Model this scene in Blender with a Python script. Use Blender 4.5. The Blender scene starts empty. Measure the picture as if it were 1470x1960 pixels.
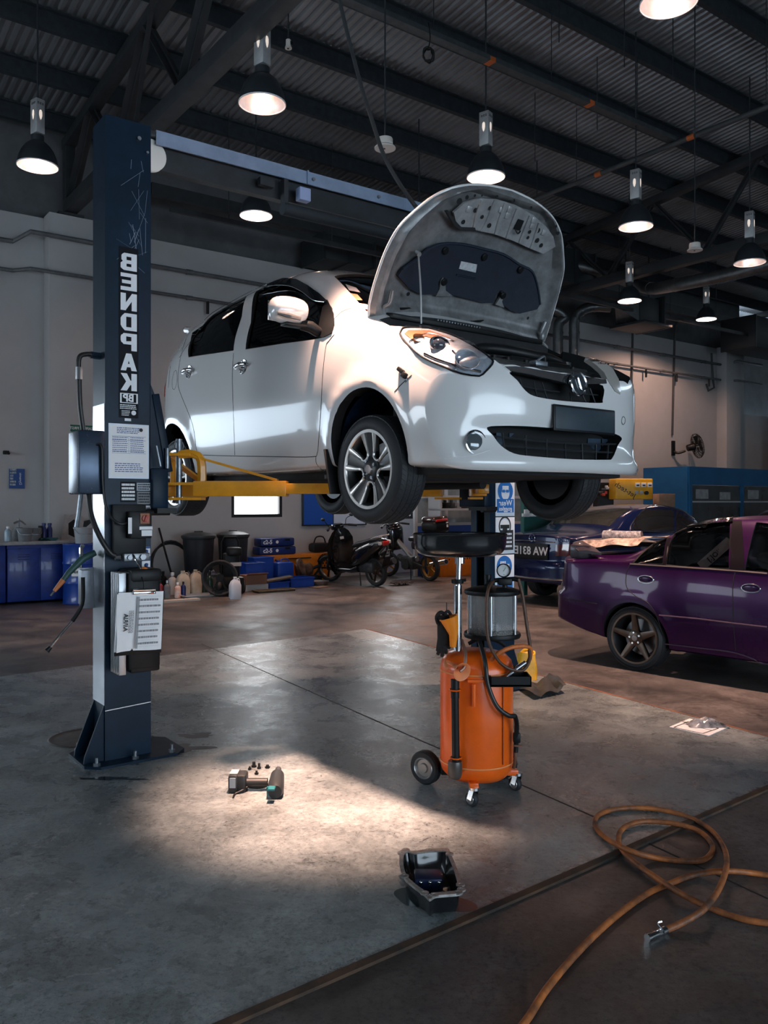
import bpy, bmesh, math, random
from mathutils import Vector as V, Matrix as M, Euler
from mathutils.bvhtree import BVHTree
from mathutils.geometry import delaunay_2d_cdt
random.seed(7)
R = math.radians
SC = bpy.context.scene
COL = SC.collection

# ------------------------------------------------------------------ camera
FPX, CX, HY, CH = 1590.0, 735.0, 962.0, 1.5
cd = bpy.data.cameras.new('camera'); cam = bpy.data.objects.new('camera', cd); COL.objects.link(cam)
cam.location = (0, 0, CH); cam.rotation_euler = (R(90), 0, 0)
cd.sensor_fit = 'VERTICAL'; cd.sensor_height = 36.0; cd.lens = FPX / 1960 * 36.0
cd.shift_y = -(980 - HY) / 1960.0
cd.clip_start = .05; cd.clip_end = 200
SC.camera = cam

# ------------------------------------------------------------------ frames
CT, ST = .8054, .5927                         # room axes: u along the back wall, v away from the viewer
YAW = math.atan2(ST, CT)
def W(u, v, z=0.0): return V((u * CT - v * ST, u * ST + v * CT, z))
def ray(px, py): return V(((px - CX) / FPX, 1.0, (HY - py) / FPX))
EYE = V((0, 0, CH))
def P(px, py, Y): return EYE + ray(px, py) * Y
def FL(px, py, z=0.0):
    r = ray(px, py); return EYE + r * ((z - CH) / r.z)
def WL(px, py, v=14.15):
    r = ray(px, py); return EYE + r * (v / (-ST * r.x + CT * r.y))
def UV(p): return (p.x * CT + p.y * ST, -p.x * ST + p.y * CT)

# ------------------------------------------------------------------ view, sky, big lights
SC.view_settings.view_transform = 'Standard'; SC.view_settings.look = 'None'
SC.view_settings.gamma = 1.0; SC.view_settings.use_curve_mapping = False
SC.view_settings.exposure = 0.0
wd = bpy.data.worlds.new('daylight'); SC.world = wd; wd.use_nodes = True
wn = wd.node_tree; wn.nodes.clear()
wo = wn.nodes.new('ShaderNodeOutputWorld'); wb = wn.nodes.new('ShaderNodeBackground')
wb.inputs[0].default_value = (.70, .85, 1.0, 1); wb.inputs[1].default_value = 5.0
wn.links.new(wb.outputs[0], wo.inputs[0])

def area(name, loc, aim, sx, sy, power, color):
    l = bpy.data.lights.new(name, 'AREA'); l.shape = 'RECTANGLE'; l.size = sx; l.size_y = sy
    l.energy = power; l.color = color
    o = bpy.data.objects.new(name, l); COL.objects.link(o); o.location = loc
    o.rotation_euler = (V(aim) - V(loc)).to_track_quat('-Z', 'Y').to_euler(); o['kind'] = 'helper'
    return o
DAY = (.66, .85, 1.0)
area('daylight_front_door', W(3.5, -6.0, 1.7), W(3.5, 3, 1.6), 9, 2.8, 165, DAY)
area('daylight_side_fill', W(-7.3, 9.0, 2.5), W(0, 9.0, 1.9), 6, 1.5, 110, (.9, .95, 1.0))  # added light, set high and narrow for a bright band on the car doors
LAMP_COLOR = (1.0, .60, .45)

# ------------------------------------------------------------------ materials (all procedural)
MATS = {}
def mat(name, col=(.5, .5, .5), rough=.5, metal=0.0, var=0.0, vscale=8.0, coat=0.0, emit=None, estr=0.0,
        alpha=1.0, trans=0.0, bump=0.0, bscale=60.0, col2=None, spec=.5, ior=1.45):
    if name in MATS: return MATS[name]
    m = bpy.data.materials.new(name); m.use_nodes = True; MATS[name] = m
    nt = m.node_tree; b = nt.nodes['Principled BSDF']
    c = tuple(col) + (1,)
    b.inputs['Base Color'].default_value = c; b.inputs['Roughness'].default_value = rough
    b.inputs['Metallic'].default_value = metal; b.inputs['Coat Weight'].default_value = coat
    b.inputs['Coat Roughness'].default_value = .05; b.inputs['Alpha'].default_value = alpha
    b.inputs['Transmission Weight'].default_value = trans; b.inputs['Specular IOR Level'].default_value = spec
    b.inputs['IOR'].default_value = ior
    if emit: b.inputs['Emission Color'].default_value = tuple(emit) + (1,); b.inputs['Emission Strength'].default_value = estr
    if var > 0 or col2:
        tc = nt.nodes.new('ShaderNodeTexCoord'); no = nt.nodes.new('ShaderNodeTexNoise')
        no.inputs['Scale'].default_value = vscale; no.inputs['Detail'].default_value = 5; no.inputs['Roughness'].default_value = .65
        nt.links.new(tc.outputs['Object'], no.inputs['Vector'])
        rp = nt.nodes.new('ShaderNodeValToRGB'); rp.color_ramp.elements[0].position = .35; rp.color_ramp.elements[1].position = .68
        d = col2 if col2 else tuple(x * (1 - var) for x in col)
        rp.color_ramp.elements[0].color = tuple(d) + (1,); rp.color_ramp.elements[1].color = c
        nt.links.new(no.outputs['Fac'], rp.inputs['Fac']); nt.links.new(rp.outputs['Color'], b.inputs['Base Color'])
        mr = nt.nodes.new('ShaderNodeMapRange'); mr.inputs['To Min'].default_value = min(1, rough + .12); mr.inputs['To Max'].default_value = max(.02, rough - .05)
        nt.links.new(no.outputs['Fac'], mr.inputs['Value']); nt.links.new(mr.outputs[0], b.inputs['Roughness'])
    if bump > 0:
        tc = nt.nodes.new('ShaderNodeTexCoord'); no = nt.nodes.new('ShaderNodeTexNoise'); no.inputs['Scale'].default_value = bscale; no.inputs['Detail'].default_value = 4
        bp = nt.nodes.new('ShaderNodeBump'); bp.inputs['Strength'].default_value = bump; bp.inputs['Distance'].default_value = .01
        nt.links.new(tc.outputs['Object'], no.inputs['Vector']); nt.links.new(no.outputs['Fac'], bp.inputs['Height']); nt.links.new(bp.outputs['Normal'], b.inputs['Normal'])
    return m

def floor_mat(name, base, dark, stain, rough0, rough1, scale=1.0, spots=.62):
    """worn concrete: broad patches, fine grit, dark oil spots with shapes of their own, uneven gloss"""
    m = bpy.data.materials.new(name); m.use_nodes = True; MATS[name] = m
    nt = m.node_tree; b = nt.nodes['Principled BSDF']; L = nt.links.new
    def N(t): return nt.nodes.new(t)
    tc = N('ShaderNodeTexCoord')
    def noise(s, det, ro, dist=0.0):
        n = N('ShaderNodeTexNoise'); n.inputs['Scale'].default_value = s * scale; n.inputs['Detail'].default_value = det
        n.inputs['Roughness'].default_value = ro; n.inputs['Distortion'].default_value = dist
        L(tc.outputs['Object'], n.inputs['Vector']); return n
    def ramp(src, p0, p1, c0, c1):
        r = N('ShaderNodeValToRGB'); r.color_ramp.elements[0].position = p0; r.color_ramp.elements[1].position = p1
        r.color_ramp.elements[0].color = c0; r.color_ramp.elements[1].color = c1; L(src, r.inputs['Fac']); return r
    def mix(t, fac, a, c):
        x = N('ShaderNodeMix'); x.data_type = 'RGBA'; x.blend_type = t
        if isinstance(fac, float): x.inputs['Factor'].default_value = fac
        else: L(fac, x.inputs['Factor'])
        L(a, x.inputs[6]); 
        if isinstance(c, tuple): x.inputs[7].default_value = c
        else: L(c, x.inputs[7])
        return x.outputs[2]
    n1 = noise(.9, 8, .70, .3); n2 = noise(26, 8, .8, .1); n3 = noise(9.5, 8, .74, .5); n4 = noise(1.6, 5, .6); n5 = noise(2.6, 8, .68, .4)
    c = ramp(n1.outputs['Fac'], .36, .66, tuple(dark) + (1,), tuple(base) + (1,)).outputs['Color']
    g = ramp(n2.outputs['Fac'], .30, .70, (.50, .50, .50, 1), (1.22, 1.22, 1.22, 1)).outputs['Color']
    c = mix('MULTIPLY', .85, c, g)
    c = mix('MULTIPLY', .8, c, ramp(n5.outputs['Fac'], .34, .62, (.58, .58, .58, 1), (1.1, 1.1, 1.1, 1)).outputs['Color'])
    n6 = noise(48, 6, .8, .2); c = mix('MULTIPLY', .9, c, ramp(n6.outputs['Fac'], .36, .50, (.35, .35, .35, 1), (1.04, 1.04, 1.04, 1)).outputs['Color'])
    sp = ramp(n3.outputs['Fac'], spots, spots + .05, (0, 0, 0, 1), (1, 1, 1, 1)).outputs['Color']
    ar = ramp(n4.outputs['Fac'], .42, .62, (0, 0, 0, 1), (1, 1, 1, 1)).outputs['Color']
    ms = N('ShaderNodeMath'); ms.operation = 'MULTIPLY'; L(sp, ms.inputs[0]); L(ar, ms.inputs[1])
    ms2 = N('ShaderNodeMath'); ms2.operation = 'MULTIPLY'; L(ms.outputs[0], ms2.inputs[0]); ms2.inputs[1].default_value = .8
    c = mix('MIX', ms2.outputs[0], c, tuple(stain) + (1,))
    L(c, b.inputs['Base Color'])
    mr = N('ShaderNodeMapRange'); mr.inputs['From Min'].default_value = .3; mr.inputs['From Max'].default_value = .7
    mr.inputs['To Min'].default_value = rough0; mr.inputs['To Max'].default_value = rough1
    L(n5.outputs['Fac'], mr.inputs['Value']); L(mr.outputs[0], b.inputs['Roughness'])
    bp = N('ShaderNodeBump'); bp.inputs['Strength'].default_value = .32; bp.inputs['Distance'].default_value = .004
    L(n2.outputs['Fac'], bp.inputs['Height']); L(bp.outputs['Normal'], b.inputs['Normal'])
    return m

def glass_mat(name, tint, rough=.02, ior=1.5, refl=1.0):
    """thin tinted pane: see-through by the tint, mirror by fresnel"""
    m = bpy.data.materials.new(name); m.use_nodes = True; MATS[name] = m
    nt = m.node_tree; nt.nodes.clear(); L = nt.links.new
    o = nt.nodes.new('ShaderNodeOutputMaterial'); t = nt.nodes.new('ShaderNodeBsdfTransparent'); g = nt.nodes.new('ShaderNodeBsdfGlossy')
    t.inputs[0].default_value = tuple(tint) + (1,); g.inputs['Roughness'].default_value = rough; g.inputs['Color'].default_value = (refl, refl, refl, 1)
    fr = nt.nodes.new('ShaderNodeFresnel'); fr.inputs['IOR'].default_value = ior
    geo = nt.nodes.new('ShaderNodeNewGeometry'); sb = nt.nodes.new('ShaderNodeMath'); sb.operation = 'SUBTRACT'; sb.inputs[0].default_value = 1.0; L(geo.outputs['Backfacing'], sb.inputs[1])
    ml = nt.nodes.new('ShaderNodeMath'); ml.operation = 'MULTIPLY'; L(fr.outputs[0], ml.inputs[0]); L(sb.outputs[0], ml.inputs[1])
    mx = nt.nodes.new('ShaderNodeMixShader'); L(ml.outputs[0], mx.inputs[0]); L(t.outputs[0], mx.inputs[1]); L(g.outputs[0], mx.inputs[2]); L(mx.outputs[0], o.inputs[0])
    return m

BLACK = mat('black_plastic', (.007, .008, .009), .42, var=.3, spec=.3)
RUBBER = mat('black_rubber', (.014, .016, .019), .62, bump=.2, bscale=90)
STEELD = mat('dark_painted_steel', (.024, .031, .038), .5, var=.4, vscale=5)
CHROME = mat('chrome', (.78, .80, .82), .12, 1.0)
ALU = mat('brushed_aluminium', (.55, .56, .58), .3, 1.0, var=.25)
ZINC = mat('galvanised_steel', (.34, .38, .42), .38, .9, var=.4, vscale=14)
DARK = mat('matt_black', (.006, .007, .008), .85)
WHITE = mat('white_paint', (.78, .79, .80), .45)
PAPER = mat('paper', (.80, .82, .84), .8, var=.06)
INK = mat('ink', (.02, .025, .03), .7)
NAVYINK = mat('navy_ink', (.03, .08, .25), .6)
ORANGE = mat('orange_paint', (.86, .125, .006), .3, var=.15, vscale=5, coat=.25)
YELLOW = mat('lift_yellow_paint', (.78, .33, .015), .34, var=.22, vscale=7, coat=.3)
NAVY = mat('navy_powder_coat', (.006, .022, .046), .36, var=.4, vscale=4, spec=.2)
BLUE = mat('blue_plastic', (.012, .07, .42), .35, var=.2)
BLUED = mat('deep_blue_paint', (.008, .035, .24), .35, var=.35, coat=.2)

# ------------------------------------------------------------------ mesh helpers
def frame_from(d):
    d = V(d).normalized(); a = V((0, 0, 1)) if abs(d.z) < .9 else V((1, 0, 0))
    x = a.cross(d).normalized(); y = d.cross(x).normalized(); return x, y, d
def catmull(pts, sub, closed=False):
    pts = [V(p) for p in pts]; n = len(pts); out = []
    for i in range(n if closed else n - 1):
        if closed: p0, p1, p2, p3 = pts[(i - 1) % n], pts[i], pts[(i + 1) % n], pts[(i + 2) % n]
        else: p0, p1, p2, p3 = pts[max(i - 1, 0)], pts[i], pts[i + 1], pts[min(i + 2, n - 1)]
        for k in range(sub):
            t = k / sub
            out.append(.5 * ((2 * p1) + (p2 - p0) * t + (2 * p0 - 5 * p1 + 4 * p2 - p3) * t * t + (3 * p1 - p0 - 3 * p2 + p3) * t ** 3))
    if not closed: out.append(pts[-1])
    return out

class MB:
    def __init__(s, mx=None): s.bm = bmesh.new(); s.mi = 0; s.mx = mx
    def add(s, vs, fs):
        if s.mx is not None: vs = [s.mx @ V(v) for v in vs]
        bv = [s.bm.verts.new(v) for v in vs]; out = []
        for f in fs:
            try: nf = s.bm.faces.new([bv[i] for i in f]); nf.material_index = s.mi; out.append(nf)
            except ValueError: pass
        return bv, out
    def box(s, c, size, rz=0.0, bev=0.0, rot=None, seg=2):
        hx, hy, hz = size[0] / 2, size[1] / 2, size[2] / 2
        m = (rot if rot is not None else M.Rotation(rz, 3, 'Z')); c = V(c)
        vs = [c + m @ V((x * hx, y * hy, z * hz)) for z in (-1, 1) for y in (-1, 1) for x in (-1, 1)]
        bv, bf = s.add(vs, [(0, 2, 3, 1), (4, 5, 7, 6), (0, 1, 5, 4), (2, 6, 7, 3), (0, 4, 6, 2), (1, 3, 7, 5)])
        if bev > 0:
            es = list({e for f in bf for e in f.edges})
            bmesh.ops.bevel(s.bm, geom=es, offset=min(bev, .49 * min(size)), segments=seg, affect='EDGES', profile=.5, clamp_overlap=True, material=-1)
        return s
    def bar(s, a, b, w, h, up=(0, 0, 1), bev=0.0):
        a, b = V(a), V(b); d = (b - a); L = d.length; d.normalize(); y = V(up).cross(d)
        if y.length < 1e-4: y = V((1, 0, 0)).cross(d)
        y.normalize(); z = d.cross(y); m = M((d, y, z)).transposed()
        return s.box((a + b) / 2, (L, w, h), bev=bev, rot=m)
    def cyl(s, a, b, r0, r1=None, n=16, cap=True):
        a, b = V(a), V(b); r1 = r0 if r1 is None else r1; x, y, d = frame_from(b - a); vs = []
        for p, r in ((a, r0), (b, r1)):
            for i in range(n):
                t = 2 * math.pi * i / n; vs.append(p + (x * math.cos(t) + y * math.sin(t)) * r)
        fs = [(i, (i + 1) % n, n + (i + 1) % n, n + i) for i in range(n)]
        if cap: fs += [tuple(range(n))[::-1], tuple(range(n, 2 * n))]
        s.add(vs, fs); return s
    def tube(s, pts, r, n=8, sub=0, closed=False, cap=True):
        pts = catmull(pts, sub, closed) if sub else [V(p) for p in pts]
        k = len(pts); rs = r if isinstance(r, (list, tuple)) else [r] * k
        if len(rs) != k: rs = [rs[min(int(i * len(rs) / k), len(rs) - 1)] for i in range(k)]
        vs = []; px = None
        for i, p in enumerate(pts):
            if closed: d = pts[(i + 1) % k] - pts[i - 1]
            else: d = pts[min(i + 1, k - 1)] - pts[max(i - 1, 0)]
            d = d.normalized() if d.length > 1e-9 else V((0, 0, 1))
            if px is None: x, y, _ = frame_from(d)
            else:
                x = px - d * px.dot(d)
                x = x.normalized() if x.length > 1e-6 else frame_from(d)[0]
                y = d.cross(x)
            px = x
            for j in range(n):
                t = 2 * math.pi * j / n; vs.append(p + (x * math.cos(t) + y * math.sin(t)) * rs[i])
        fs = [(i * n + j, i * n + (j + 1) % n, ((i + 1) % k) * n + (j + 1) % n, ((i + 1) % k) * n + j) for i in range(k if closed else k - 1) for j in range(n)]
        if cap and not closed: fs += [tuple(range(n))[::-1], tuple(range((k - 1) * n, k * n))]
        s.add(vs, fs); return s
    def lathe(s, prof, o=(0, 0, 0), axis=(0, 0, 1), n=24, sx=1.0, sy=1.0, closed=False):
        x, y, d = frame_from(axis); o = V(o); vs = []; k = len(prof)
        for r, z in prof:
            for i in range(n):
                t = 2 * math.pi * i / n; vs.append(o + d * z + (x * math.cos(t) * sx + y * math.sin(t) * sy) * max(r, 1e-5))
        fs = [(a * n + i, a * n + (i + 1) % n, ((a + 1) % k) * n + (i + 1) % n, ((a + 1) % k) * n + i) for a in range(k if closed else k - 1) for i in range(n)]
        if not closed:
            if prof[0][0] < 1e-4 or prof[-1][0] < 1e-4: pass
        s.add(vs, fs); return s
    def prism(s, poly, z0, z1, mx=None):
        n = len(poly); mx = mx or M.Identity(4)
        vs = [mx @ V((p[0], p[1], z)) for z in (z0, z1) for p in poly]
        fs = [tuple(range(n))[::-1], tuple(range(n, 2 * n))] + [(i, (i + 1) % n, n + (i + 1) % n, n + i) for i in range(n)]
        s.add(vs, fs); return s
    def sheet(s, rows, closed=False):
        k, n = len(rows), len(rows[0]); vs = [p for r in rows for p in r]
        fs = [(i * n + j, i * n + (j + 1) % n, (i + 1) * n + (j + 1) % n, (i + 1) * n + j) for i in range(k - 1) for j in range(n if closed else n - 1)]
        s.add(vs, fs); return s
    def ball(s, c, r, n=12, sz=1.0, sx=1.0, sy=1.0):
        prof = [(r * math.sin(math.pi * i / n), -r * sz * math.cos(math.pi * i / n)) for i in range(n + 1)]
        return s.lathe(prof, c, (0, 0, 1), 2 * n, sx, sy)
    def mesh(s, name='m', angle=38, norm=True, smooth=True):
        bmesh.ops.remove_doubles(s.bm, verts=s.bm.verts, dist=2e-5)
        if norm: bmesh.ops.recalc_face_normals(s.bm, faces=s.bm.faces)
        me = bpy.data.meshes.new(name); s.bm.to_mesh(me); s.bm.free()
        if smooth:
            for p in me.polygons: p.use_smooth = True
            me.set_sharp_from_angle(angle=R(angle))
        return me
    def build(s, name, mats, parent=None, angle=38, norm=True, smooth=True):
        me = s.mesh(name, angle, norm, smooth)
        for m in (mats if isinstance(mats, (list, tuple)) else [mats]): me.materials.append(m)
        return link(name, me, parent)

def link(name, me, parent=None):
    o = bpy.data.objects.new(name, me); COL.objects.link(o)
    if parent is not None: o.parent = parent
    return o
def thing(name, label, cat, loc=(0, 0, 0), rz=0.0, group=None, rot=None):
    o = bpy.data.objects.new(name, None); COL.objects.link(o); o.empty_display_size = .1
    o.location = loc; o.rotation_euler = rot if rot is not None else (0, 0, rz)
    return tag(o, label, cat, group)
def tag(o, label, cat, group=None, kind=None):
    o['label'] = label; o['category'] = cat
    if group: o['group'] = group
    if kind: o['kind'] = kind
    return o
def struct(o): o['kind'] = 'structure'; return o
def mirror_copy(o):
    """the same part on the other flank of its car"""
    me = o.data.copy(); me.transform(M.Diagonal((1, -1, 1, 1))); me.flip_normals(); c = o.copy(); c.data = me; COL.objects.link(c); c.parent = o.parent; return c
def copy_tree(o, parent=None):
    kids = list(o.children); c = o.copy(); COL.objects.link(c)
    if parent is not None: c.parent = parent
    for k in kids: copy_tree(k, c)
    return c
def world_of(o):
    m = M.LocRotScale(o.location, o.rotation_euler, o.scale)
    return world_of(o.parent) @ m if o.parent else m
def text_bm(mb, s, size, mx, bold=0.0, depth=.0008, align='CENTER', mirror=True, sx=1.0):
    """flat lettering; the writing in this place reads right to left"""
    cu = bpy.data.curves.new('lettering', 'FONT'); cu.body = s; cu.size = size; cu.offset = bold; cu.extrude = depth / 2
    cu.align_x = align; cu.align_y = 'CENTER'; cu.resolution_u = 2
    o = bpy.data.objects.new('lettering', cu); COL.objects.link(o)
    bpy.context.view_layer.update()
    me = bpy.data.meshes.new_from_object(o.evaluated_get(bpy.context.evaluated_depsgraph_get()))
    bpy.data.objects.remove(o); bpy.data.curves.remove(cu)
    fl = M.Diagonal((-sx if mirror else sx, 1, 1, 1)); t = mx @ fl
    mb.add([t @ v.co for v in me.vertices], [tuple(p.vertices) for p in me.polygons]); bpy.data.meshes.remove(me)
    return mb
def plane_mx(o, x, y):
    x, y = V(x).normalized(), V(y).normalized(); z = x.cross(y)
    m = M((x, y, z)).transposed().to_4x4(); m.translation = V(o); return m
def lines_bm(mb, mx, w, h, rows, x0=0.0, fill=.8, th=.3, rnd=None):
    """rows of printed text too small to read: short dashes"""
    rnd = rnd or random
    for i in range(rows):
        y = h / 2 - (i + .5) * h / rows; x = -w / 2
        while x < w / 2 * fill:
            l = rnd.uniform(.04, .14) * w; hh = h / rows * th
            if x + l > w / 2: break
            vs = [mx @ V((x + x0, y - hh / 2, 0)), mx @ V((x + l + x0, y - hh / 2, 0)), mx @ V((x + l + x0, y + hh / 2, 0)), mx @ V((x + x0, y + hh / 2, 0))]
            mb.add(vs, [(0, 1, 2, 3)]); x += l + .02 * w
    return mb
# ================================================================== STRUCTURE
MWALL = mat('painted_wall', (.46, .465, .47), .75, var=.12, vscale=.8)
MUPPER = mat('shaded_upper_wall', (.13, .14, .15), .7, var=.3, vscale=2)  # wall grey darkened to stand for the weaker light up there
MAISLE = floor_mat('worn_aisle_concrete', (.145, .128, .122), (.034, .033, .034), (.012, .011, .011), .30, .62, .8, .57)
MSLAB = floor_mat('grey_slab_concrete', (.32, .365, .37), (.14, .165, .17), (.022, .024, .026), .16, .42, 1.3, .575)
MROOF = mat('corrugated_roof_sheet', (.30, .31, .33), .42, .6, var=.35, vscale=.7)
MPURLIN = mat('dark_purlin', (.026, .036, .045), .6, var=.4, vscale=9)
MTRUSS = mat('truss_grey_paint', (.032, .036, .041), .5, var=.35, vscale=4)
RUST = mat('rusty_edge', (.10, .05, .025), .7, col2=(.02, .018, .016), vscale=7)

def rbox(mb, u0, u1, v0, v1, z0, z1, bev=0.0):          # a box in room axes
    return mb.box(W((u0 + u1) / 2, (v0 + v1) / 2, (z0 + z1) / 2), (u1 - u0, v1 - v0, z1 - z0), YAW, bev)
WV = 14.15
b = MB(); b.box(W(11, 4, -.1), (44, 24, .2), YAW); struct(b.build('floor', MAISLE, smooth=False))

# the raised grey work bay
c1, lf, rt = FL(700, 1205), FL(0, 1297), FL(1470, 1412); n0, n1 = FL(440, 1960), FL(1470, 1510)
def isect(a, b, c, d):
    r, s = b - a, d - c; t = ((c.x - a.x) * s.y - (c.y - a.y) * s.x) / (r.x * s.y - r.y * s.x); return a + r * t
rc = isect(c1, rt, n0, n1); nn = n0 + (n0 - n1).normalized() * 4.5; ll = c1 + (lf - c1) * 2.2
slab = [c1, rc, nn, ll]
b = MB(); b.prism([(p.x, p.y) for p in slab][::-1], .0005, .008); struct(b.build('floor_slab', MSLAB, smooth=False))
b = MB(); b.bar(nn + V((0, 0, .003)), rc + V((0, 0, .003)), .035, .016); struct(b.build('trim_1', RUST))
b = MB(); b.bar(c1 + V((0, 0, .003)), rc + V((0, 0, .003)), .022, .0135); struct(b.build('trim_2', mat('rust_line', (.22, .075, .03), .7, col2=(.06, .04, .03), vscale=5)))
s0, s1, s2 = FL(415, 1245, .008), FL(1005, 1505, .008), FL(1140, 1565, .008)
b = MB(); b.bar(s0 + (s0 - s1) * .1, s2, .010, .0024); struct(b.build('trim_3', mat('joint_filler', (.02, .02, .02), .8)))
b = MB(); b.bar(FL(1185, 1588, .001), FL(1470, 1720, .001), .007, .002); struct(b.build('trim_4', MATS['joint_filler']))

# back wall with the door opening on the far left and the windows
def px_u(px, v=WV): p = WL(px, 900, v); return UV(p)[0]
def px_z(px, py, v=WV): return WL(px, py, v).z
win = [(px_u(443), px_u(540), 1.22, 2.45), (px_u(712), px_u(790), 1.15, 2.35)]
b = MB(); t = .2
def wseg(u0, u1, z0, z1): rbox(b, u0, u1, WV, WV + t, z0, z1)
wseg(-7.6, -4.6, 0, 6.12); wseg(-4.6, 1.25, 3.15, 6.12); wseg(-4.6, 1.25, 0, 1.15); wseg(1.25, win[0][0], 0, 6.12)
for k, (u0, u1, z0, z1) in enumerate(win):
    wseg(u0, u1, 0, z0); wseg(u0, u1, z1, 6.12); wseg(u1, win[k + 1][0] if k + 1 < len(win) else 24.3, 0, 6.12)
wseg(24.3, 32, 0, 4.25)
struct(b.build('wall_back', MWALL, smooth=False))
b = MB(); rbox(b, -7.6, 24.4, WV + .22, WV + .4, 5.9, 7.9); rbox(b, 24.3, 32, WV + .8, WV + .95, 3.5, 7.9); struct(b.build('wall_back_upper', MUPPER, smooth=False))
for k, (u0, u1, z0, z1) in enumerate(win):
    o = thing('window_%d' % (k + 1), 'bright frosted window pane in dark frame low on the back wall', 'window', W((u0 + u1) / 2, WV + .06, (z0 + z1) / 2), YAW)
    del o['category'], o['label']; struct(o)
    w, h = u1 - u0, z1 - z0
    f = MB()
    for sx in (-1, 1): f.box((sx * (w / 2 - .03), 0, 0), (.06, .12, h - .002))
    for sz in (-1, 1): f.box((0, 0, sz * (h / 2 - .03)), (w - .12, .12, .06))
    f.build('window_frame', mat('dark_window_frame', (.02, .022, .025), .4), o)
    g = MB(); g.box((0, .02, 0), (w - .122, .012, h - .122)); g.build('window_pane', mat('daylit_frosted_glass', (.8, .85, .9), .4, emit=(.93, .97, 1.0), estr=6.0), o)
b = MB(); rbox(b, -7.6, -7.4, -6.2, 5.9, 0, 7.9); rbox(b, -7.6, -7.4, 12.1, WV, 0, 7.9); rbox(b, -7.6, -7.4, 5.9, 12.1, 0, 1.7); rbox(b, -7.6, -7.4, 5.9, 12.1, 3.3, 7.9); struct(b.build('wall_left', MWALL, smooth=False))  # opening made in the unseen left wall to fit the added side light
b = MB(); rbox(b, 31.8, 32, -6.2, WV, 0, 7.9); struct(b.build('wall_right', MWALL, smooth=False))
b = MB(); rbox(b, -7.6, -1.6, -6.4, -6.2, 0, 9.6); rbox(b, -1.6, 9, -6.4, -6.2, 3.1, 9.6); rbox(b, 9, 13, -6.4, -6.2, 0, 9.6); rbox(b, 13, 32, -6.4, -6.2, 0, 9.6)
struct(b.build('wall_front', MWALL, smooth=False))
for k, (u0, u1) in enumerate([(px_u(94, 13.82), 4.42), (px_u(1391, 13.82), px_u(1391, 13.82) + .75)]):
    b = MB(); rbox(b, u0, u1, 13.82, WV, 0, 6.14, .012); struct(b.build('wall_pillar_%d' % (k + 1), MWALL))
# low bright partition wall right of the far pillar
b = MB(); rbox(b, 24.75, 30, 13.5, 13.62, 0, 4.2); struct(b.build('wall_partition', mat('partition_grey', (.42, .43, .44), .7, var=.1), smooth=False))

# roof: corrugated sheet on purlins on trusses
def ZR(v): return 7.72 + .085 * (WV - v)
b = MB(); rows = []; pitch = .125
prof = [(0, 0), (.35, 0), (.5, .034), (.85, .034)]
us = []
u = -7.6
while u < 32.2:
    for a, h in prof: us.append((u + a * pitch, h))
    u += pitch
for v in (WV + .6, -6.6): rows.append([W(uu, v, ZR(v) + h) for uu, h in us])
b.sheet(rows); struct(b.build('ceiling', MROOF, angle=15))
k = 5
v = 13.85
for k in range(16):
    z = ZR(v) - .012
    b = MB(); rbox(b, -7.4, 31.9, v - .012, v + .012, z - .25, z); rbox(b, -7.4, 31.9, v + .012, v + .075, z - .25, z - .232); rbox(b, -7.4, 31.9, v - .075, v - .012, z - .018, z)
    struct(b.build('trim_%d' % (10 + k), MPURLIN, smooth=False)); v -= 1.255 if k else 1.22

TRUSSL = {3.9: 'heavy dark roof truss running up from the pillar behind the blue lift column', 14.55: 'dark roof truss crossing behind the raised bonnet', 25.0: 'farthest dark roof truss above the air ducts'}
for u0, lab in TRUSSL.items():
    t = thing('roof_truss', lab, 'roof truss', W(u0, 13.98, 6.15), YAW, 'steel roof trusses')
    def T(v, z, du=0): return V((du, v - 13.98, z - 6.15))
    b = MB(); b.bar(T(13.98, 6.3), T(-6.0, 6.3), .2, .2, bev=.01); b.build('bottom_chord', MTRUSS, t)
    zt = lambda v: ZR(v) - .36
    b = MB(); b.bar(T(14.1, zt(14.1)), T(-6.0, zt(-6.0)), .18, .16, bev=.01); b.build('top_chord', MTRUSS, t)
    b = MB(); b.bar(T(13.98, 6.15), T(13.98, 7.3), .16, .16, bev=.01); b.build('end_post', MTRUSS, t)
    b = MB(); b.box(T(13.98, 6.17), (.4, .3, .04)); b.build('bearing_plate', MTRUSS, t)
    vv = 13.9; up = True
    while vv > -5:
        nv = vv - 1.15
        a, c = (T(vv, 6.36), T(nv, zt(nv))) if up else (T(vv, zt(vv)), T(nv, 6.36))
        b = MB()
        for du in (-.045, .045): b.bar(a + V((du, 0, 0)), c + V((du, 0, 0)), .012, .09, up=(1, 0, 0))
        b.bar(a + V((.0, 0, 0)), c + V((.0, 0, 0)), .09, .012, up=(1, 0, 0))
        b.build('web_member', MTRUSS, t)
        vv = nv; up = not up
# rafter brace running from the near truss up and away, seen behind the lift column
for a, c in ((W(3.9, 11.0, 6.3), W(3.0, 7.2, 8.0)), (W(25, 8.5, 6.3), W(22.8, 5.5, 8.1))):
    b = MB(); b.bar(a, c, .05, .05); struct(b.build('trim_brace', MTRUSS))
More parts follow.
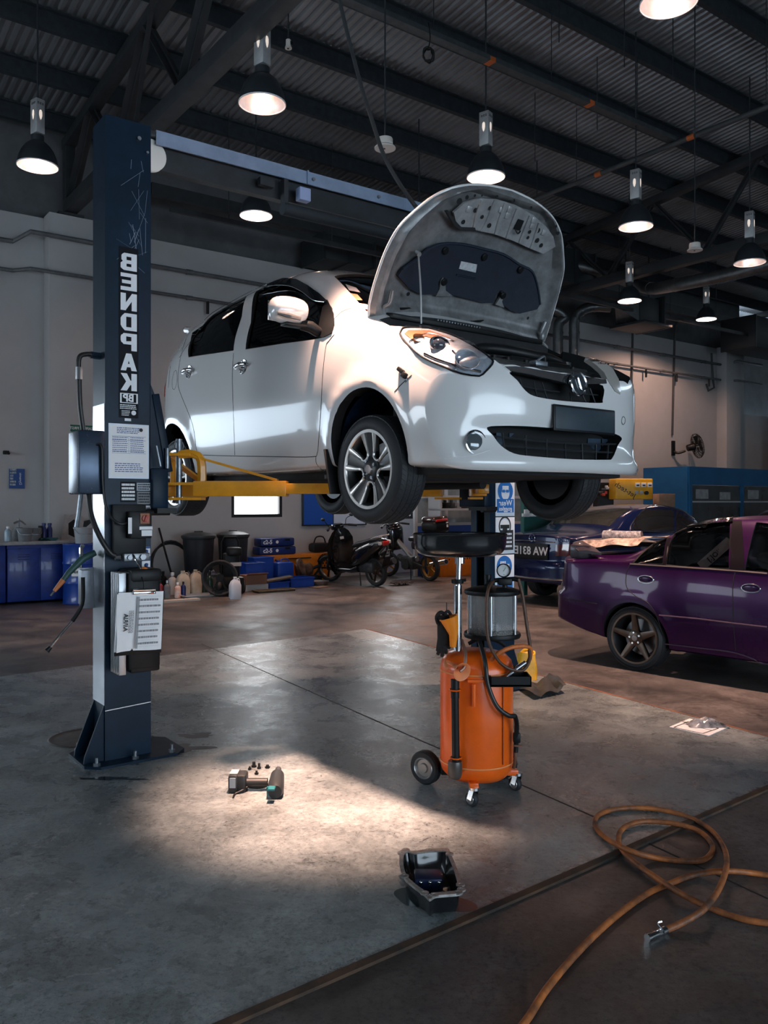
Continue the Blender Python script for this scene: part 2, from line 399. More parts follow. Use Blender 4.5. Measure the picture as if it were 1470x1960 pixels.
# ================================================================== LAMPS AND SERVICES UNDER THE ROOF
MSHADE = mat('lamp_shade_black', (.020, .026, .032), .38, var=.2)
MREFL = mat('lamp_reflector', (.80, .80, .82), .32, .85, var=.25, vscale=10)
MBALL = mat('ballast_grey', (.46, .47, .48), .42, .5, var=.2)
BULB = mat('glowing_bulb', (1, .9, .8), .4, emit=(1.0, .80, .66), estr=3.5)
def lamp_parts(t, zroof):
    # local origin: the rim of the shade
    b = MB(); pr = [(.240, .0), (.236, .03), (.222, .10), (.190, .18), (.145, .245), (.100, .285), (.075, .30), (.075, .37), (.0, .37)]
    b.lathe(pr, n=40); sh = b.build('lamp_shade', MSHADE, t)
    b = MB(); b.lathe([(.238, .002), (.231, .03), (.216, .10), (.184, .175), (.140, .238), (.096, .276), (.0, .29)], n=40); b.build('reflector', MREFL, sh)
    b = MB(); b.lathe([(.243, -.006), (.243, .006), (.236, .006), (.236, -.006)], n=40, closed=True); b.build('rim', mat('rim_white', (.8, .8, .82), .4), sh)
    b = MB(); b.ball((0, 0, .165), .042, 8, 1.7); b.build('bulb', BULB, t)
    b = MB(); b.box((0, 0, .60), (.115, .135, .42), bev=.008); bx = b.build('ballast_box', MBALL, t)
    b = MB()
    for i in range(3): b.box((-.032 + i * .03, -.0685, .76), (.02, .004, .006)); b.box((-.032 + i * .03, -.0685, .745), (.02, .004, .006)); b.box((-.0585, -.035 + i * .03, .76), (.004, .02, .006)); b.box((-.0585, -.035 + i * .03, .745), (.004, .02, .006))
    b.build('vent_slots', BLACK, bx)
    b = MB(); b.lathe([(.0, -.07), (.012, -.05), (.022, -.01), (.02, .03), (.012, .05), (0, .055)], (0, -.069, .62), n=12, sx=.2); b.lathe([(.0, -.07), (.012, -.05), (.022, -.01), (.02, .03), (.012, .05), (0, .055)], (-.059, 0, .62), n=12, sy=.2)
    b.build('lamp_window', mat('warm_lamp_window', (.9, .8, .7), .3, emit=(1, .82, .7), estr=.6), bx)
    b = MB(); b.tube([(0, 0, .81), (0, 0, zroof)], .011, 8); b.build('hanger_rod', STEELD, t)
def lamp(px, py, Y, label, power, loc=None, beam=14.0, ang=48, pt=.06, tilt=0):
    p = V(loc) if loc is not None else P(px, py, Y)
    t = thing('pendant_lamp', label, 'pendant lamp', p, YAW + .3, 'black high-bay lamps hanging under the roof')
    u, v = UV(p); lamp_parts(t, ZR(v) - .05 - p.z)
    if power > 0:
        l = bpy.data.lights.new('lamp_light', 'POINT'); l.energy = power * pt; l.color = LAMP_COLOR; l.shadow_soft_size = .035
        o = bpy.data.objects.new('lamp_light', l); COL.objects.link(o); o.parent = t; o.location = (0, 0, .085); o['kind'] = 'helper'
        l = bpy.data.lights.new('lamp_beam', 'SPOT'); l.energy = power * beam; l.color = LAMP_COLOR; l.shadow_soft_size = .12 if tilt else .05; l.spot_size = R(ang); l.spot_blend = 1.0
        o = bpy.data.objects.new('lamp_beam', l); COL.objects.link(o); o.parent = t; o.location = (0, 0, .09); o['kind'] = 'helper'; o.rotation_euler = (0, tilt * math.cos(.3), 0) if tilt else (0, 0, 0)
    return t
lamp(502, 199, 8.5, 'large black pendant lamp with grey perforated ballast box, right of the lift column top', 60)
lamp(72, 318, 10.2, 'black pendant lamp hanging alone at far left of the lift column', 40, pt=.22)
lamp(490, 413, 12.3, 'small black pendant lamp hanging just below the lift crossbeam', 90, pt=.3)
lamp(930, 339, 10.45, 'brightly lit black pendant lamp directly above the open bonnet', 200, pt=.05)
lamp(1217, 434, 11.9, 'black pendant lamp with plain grey box, lit pinkish, right of the open bonnet', 150, pt=.05)
lamp(1435, 503, 13.2, 'black pendant lamp cut by the right edge below the truss', 60)
lamp(1205, 576, 17.3, 'dim black pendant lamp in front of the boxy extractor unit', 90, pt=.9)
lamp(1352, 611, 20.8, 'small black pendant lamp above the wall fan', 120, pt=3.0)
lamp(1280, 5, 7.07, 'pendant lamp at the top edge of which only the shade rim shows', 230, pt=.02)
lamp(0, 0, 0, 'pendant lamp over the near end of the bay, lighting the floor by the impact wrench', 150, loc=W(2.45, 3.62, 5.6), beam=60, ang=22, tilt=.02)

lamp(0, 0, 0, 'pendant lamp hanging behind the white hatchback roof', 90, loc=W(8.75, 10.9, 5.6), pt=.8)
lamp(0, 0, 0, 'pendant lamp hanging behind the raised bonnet, by the back wall', 90, loc=W(11.6, 10.9, 5.6), pt=.8)
# round detectors on rods
def detector(px, py, Y, r, label, rod=True):
    p = P(px, py, Y); t = thing('heat_detector', label, 'detector', p, YAW, 'round detectors under the roof')
    b = MB(); b.lathe([(0, 0), (r, 0), (r, .012), (r * .8, .03), (r * .76, .03), (r * .74, .085), (r * .7, .1), (0, .1)], n=28); b.build('housing', mat('cream_plastic', (.62, .58, .54), .5), t)
    b = MB(); b.box((r * .62, -r * .45, .06), (.04, .02, .04)); b.cyl((-r * .1, -.0, -.004), (-r * .1, 0, .003), .012); b.build('indicator', BLACK, t)
    if rod:
        u, v = UV(p); b = MB(); b.tube([(0, 0, .1), (0, 0, ZR(v) - p.z - .02)], .008, 8); b.build('hanger_rod', STEELD, t)
detector(737, 285, 8.0, .102, 'white round detector on a long rod above the lift crossbeam')
detector(1330, 480, 11.2, .1, 'white round detector on a long rod in front of the right truss')
p = P(552, 92, 9.7); u, v = UV(p)
detector(552, 93, 9.6, .04, 'tiny round detector on a purlin beside the largest pendant lamp')

# cable tray, cross pipe, coil, hanging cable
b = MB(); u0, u1, v, z = 4.3, 10.95, 7.45, 6.9
rbox(b, u0, u1, v - .06, v + .06, z, z + .008); rbox(b, u0, u1, v - .06, v - .052, z + .008, z + .06); rbox(b, u0, u1, v + .052, v + .06, z + .008, z + .06)
t = tag(b.build('cable_tray', mat('tray_steel', (.07, .085, .095), .5, .4, var=.3)), 'long steel cable tray under the purlins ending at the cross pipe', 'cable tray')
b = MB(); rnd = random.Random(3)
for k in range(5): b.tube([W(u0 + i * .5, v - .035 + .018 * k + rnd.uniform(-.006, .006), z + .02 + rnd.uniform(0, .03)) for i in range(14)], .008, 6)
b.build('cables', BLACK, t)
for uu in (6.2, 8.2, 10.0):
    b = MB(); b.cyl(W(uu, v, z + .06), W(uu, v, ZR(v) - .3), .006, n=6); b.build('hanger_rod', STEELD, t)
for uu, pw in ((7.05, 1), (8.9, 1)):
    b = MB(); rbox(b, uu, uu + .09, v - .062, v + .062, z - .002, z + .05); b.build('marker_band', mat('orange_marker', (.45, .10, .02), .6), t)
b = MB(); b.tube([W(10.85, 12.9, 6.86), W(10.85, 2.5, 6.86)], .04, 10)
t = tag(b.build('cross_pipe', mat('pipe_dark', (.05, .055, .06), .5, var=.3)), 'dark round pipe with orange bands crossing the roof above the bonnet', 'pipe')
for vv in (10.5, 8.9, 7.2):
    b = MB(); b.tube([W(10.85, vv, 6.86), W(10.85, vv - .12, 6.86)], .043, 10); b.build('marker_band', MATS['orange_marker'], t)
for vv in (11.5, 9.3, 6.0):
    b = MB(); b.cyl(W(10.85, vv, 6.88), W(10.85, vv, ZR(vv) - .02), .006, n=6); b.build('hanger_rod', STEELD, t)
p = P(820, 105, 9.35); b = MB(); rnd = random.Random(5); pts = []
for i in range(60):
    a = i * .55; pts.append(p + V((.06 * math.cos(a) + rnd.uniform(-.012, .012), .03 * math.sin(a * 1.3), .075 * math.sin(a) + rnd.uniform(-.012, .012))))
b.tube(pts, .007, 6, sub=2); b.tube([p + V((0, 0, .07)), p + V((.02, 0, .2)), W(*UV(p), 6.9)], .007, 6, sub=4)
tag(b.build('cable_coil', BLACK), 'bundle of black cable hanging coiled from the cable tray', 'cable coil')
b = MB(); b.tube([P(645, -20, 6.9), P(664, 60, 6.75), P(690, 160, 6.5), P(712, 230, 6.3), P(735, 298, 6.1), P(765, 352, 5.95), P(796, 396, 5.82)], .016, 8, sub=6)
tag(b.build('hanging_cable', mat('grey_cable', (.045, .05, .055), .45)), 'thick grey cable hanging from the roof to the lift crossbeam', 'cable')
# thin hanger rods that hold nothing else
for px, py, Y in ((1070, 60, 10.3), (1195, 70, 10.9), (1288, 128, 11.3), (1143, 230, 12.5), (1024, 280, 13.4), (1458, 30, 9.0)):
    p = P(px, py, Y); u, v = UV(p); z1 = ZR(v) - .02; z0 = z1 - 1.1
    b = MB(); b.cyl(V((p.x, p.y, z0)), V((p.x, p.y, z1)), .007, n=6); struct(b.build('trim_rod', STEELD))

# pipes along the back wall
MPIPE = mat('wall_pipe', (.16, .17, .18), .5, .3, var=.3)
def wall_pipe(z, r, label, hang=False, dz=0.0):
    pts = []
    for u, v in ((1.3, 14.02), (3.05, 14.02), (3.25, 13.74), (4.5, 13.74), (4.7, 14.02), (23.0, 14.02), (23.25, 13.74), (24.6, 13.74)): pts.append(W(u, v, z + (dz if v < 13.9 else 0)))
    b = MB(); b.tube(pts, r, 10); o = tag(b.build('wall_pipe', MPIPE), label, 'pipe', 'pipes along the back wall')
    b = MB()
    for u in range(6, 23, 2): b.cyl(W(u, 14.02, z), W(u, 14.16, z), r * .6, n=8); b.cyl(W(u - .06, 14.02, z), W(u + .06, 14.02, z), r * 1.25, n=10)
    b.build('bracket', MPIPE, o)
    if hang:
        for u in (2.75, 6.35, 8.6, 10.9, 13.2, 15.4, 17.6, 19.2, 20.6, 22.2):
            b = MB(); b.cyl(W(u, 14.02, z), W(u, 14.02, z - .24), .028, n=8); b.build('outlet_stub', BLACK, o)
wall_pipe(5.62, .036, 'upper grey pipe running along the back wall', dz=.12)
wall_pipe(5.16, .03, 'lower dark pipe with short downward outlets along the back wall', hang=True)
def conduit(pxs, label):
    b = MB(); b.tube([WL(x, y, 14.115) for x, y in pxs], .03, 8)
    tag(b.build('conduit', mat('conduit_dark', (.05, .053, .056), .5)), label, 'conduit', 'vertical conduits on the right wall')
conduit([(1212, 585), (1210, 700), (1207, 800)], 'vertical dark conduit on the wall just right of the headlamp')
conduit([(1330, 612), (1298, 615), (1292, 622), (1290, 700), (1287, 833)], 'vertical dark conduit dropping to the wall fan')
conduit([(1362, 676), (1364, 720), (1367, 742), (1356, 748), (1352, 735)], 'short looped cable by the far pillar')

# wall fan
p = WL(1287, 858, 14.15); t = thing('wall_fan', 'black wall fan tilted on its bracket beside the far pillar', 'fan', p, YAW)
b = MB(); b.box((0, -.03, 0), (.12, .06, .42), bev=.01); b.tube([(0, -.05, -.1), (.05, -.16, -.14), (.2, -.28, -.08)], .035, 8, sub=3); b.build('bracket', BLACK, t)
ax = V((.78, -.58, .22)).normalized(); c = V((.40, -.50, .05))
b = MB(); b.cyl(c - ax * .26, c - ax * .06, .09, .11, 16); b.build('motor', BLACK, t)
b = MB(); x, y, _ = frame_from(ax)
for k in range(30):
    a = 2 * math.pi * k / 30; d = x * math.cos(a) + y * math.sin(a)
    b.tube([c + ax * .12 + d * .06, c + ax * .12 + d * .24, c + ax * .06 + d * .345, c - ax * .02 + d * .35, c - ax * .07 + d * .22, c - ax * .08 + d * .08], .005, 5)
for rr, off in ((.35, .02), (.24, .12), (.15, .125), (.3, .095)): b.tube([c + ax * off + (x * math.cos(a * .2618) + y * math.sin(a * .2618)) * rr for a in range(24)], .007, 5, closed=True)
b.cyl(c + ax * .11, c + ax * .13, .07, n=16); b.build('cage', BLACK, t)
for k in range(4):
    b = MB(); a0 = k * math.pi / 2; rows = []
    for i in range(5):
        rr = .05 + i * .06; w = .35 + .1 * i
        rows.append([c + (x * math.cos(a0 + s * w * .5) + y * math.sin(a0 + s * w * .5)) * rr + ax * (.03 + .03 * s) for s in (-1, -.3, .3, 1)])
    b.sheet(rows); b.build('blade', BLACK, t)

# round ducts, extractor boxes
MDUCT = mat('spiral_duct_steel', (.16, .175, .185), .36, .85, var=.35, vscale=6)
def duct(pts, r, name, label, cat='duct', group=None):
    b = MB(); b.tube(pts, r, 20, sub=7); o = tag(b.build(name, MDUCT), label, cat, group)
    for a, c in zip(pts[:-1], pts[1:]):
        a, c = V(a), V(c); d = (c - a).normalized(); b = MB(); b.cyl(a + d * .02, a + d * .06, r * 1.06, n=20); b.build('joint_ring', MDUCT, o)
    return o
Yd = 19.8
duct([P(1068, 690, Yd), P(1068, 640, Yd), P(1070, 618, Yd), P(1082, 606, Yd), P(1060, 592, Yd), P(1030, 588, Yd)], .12, 'air_duct', 'left of the two round ducts rising beside the bonnet hinge', group='round air ducts')
duct([P(1099, 690, Yd), P(1099, 640, Yd), P(1100, 612, Yd), P(1110, 596, Yd), P(1135, 587, Yd), P(1168, 588, Yd)], .125, 'air_duct', 'right of the two round ducts, bending over to the extractor', group='round air ducts')
duct([P(1085, 505, 18.6), P(1150, 520, 18.5), P(1205, 540, 18.3), P(1245, 552, 17.8), P(1290, 546, 16.2), P(1400, 524, 15.0), P(1500, 498, 14.2)], .125, 'air_duct', 'long round duct curving under the right truss', group='round air ducts')
t = thing('extractor_unit', 'boxy dark extractor with pyramid inlet high by the back wall', 'extractor', P(1215, 598, 20.2), YAW)
b = MB(); b.box((.1, 0, 0), (.75, .7, .62), bev=.01); b.build('casing', mat('dark_sheet_steel', (.025, .03, .034), .5, .3), t)
b = MB()
for s in ((-1, -1), (1, -1), (1, 1), (-1, 1)): pass
bv = [(-.28, s[0] * .33, s[1] * .3) for s in ((-1, -1), (1, -1), (1, 1), (-1, 1))]; tip = (-.75, 0, .06)
b.add(bv + [tip], [(0, 1, 4), (1, 2, 4), (2, 3, 4), (3, 0, 4), (3, 2, 1, 0)]); b.build('inlet_cone', MDUCT, t)
b = MB(); b.box((.1, -.1, -.36), (1.1, 1.0, .06), bev=.005); b.build('support_tray', MATS['dark_sheet_steel'], t)
b = MB(); b.box((.62, 0, 0), (.05, .85, .8), bev=.005); b.build('end_plate', MATS['dark_sheet_steel'], t)
for sx in (-.35, .55):
    b = MB(); b.cyl((sx, 0, -.3), (sx, 0, 1.9), .015, n=6); b.build('hanger_rod', STEELD, t)
MDD = MATS['dark_sheet_steel']
def rduct(u0, u1, v0, v1, z0, z1, label, name='duct_box'):
    b = MB(); rbox(b, u0, u1, v0, v1, z0, z1, .01)
    for u in (u0 + .02, (u0 + u1) / 2, u1 - .02): rbox(b, u - .02, u + .02, v0 - .025, v1 + .025, z0 - .025, z1 + .025)
    return tag(b.build(name, MDD), label, 'duct', 'rectangular air ducts')
rduct(13.6, 15.0, 12.3, 13.1, 6.35, 7.1, 'rectangular duct high between the bonnet and the right truss')
rduct(21.5, 31, 12.2, 13.2, 5.75, 6.6, 'large dark rectangular duct at the right above the far pillar')
p = WL(680, 497, 13.6); u, v = UV(p)
o = rduct(u - 1.0, u + .2, 13.2, 14.0, p.z - .22, p.z + .24, 'dark rectangular duct end behind the bonnet, left side')
b = MB(); b.cyl(W(u + .24, 13.6, p.z), W(u + 1.5, 13.6, p.z), .24, n=24); tag(b.build('round_duct', MDUCT), 'shiny round duct behind the bonnet, left side', 'duct')
# steel beams just under the wall top, left and right
b = MB(); rbox(b, 5, 22.5, 13.2, 13.32, 6.55, 6.75); struct(b.build('trim_5', MTRUSS))
b = MB(); rbox(b, 5, 22.5, 12.4, 12.46, 6.05, 6.13)
for u in range(6, 22, 2): b.cyl(W(u, 12.43, 6.1), W(u, 12.43, ZR(12.43)), .008, n=6)
struct(b.build('trim_6', MTRUSS))
# ================================================================== TWO-POST CAR LIFT
LU, LVV = 1.665, 4.88
LS = 4.68 - LU                                   # distance between the columns
lift = thing('car_lift', 'dark blue two-post car lift with yellow arms holding up the white hatchback', 'car lift', W(LU, LVV, .008), YAW)
LM = M.Translation(W(LU, LVV, .008)) @ M.Rotation(YAW, 4, 'Z'); LMi = LM.inverted()
def L2(p): return LMi @ V(p)
CHAN = mat('worn_column_side', (.10, .125, .16), .22, .75, var=.5, vscale=3)
GREYST = mat('grey_sticker', (.42, .46, .50), .6)
def section(sgn):
    a, c, t = .135, .11, .012
    pts = [(a, -.045), (a, -c), (-a, -c), (-a, c), (a, c), (a, .045), (a - t, .045), (a - t, c - t), (-a + t, c - t), (-a + t, -c + t), (a - t, -c + t), (a - t, -.045)]
    return [(x * sgn, y) for x, y in pts]
def column(x0, sgn):
    b = MB(M.Translation((x0, 0, 0))); b.prism(section(sgn), 0, 3.715); c = b.build('column', NAVY, lift, smooth=False)
    b = MB(M.Translation((x0, 0, 0)))
    b.prism([(-.26 , -.14), (-.19, -.21), (.26, -.21), (.33, -.14), (.33, .16), (.26, .23), (-.19, .23), (-.26, .16)], -.007, .014)
    b.build('base_plate', NAVY, c)
    for s in (-1, 1):
        g = MB(M.Translation((x0, 0, 0))); y = .09 * s
        pts = [(-sgn * .136, .33), (-sgn * .136, .014), (-sgn * .25, .014), (-sgn * .245, .05)]
        vs = [(px, y + o, pz) for o in (-.006, .006) for px, pz in pts]
        g.add(vs, [(0, 1, 2, 3), (7, 6, 5, 4), (0, 4, 5, 1), (1, 5, 6, 2), (2, 6, 7, 3), (3, 7, 4, 0)]); g.build('gusset', NAVY, c)
    for ax, ay in ((-.2, -.17), (.02, -.17), (.24, -.17), (-.2, .19), (.24, .19)):
        g = MB(M.Translation((x0 + ax, ay, 0))); g.cyl((0, 0, .014), (0, 0, .03), .02, n=6); g.cyl((0, 0, .03), (0, 0, .06), .009, n=10); g.build('anchor_bolt', ZINC, c)
    return c
colA = column(0, 1); colB = column(LS, -1)
b = MB(); b.box((-.1365, 0, 1.195), (.003, .205, 1.73)); b.build('reflection_plate', mat('polished_reflection_plate', (.62, .63, .66), .2, .95, var=.3, vscale=3), colA)  # added plate: bright metal for the daylight reflected on the column side
b = MB(); b.bar((-.135, -.1106, .30), (.135, -.1106, .315), .002, .004); b.build('weld_seam', ALU, colA)
for x, z in ((.06, 3.62), (.11, 3.55)):
    b = MB(); b.cyl((x, -.11, z), (x, -.128, z), .012 if z > 3.6 else .008, n=10); b.build('bolt', ZINC, colA)
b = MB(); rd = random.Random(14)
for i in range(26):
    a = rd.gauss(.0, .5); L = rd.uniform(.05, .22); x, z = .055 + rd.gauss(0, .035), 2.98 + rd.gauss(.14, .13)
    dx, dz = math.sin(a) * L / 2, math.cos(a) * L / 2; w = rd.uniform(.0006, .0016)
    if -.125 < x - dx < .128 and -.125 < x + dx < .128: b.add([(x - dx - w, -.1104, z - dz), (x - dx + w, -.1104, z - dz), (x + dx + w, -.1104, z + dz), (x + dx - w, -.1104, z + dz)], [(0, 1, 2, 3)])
b.build('sheen_scratches', mat('sheen_scuffs', (.20, .25, .33), .35), colA, smooth=False)  # pale scratches; the lamp's sheen on them is painted into the colour
# lettering strip on the near column
FF = -.1112
def fx(px): return (px - 252) / 325.0
def fz(py): return 1.5 + (HY - py) / FPX * 4.83 - .008
def quadxz(b, x0, x1, z0, z1, y): b.add([(x0, y, z0), (x1, y, z0), (x1, y, z1), (x0, y, z1)], [(0, 1, 2, 3)])
def panel(b, x0, x1, z0, z1, y=FF, t=.0015): b.box(((x0 + x1) / 2, y - t / 2, (z0 + z1) / 2), (abs(x1 - x0), t, abs(z1 - z0)))
b = MB(); panel(b, fx(234), fx(271), fz(800), fz(474)); strip = b.build('name_decal', mat('decal_black', (.006, .008, .012), .5, spec=.12), colA)
GL = {'B': [[(0, 0), (.34, 0), (.34, 1), (0, 1)], [(.3, 0), (.8, 0), (.97, .1), (.97, .22), (.3, .22)], [(.3, .39), (.86, .39), (.86, .6), (.3, .6)], [(.3, .8), (.92, .8), (.92, .9), (.78, 1), (.3, 1)], [(.64, .1), (1, .12), (1, .4), (.88, .5), (.64, .5)], [(.64, .5), (.86, .5), (.95, .6), (.95, .86), (.64, .9)]],
      'E': [[(0, 0), (.36, 0), (.36, 1), (0, 1)], [(.3, 0), (1, 0), (1, .22), (.3, .22)], [(.3, .4), (.92, .4), (.92, .6), (.3, .6)], [(.3, .78), (1, .78), (1, 1), (.3, 1)]],
      'N': [[(0, 0), (.32, 0), (.32, 1), (0, 1)], [(.68, 0), (1, 0), (1, 1), (.68, 1)], [(0, 1), (.3, 1), (1, 0), (.7, 0)]],
      'D': [[(0, 0), (.34, 0), (.34, 1), (0, 1)], [(.3, 0), (.75, 0), (.95, .2), (.3, .2)], [(.3, .8), (.95, .8), (.75, 1), (.3, 1)], [(.66, .12), (.9, .14), (1, .3), (1, .7), (.9, .86), (.66, .88)]],
      'P': [[(0, 0), (.34, 0), (.34, 1), (0, 1)], [(.3, .36), (.82, .36), (.96, .5), (.3, .57)], [(.3, .8), (.96, .84), (.82, 1), (.3, 1)], [(.66, .45), (.95, .46), (1, .58), (1, .78), (.95, .9), (.66, .92)]],
      'A': [[(0, 0), (.33, 0), (.62, 1), (.34, 1)], [(.67, 0), (1, 0), (.66, 1), (.38, 1)], [(.2, .2), (.8, .2), (.74, .4), (.26, .4)]],
      'K': [[(0, 0), (.34, 0), (.34, 1), (0, 1)], [(.3, .42), (.62, 1), (1, 1), (.6, .44), (.3, .3)], [(.32, .58), (.58, .66), (1, 0), (.62, 0), (.3, .5)]]}
b = MB()
zt, zb = fz(482), fz(750); hh = (zt - zb) / 7
for i, ch in enumerate('BENDPAK'):
    for q in GL[ch]:
        xr, xl = fx(268), fx(237)
        vs = [(xr - x * (xr - xl), FF - .0022 - .00008 * GL[ch].index(q), zt - (i + 1) * hh + .05 * hh + z * hh * .86) for x, z in q]
        b.add(vs, [tuple(range(len(vs)))])
b.build('lettering', mat('decal_white', (.74, .78, .82), .5), strip, smooth=False)
b = MB(); quadxz(b, fx(236), fx(270), fz(772), fz(753), FF - .0018); quadxz(b, fx(239), fx(267), fz(770.5), fz(754.5), FF - .0019)
text_bm(b, 'BP', .06, plane_mx((fx(252), FF - .0024, fz(762.5)), (1, 0, 0), (0, 0, 1)), .002, .0004)
me = b.mesh(smooth=False); me.materials.append(MATS['decal_white']); me.materials.append(MATS['decal_black'])
for p in me.polygons: p.material_index = 1 if p.index == 1 else 0
link('emblem', me, strip)
b = MB(); lines_bm(b, plane_mx((fx(252), FF - .002, fz(779)), (1, 0, 0), (0, 0, 1)), .10, .03, 3, fill=1, th=.5, rnd=random.Random(2)); lines_bm(b, plane_mx((fx(247), FF - .002, fz(791)), (1, 0, 0), (0, 0, 1)), .05, .035, 4, fill=1, th=.4, rnd=random.Random(4))
b.cyl((fx(262), FF - .0016, fz(790)), (fx(262), FF - .0022, fz(790)), .014, n=16); b.build('small_print', MATS['decal_white'], strip, smooth=False)
b = MB(); panel(b, fx(245), fx(257), fz(806), fz(801), FF); b.build('badge_sticker', MATS['decal_white'], colA)
# stickers under the certificate
def sticker(x0, x1, y0, y1, mtl, rows, inkm, name='sticker', seed=1):
    b = MB(); panel(b, fx(x0), fx(x1), fz(y1), fz(y0), FF); s = b.build(name, mtl, colA)
    if rows:
        b = MB(); lines_bm(b, plane_mx((fx((x0 + x1) / 2), FF - .002, fz((y0 + y1) / 2)), (1, 0, 0), (0, 0, 1)), (fx(x1) - fx(x0)) * .86, (fz(y0) - fz(y1)) * .88, rows, fill=1, th=.6, rnd=random.Random(seed)); b.build('print', inkm, s, smooth=False)
sticker(237, 267, 922, 961, MATS['decal_black'], 5, WHITE, seed=3); sticker(268, 296, 924, 939, GREYST, 3, INK, seed=4)
sticker(269, 296, 941, 965, mat('grey_dark_sticker', (.22, .22, .23), .6), 4, INK, seed=5); sticker(280, 295, 968, 996, mat('pink_sticker', (.6, .55, .56), .6), 3, INK, seed=6)
sticker(286, 292, 1000, 1028, MATS['decal_black'], 6, WHITE, seed=9)
for y0, y1 in ((1047, 1066), (1071, 1092)):
    sticker(278, 294, y0, y1, WHITE, 0, INK); b = MB(); panel(b, fx(278), fx(294), fz(y0 + 4), fz(y0), FF - .0016); b.ball((fx(286), FF - .004, fz(y1 - 9)), .012, 6); b.bar((fx(283), FF - .003, fz(y1 - 3)), (fx(289), FF - .003, fz(y1 - 12)), .003, .012); b.build('warning_print', NAVYINK, colA)

# crossbeam, pulley and limit bar
BEAMM = mat('beam_light_blue', (.24, .33, .47), .35, .2, var=.25, vscale=5)
b = MB(); b.box((LS / 2, -.085, 3.67), (LS - .35, .012, .085)); b.box((LS / 2, -.03, 3.706), (LS - .35, .11, .012)); beam = b.build('crossbeam', BEAMM, lift, smooth=False)
b = MB(); b.box((LS / 2, -.005, 3.60), (LS - .34, .06, .2)); b.build('beam_web', STEELD, beam, smooth=False)
for x in (LS * .42, LS * .6, LS * .77):
    b = MB(); b.cyl((x, -.09, 3.668), (x, -.105, 3.668), .012, n=8); b.build('bolt', ZINC, beam)
b = MB(); b.box((LS * .405, -.098, 3.67), (.010, .014, .09)); b.build('splice_plate', BEAMM, beam)
for x, s in ((.135, 1), (LS - .135, -1)):
    b = MB(); b.box((x + s * .06, .0, 3.69), (.18, .17, .035), bev=.004); b.build('end_bracket', STEELD, beam)
for x in (.155, LS - .155):
    b = MB(); b.lathe([(0, -.014), (.092, -.014), (.097, -.011), (.086, 0), (.097, .011), (.092, .014), (0, .014)], (x, -.045, 3.57), (0, 1, 0), 32); b.build('pulley', mat('pale_pulley', (.72, .72, .68), .4), lift)
b = MB(); b.tube([(LS * .34, -.1, 3.42), (LS * .97, -.1, 3.42)], .042, 14); bar = b.build('limit_bar', mat('padded_bar', (.018, .03, .04), .7), lift)
b = MB(); b.box((LS * .345, -.1, 3.50), (.03, .05, .22)); b.box((LS * .30, -.1, 3.56), (.10, .04, .05)); b.build('bar_hinge', STEELD, bar)
b = MB(); b.box((LS * .385, -.14, 3.525), (.085, .06, .085), bev=.006); b.build('limit_switch', mat('switch_blue', (.28, .38, .62), .5), bar)
b = MB(); b.tube([(.16, -.0, 3.5), (.16, 0, 1.9)], .006, 6); b.build('lift_cable', STEELD, lift)

# carriages and arms
ZA = 1.575
def arm(pv, tip, inner, zc, brace):
    pv, tip = V((pv[0], pv[1], zc)), V((tip[0], tip[1], zc)); d = (tip - pv).normalized(); L = (tip - pv).length
    b = MB(); b.bar(pv + d * .10, pv + d * (L * inner), .105, .092, bev=.006); a = b.build('lift_arm', YELLOW, lift)
    b = MB(); b.bar(pv + d * (L * .45), tip + d * .03, .075, .062, bev=.004); b.build('arm_extension', YELLOW, a)
    n = V((-d.y, d.x, 0))
    b = MB(); b.box(pv + d * .05 + V((0, 0, .03)), (.2, .1, .016), math.atan2(d.y, d.x)); b.box(pv + d * .05 + V((0, 0, -.06)), (.2, .1, .016), math.atan2(d.y, d.x)); b.build('clevis_plate', YELLOW, a)
    if brace:
        b = MB(); b.tube([pv + d * .0 + V((0, 0, .205)), pv + d * .08 + V((0, 0, .21)), pv + d * .135 + V((0, 0, .17)), pv + d * .14 + V((0, 0, .0))], .028, 6, sub=4); b.box(pv + d * .0 + V((0, 0, .205)), (.16, .09, .016), math.atan2(d.y, d.x)); b.build('clevis_arch', YELLOW, a)
        b = MB(); b.bar(pv + d * .06 + V((0, 0, .205)), pv + d * .60 + V((0, 0, .05)), .05, .014); b.build('brace_strap', YELLOW, a)
        b = MB(); b.cyl(pv + V((0, 0, -.09)), pv + V((0, 0, .3)), .018, n=12); b.tube([pv + V((.03 * math.cos(t), 0, .26 + .03 * math.sin(t))) for t in [k * .6283 for k in range(10)]], .004, 5, closed=True); b.build('pivot_pin', ZINC, a)
    b = MB(); b.cyl(tip + V((0, 0, .03)), tip + V((0, 0, .06)), .03, n=14); b.cyl(tip + V((0, 0, .058)), tip + V((0, 0, .082)), .06, n=20); b.build('lift_pad', RUBBER, a)
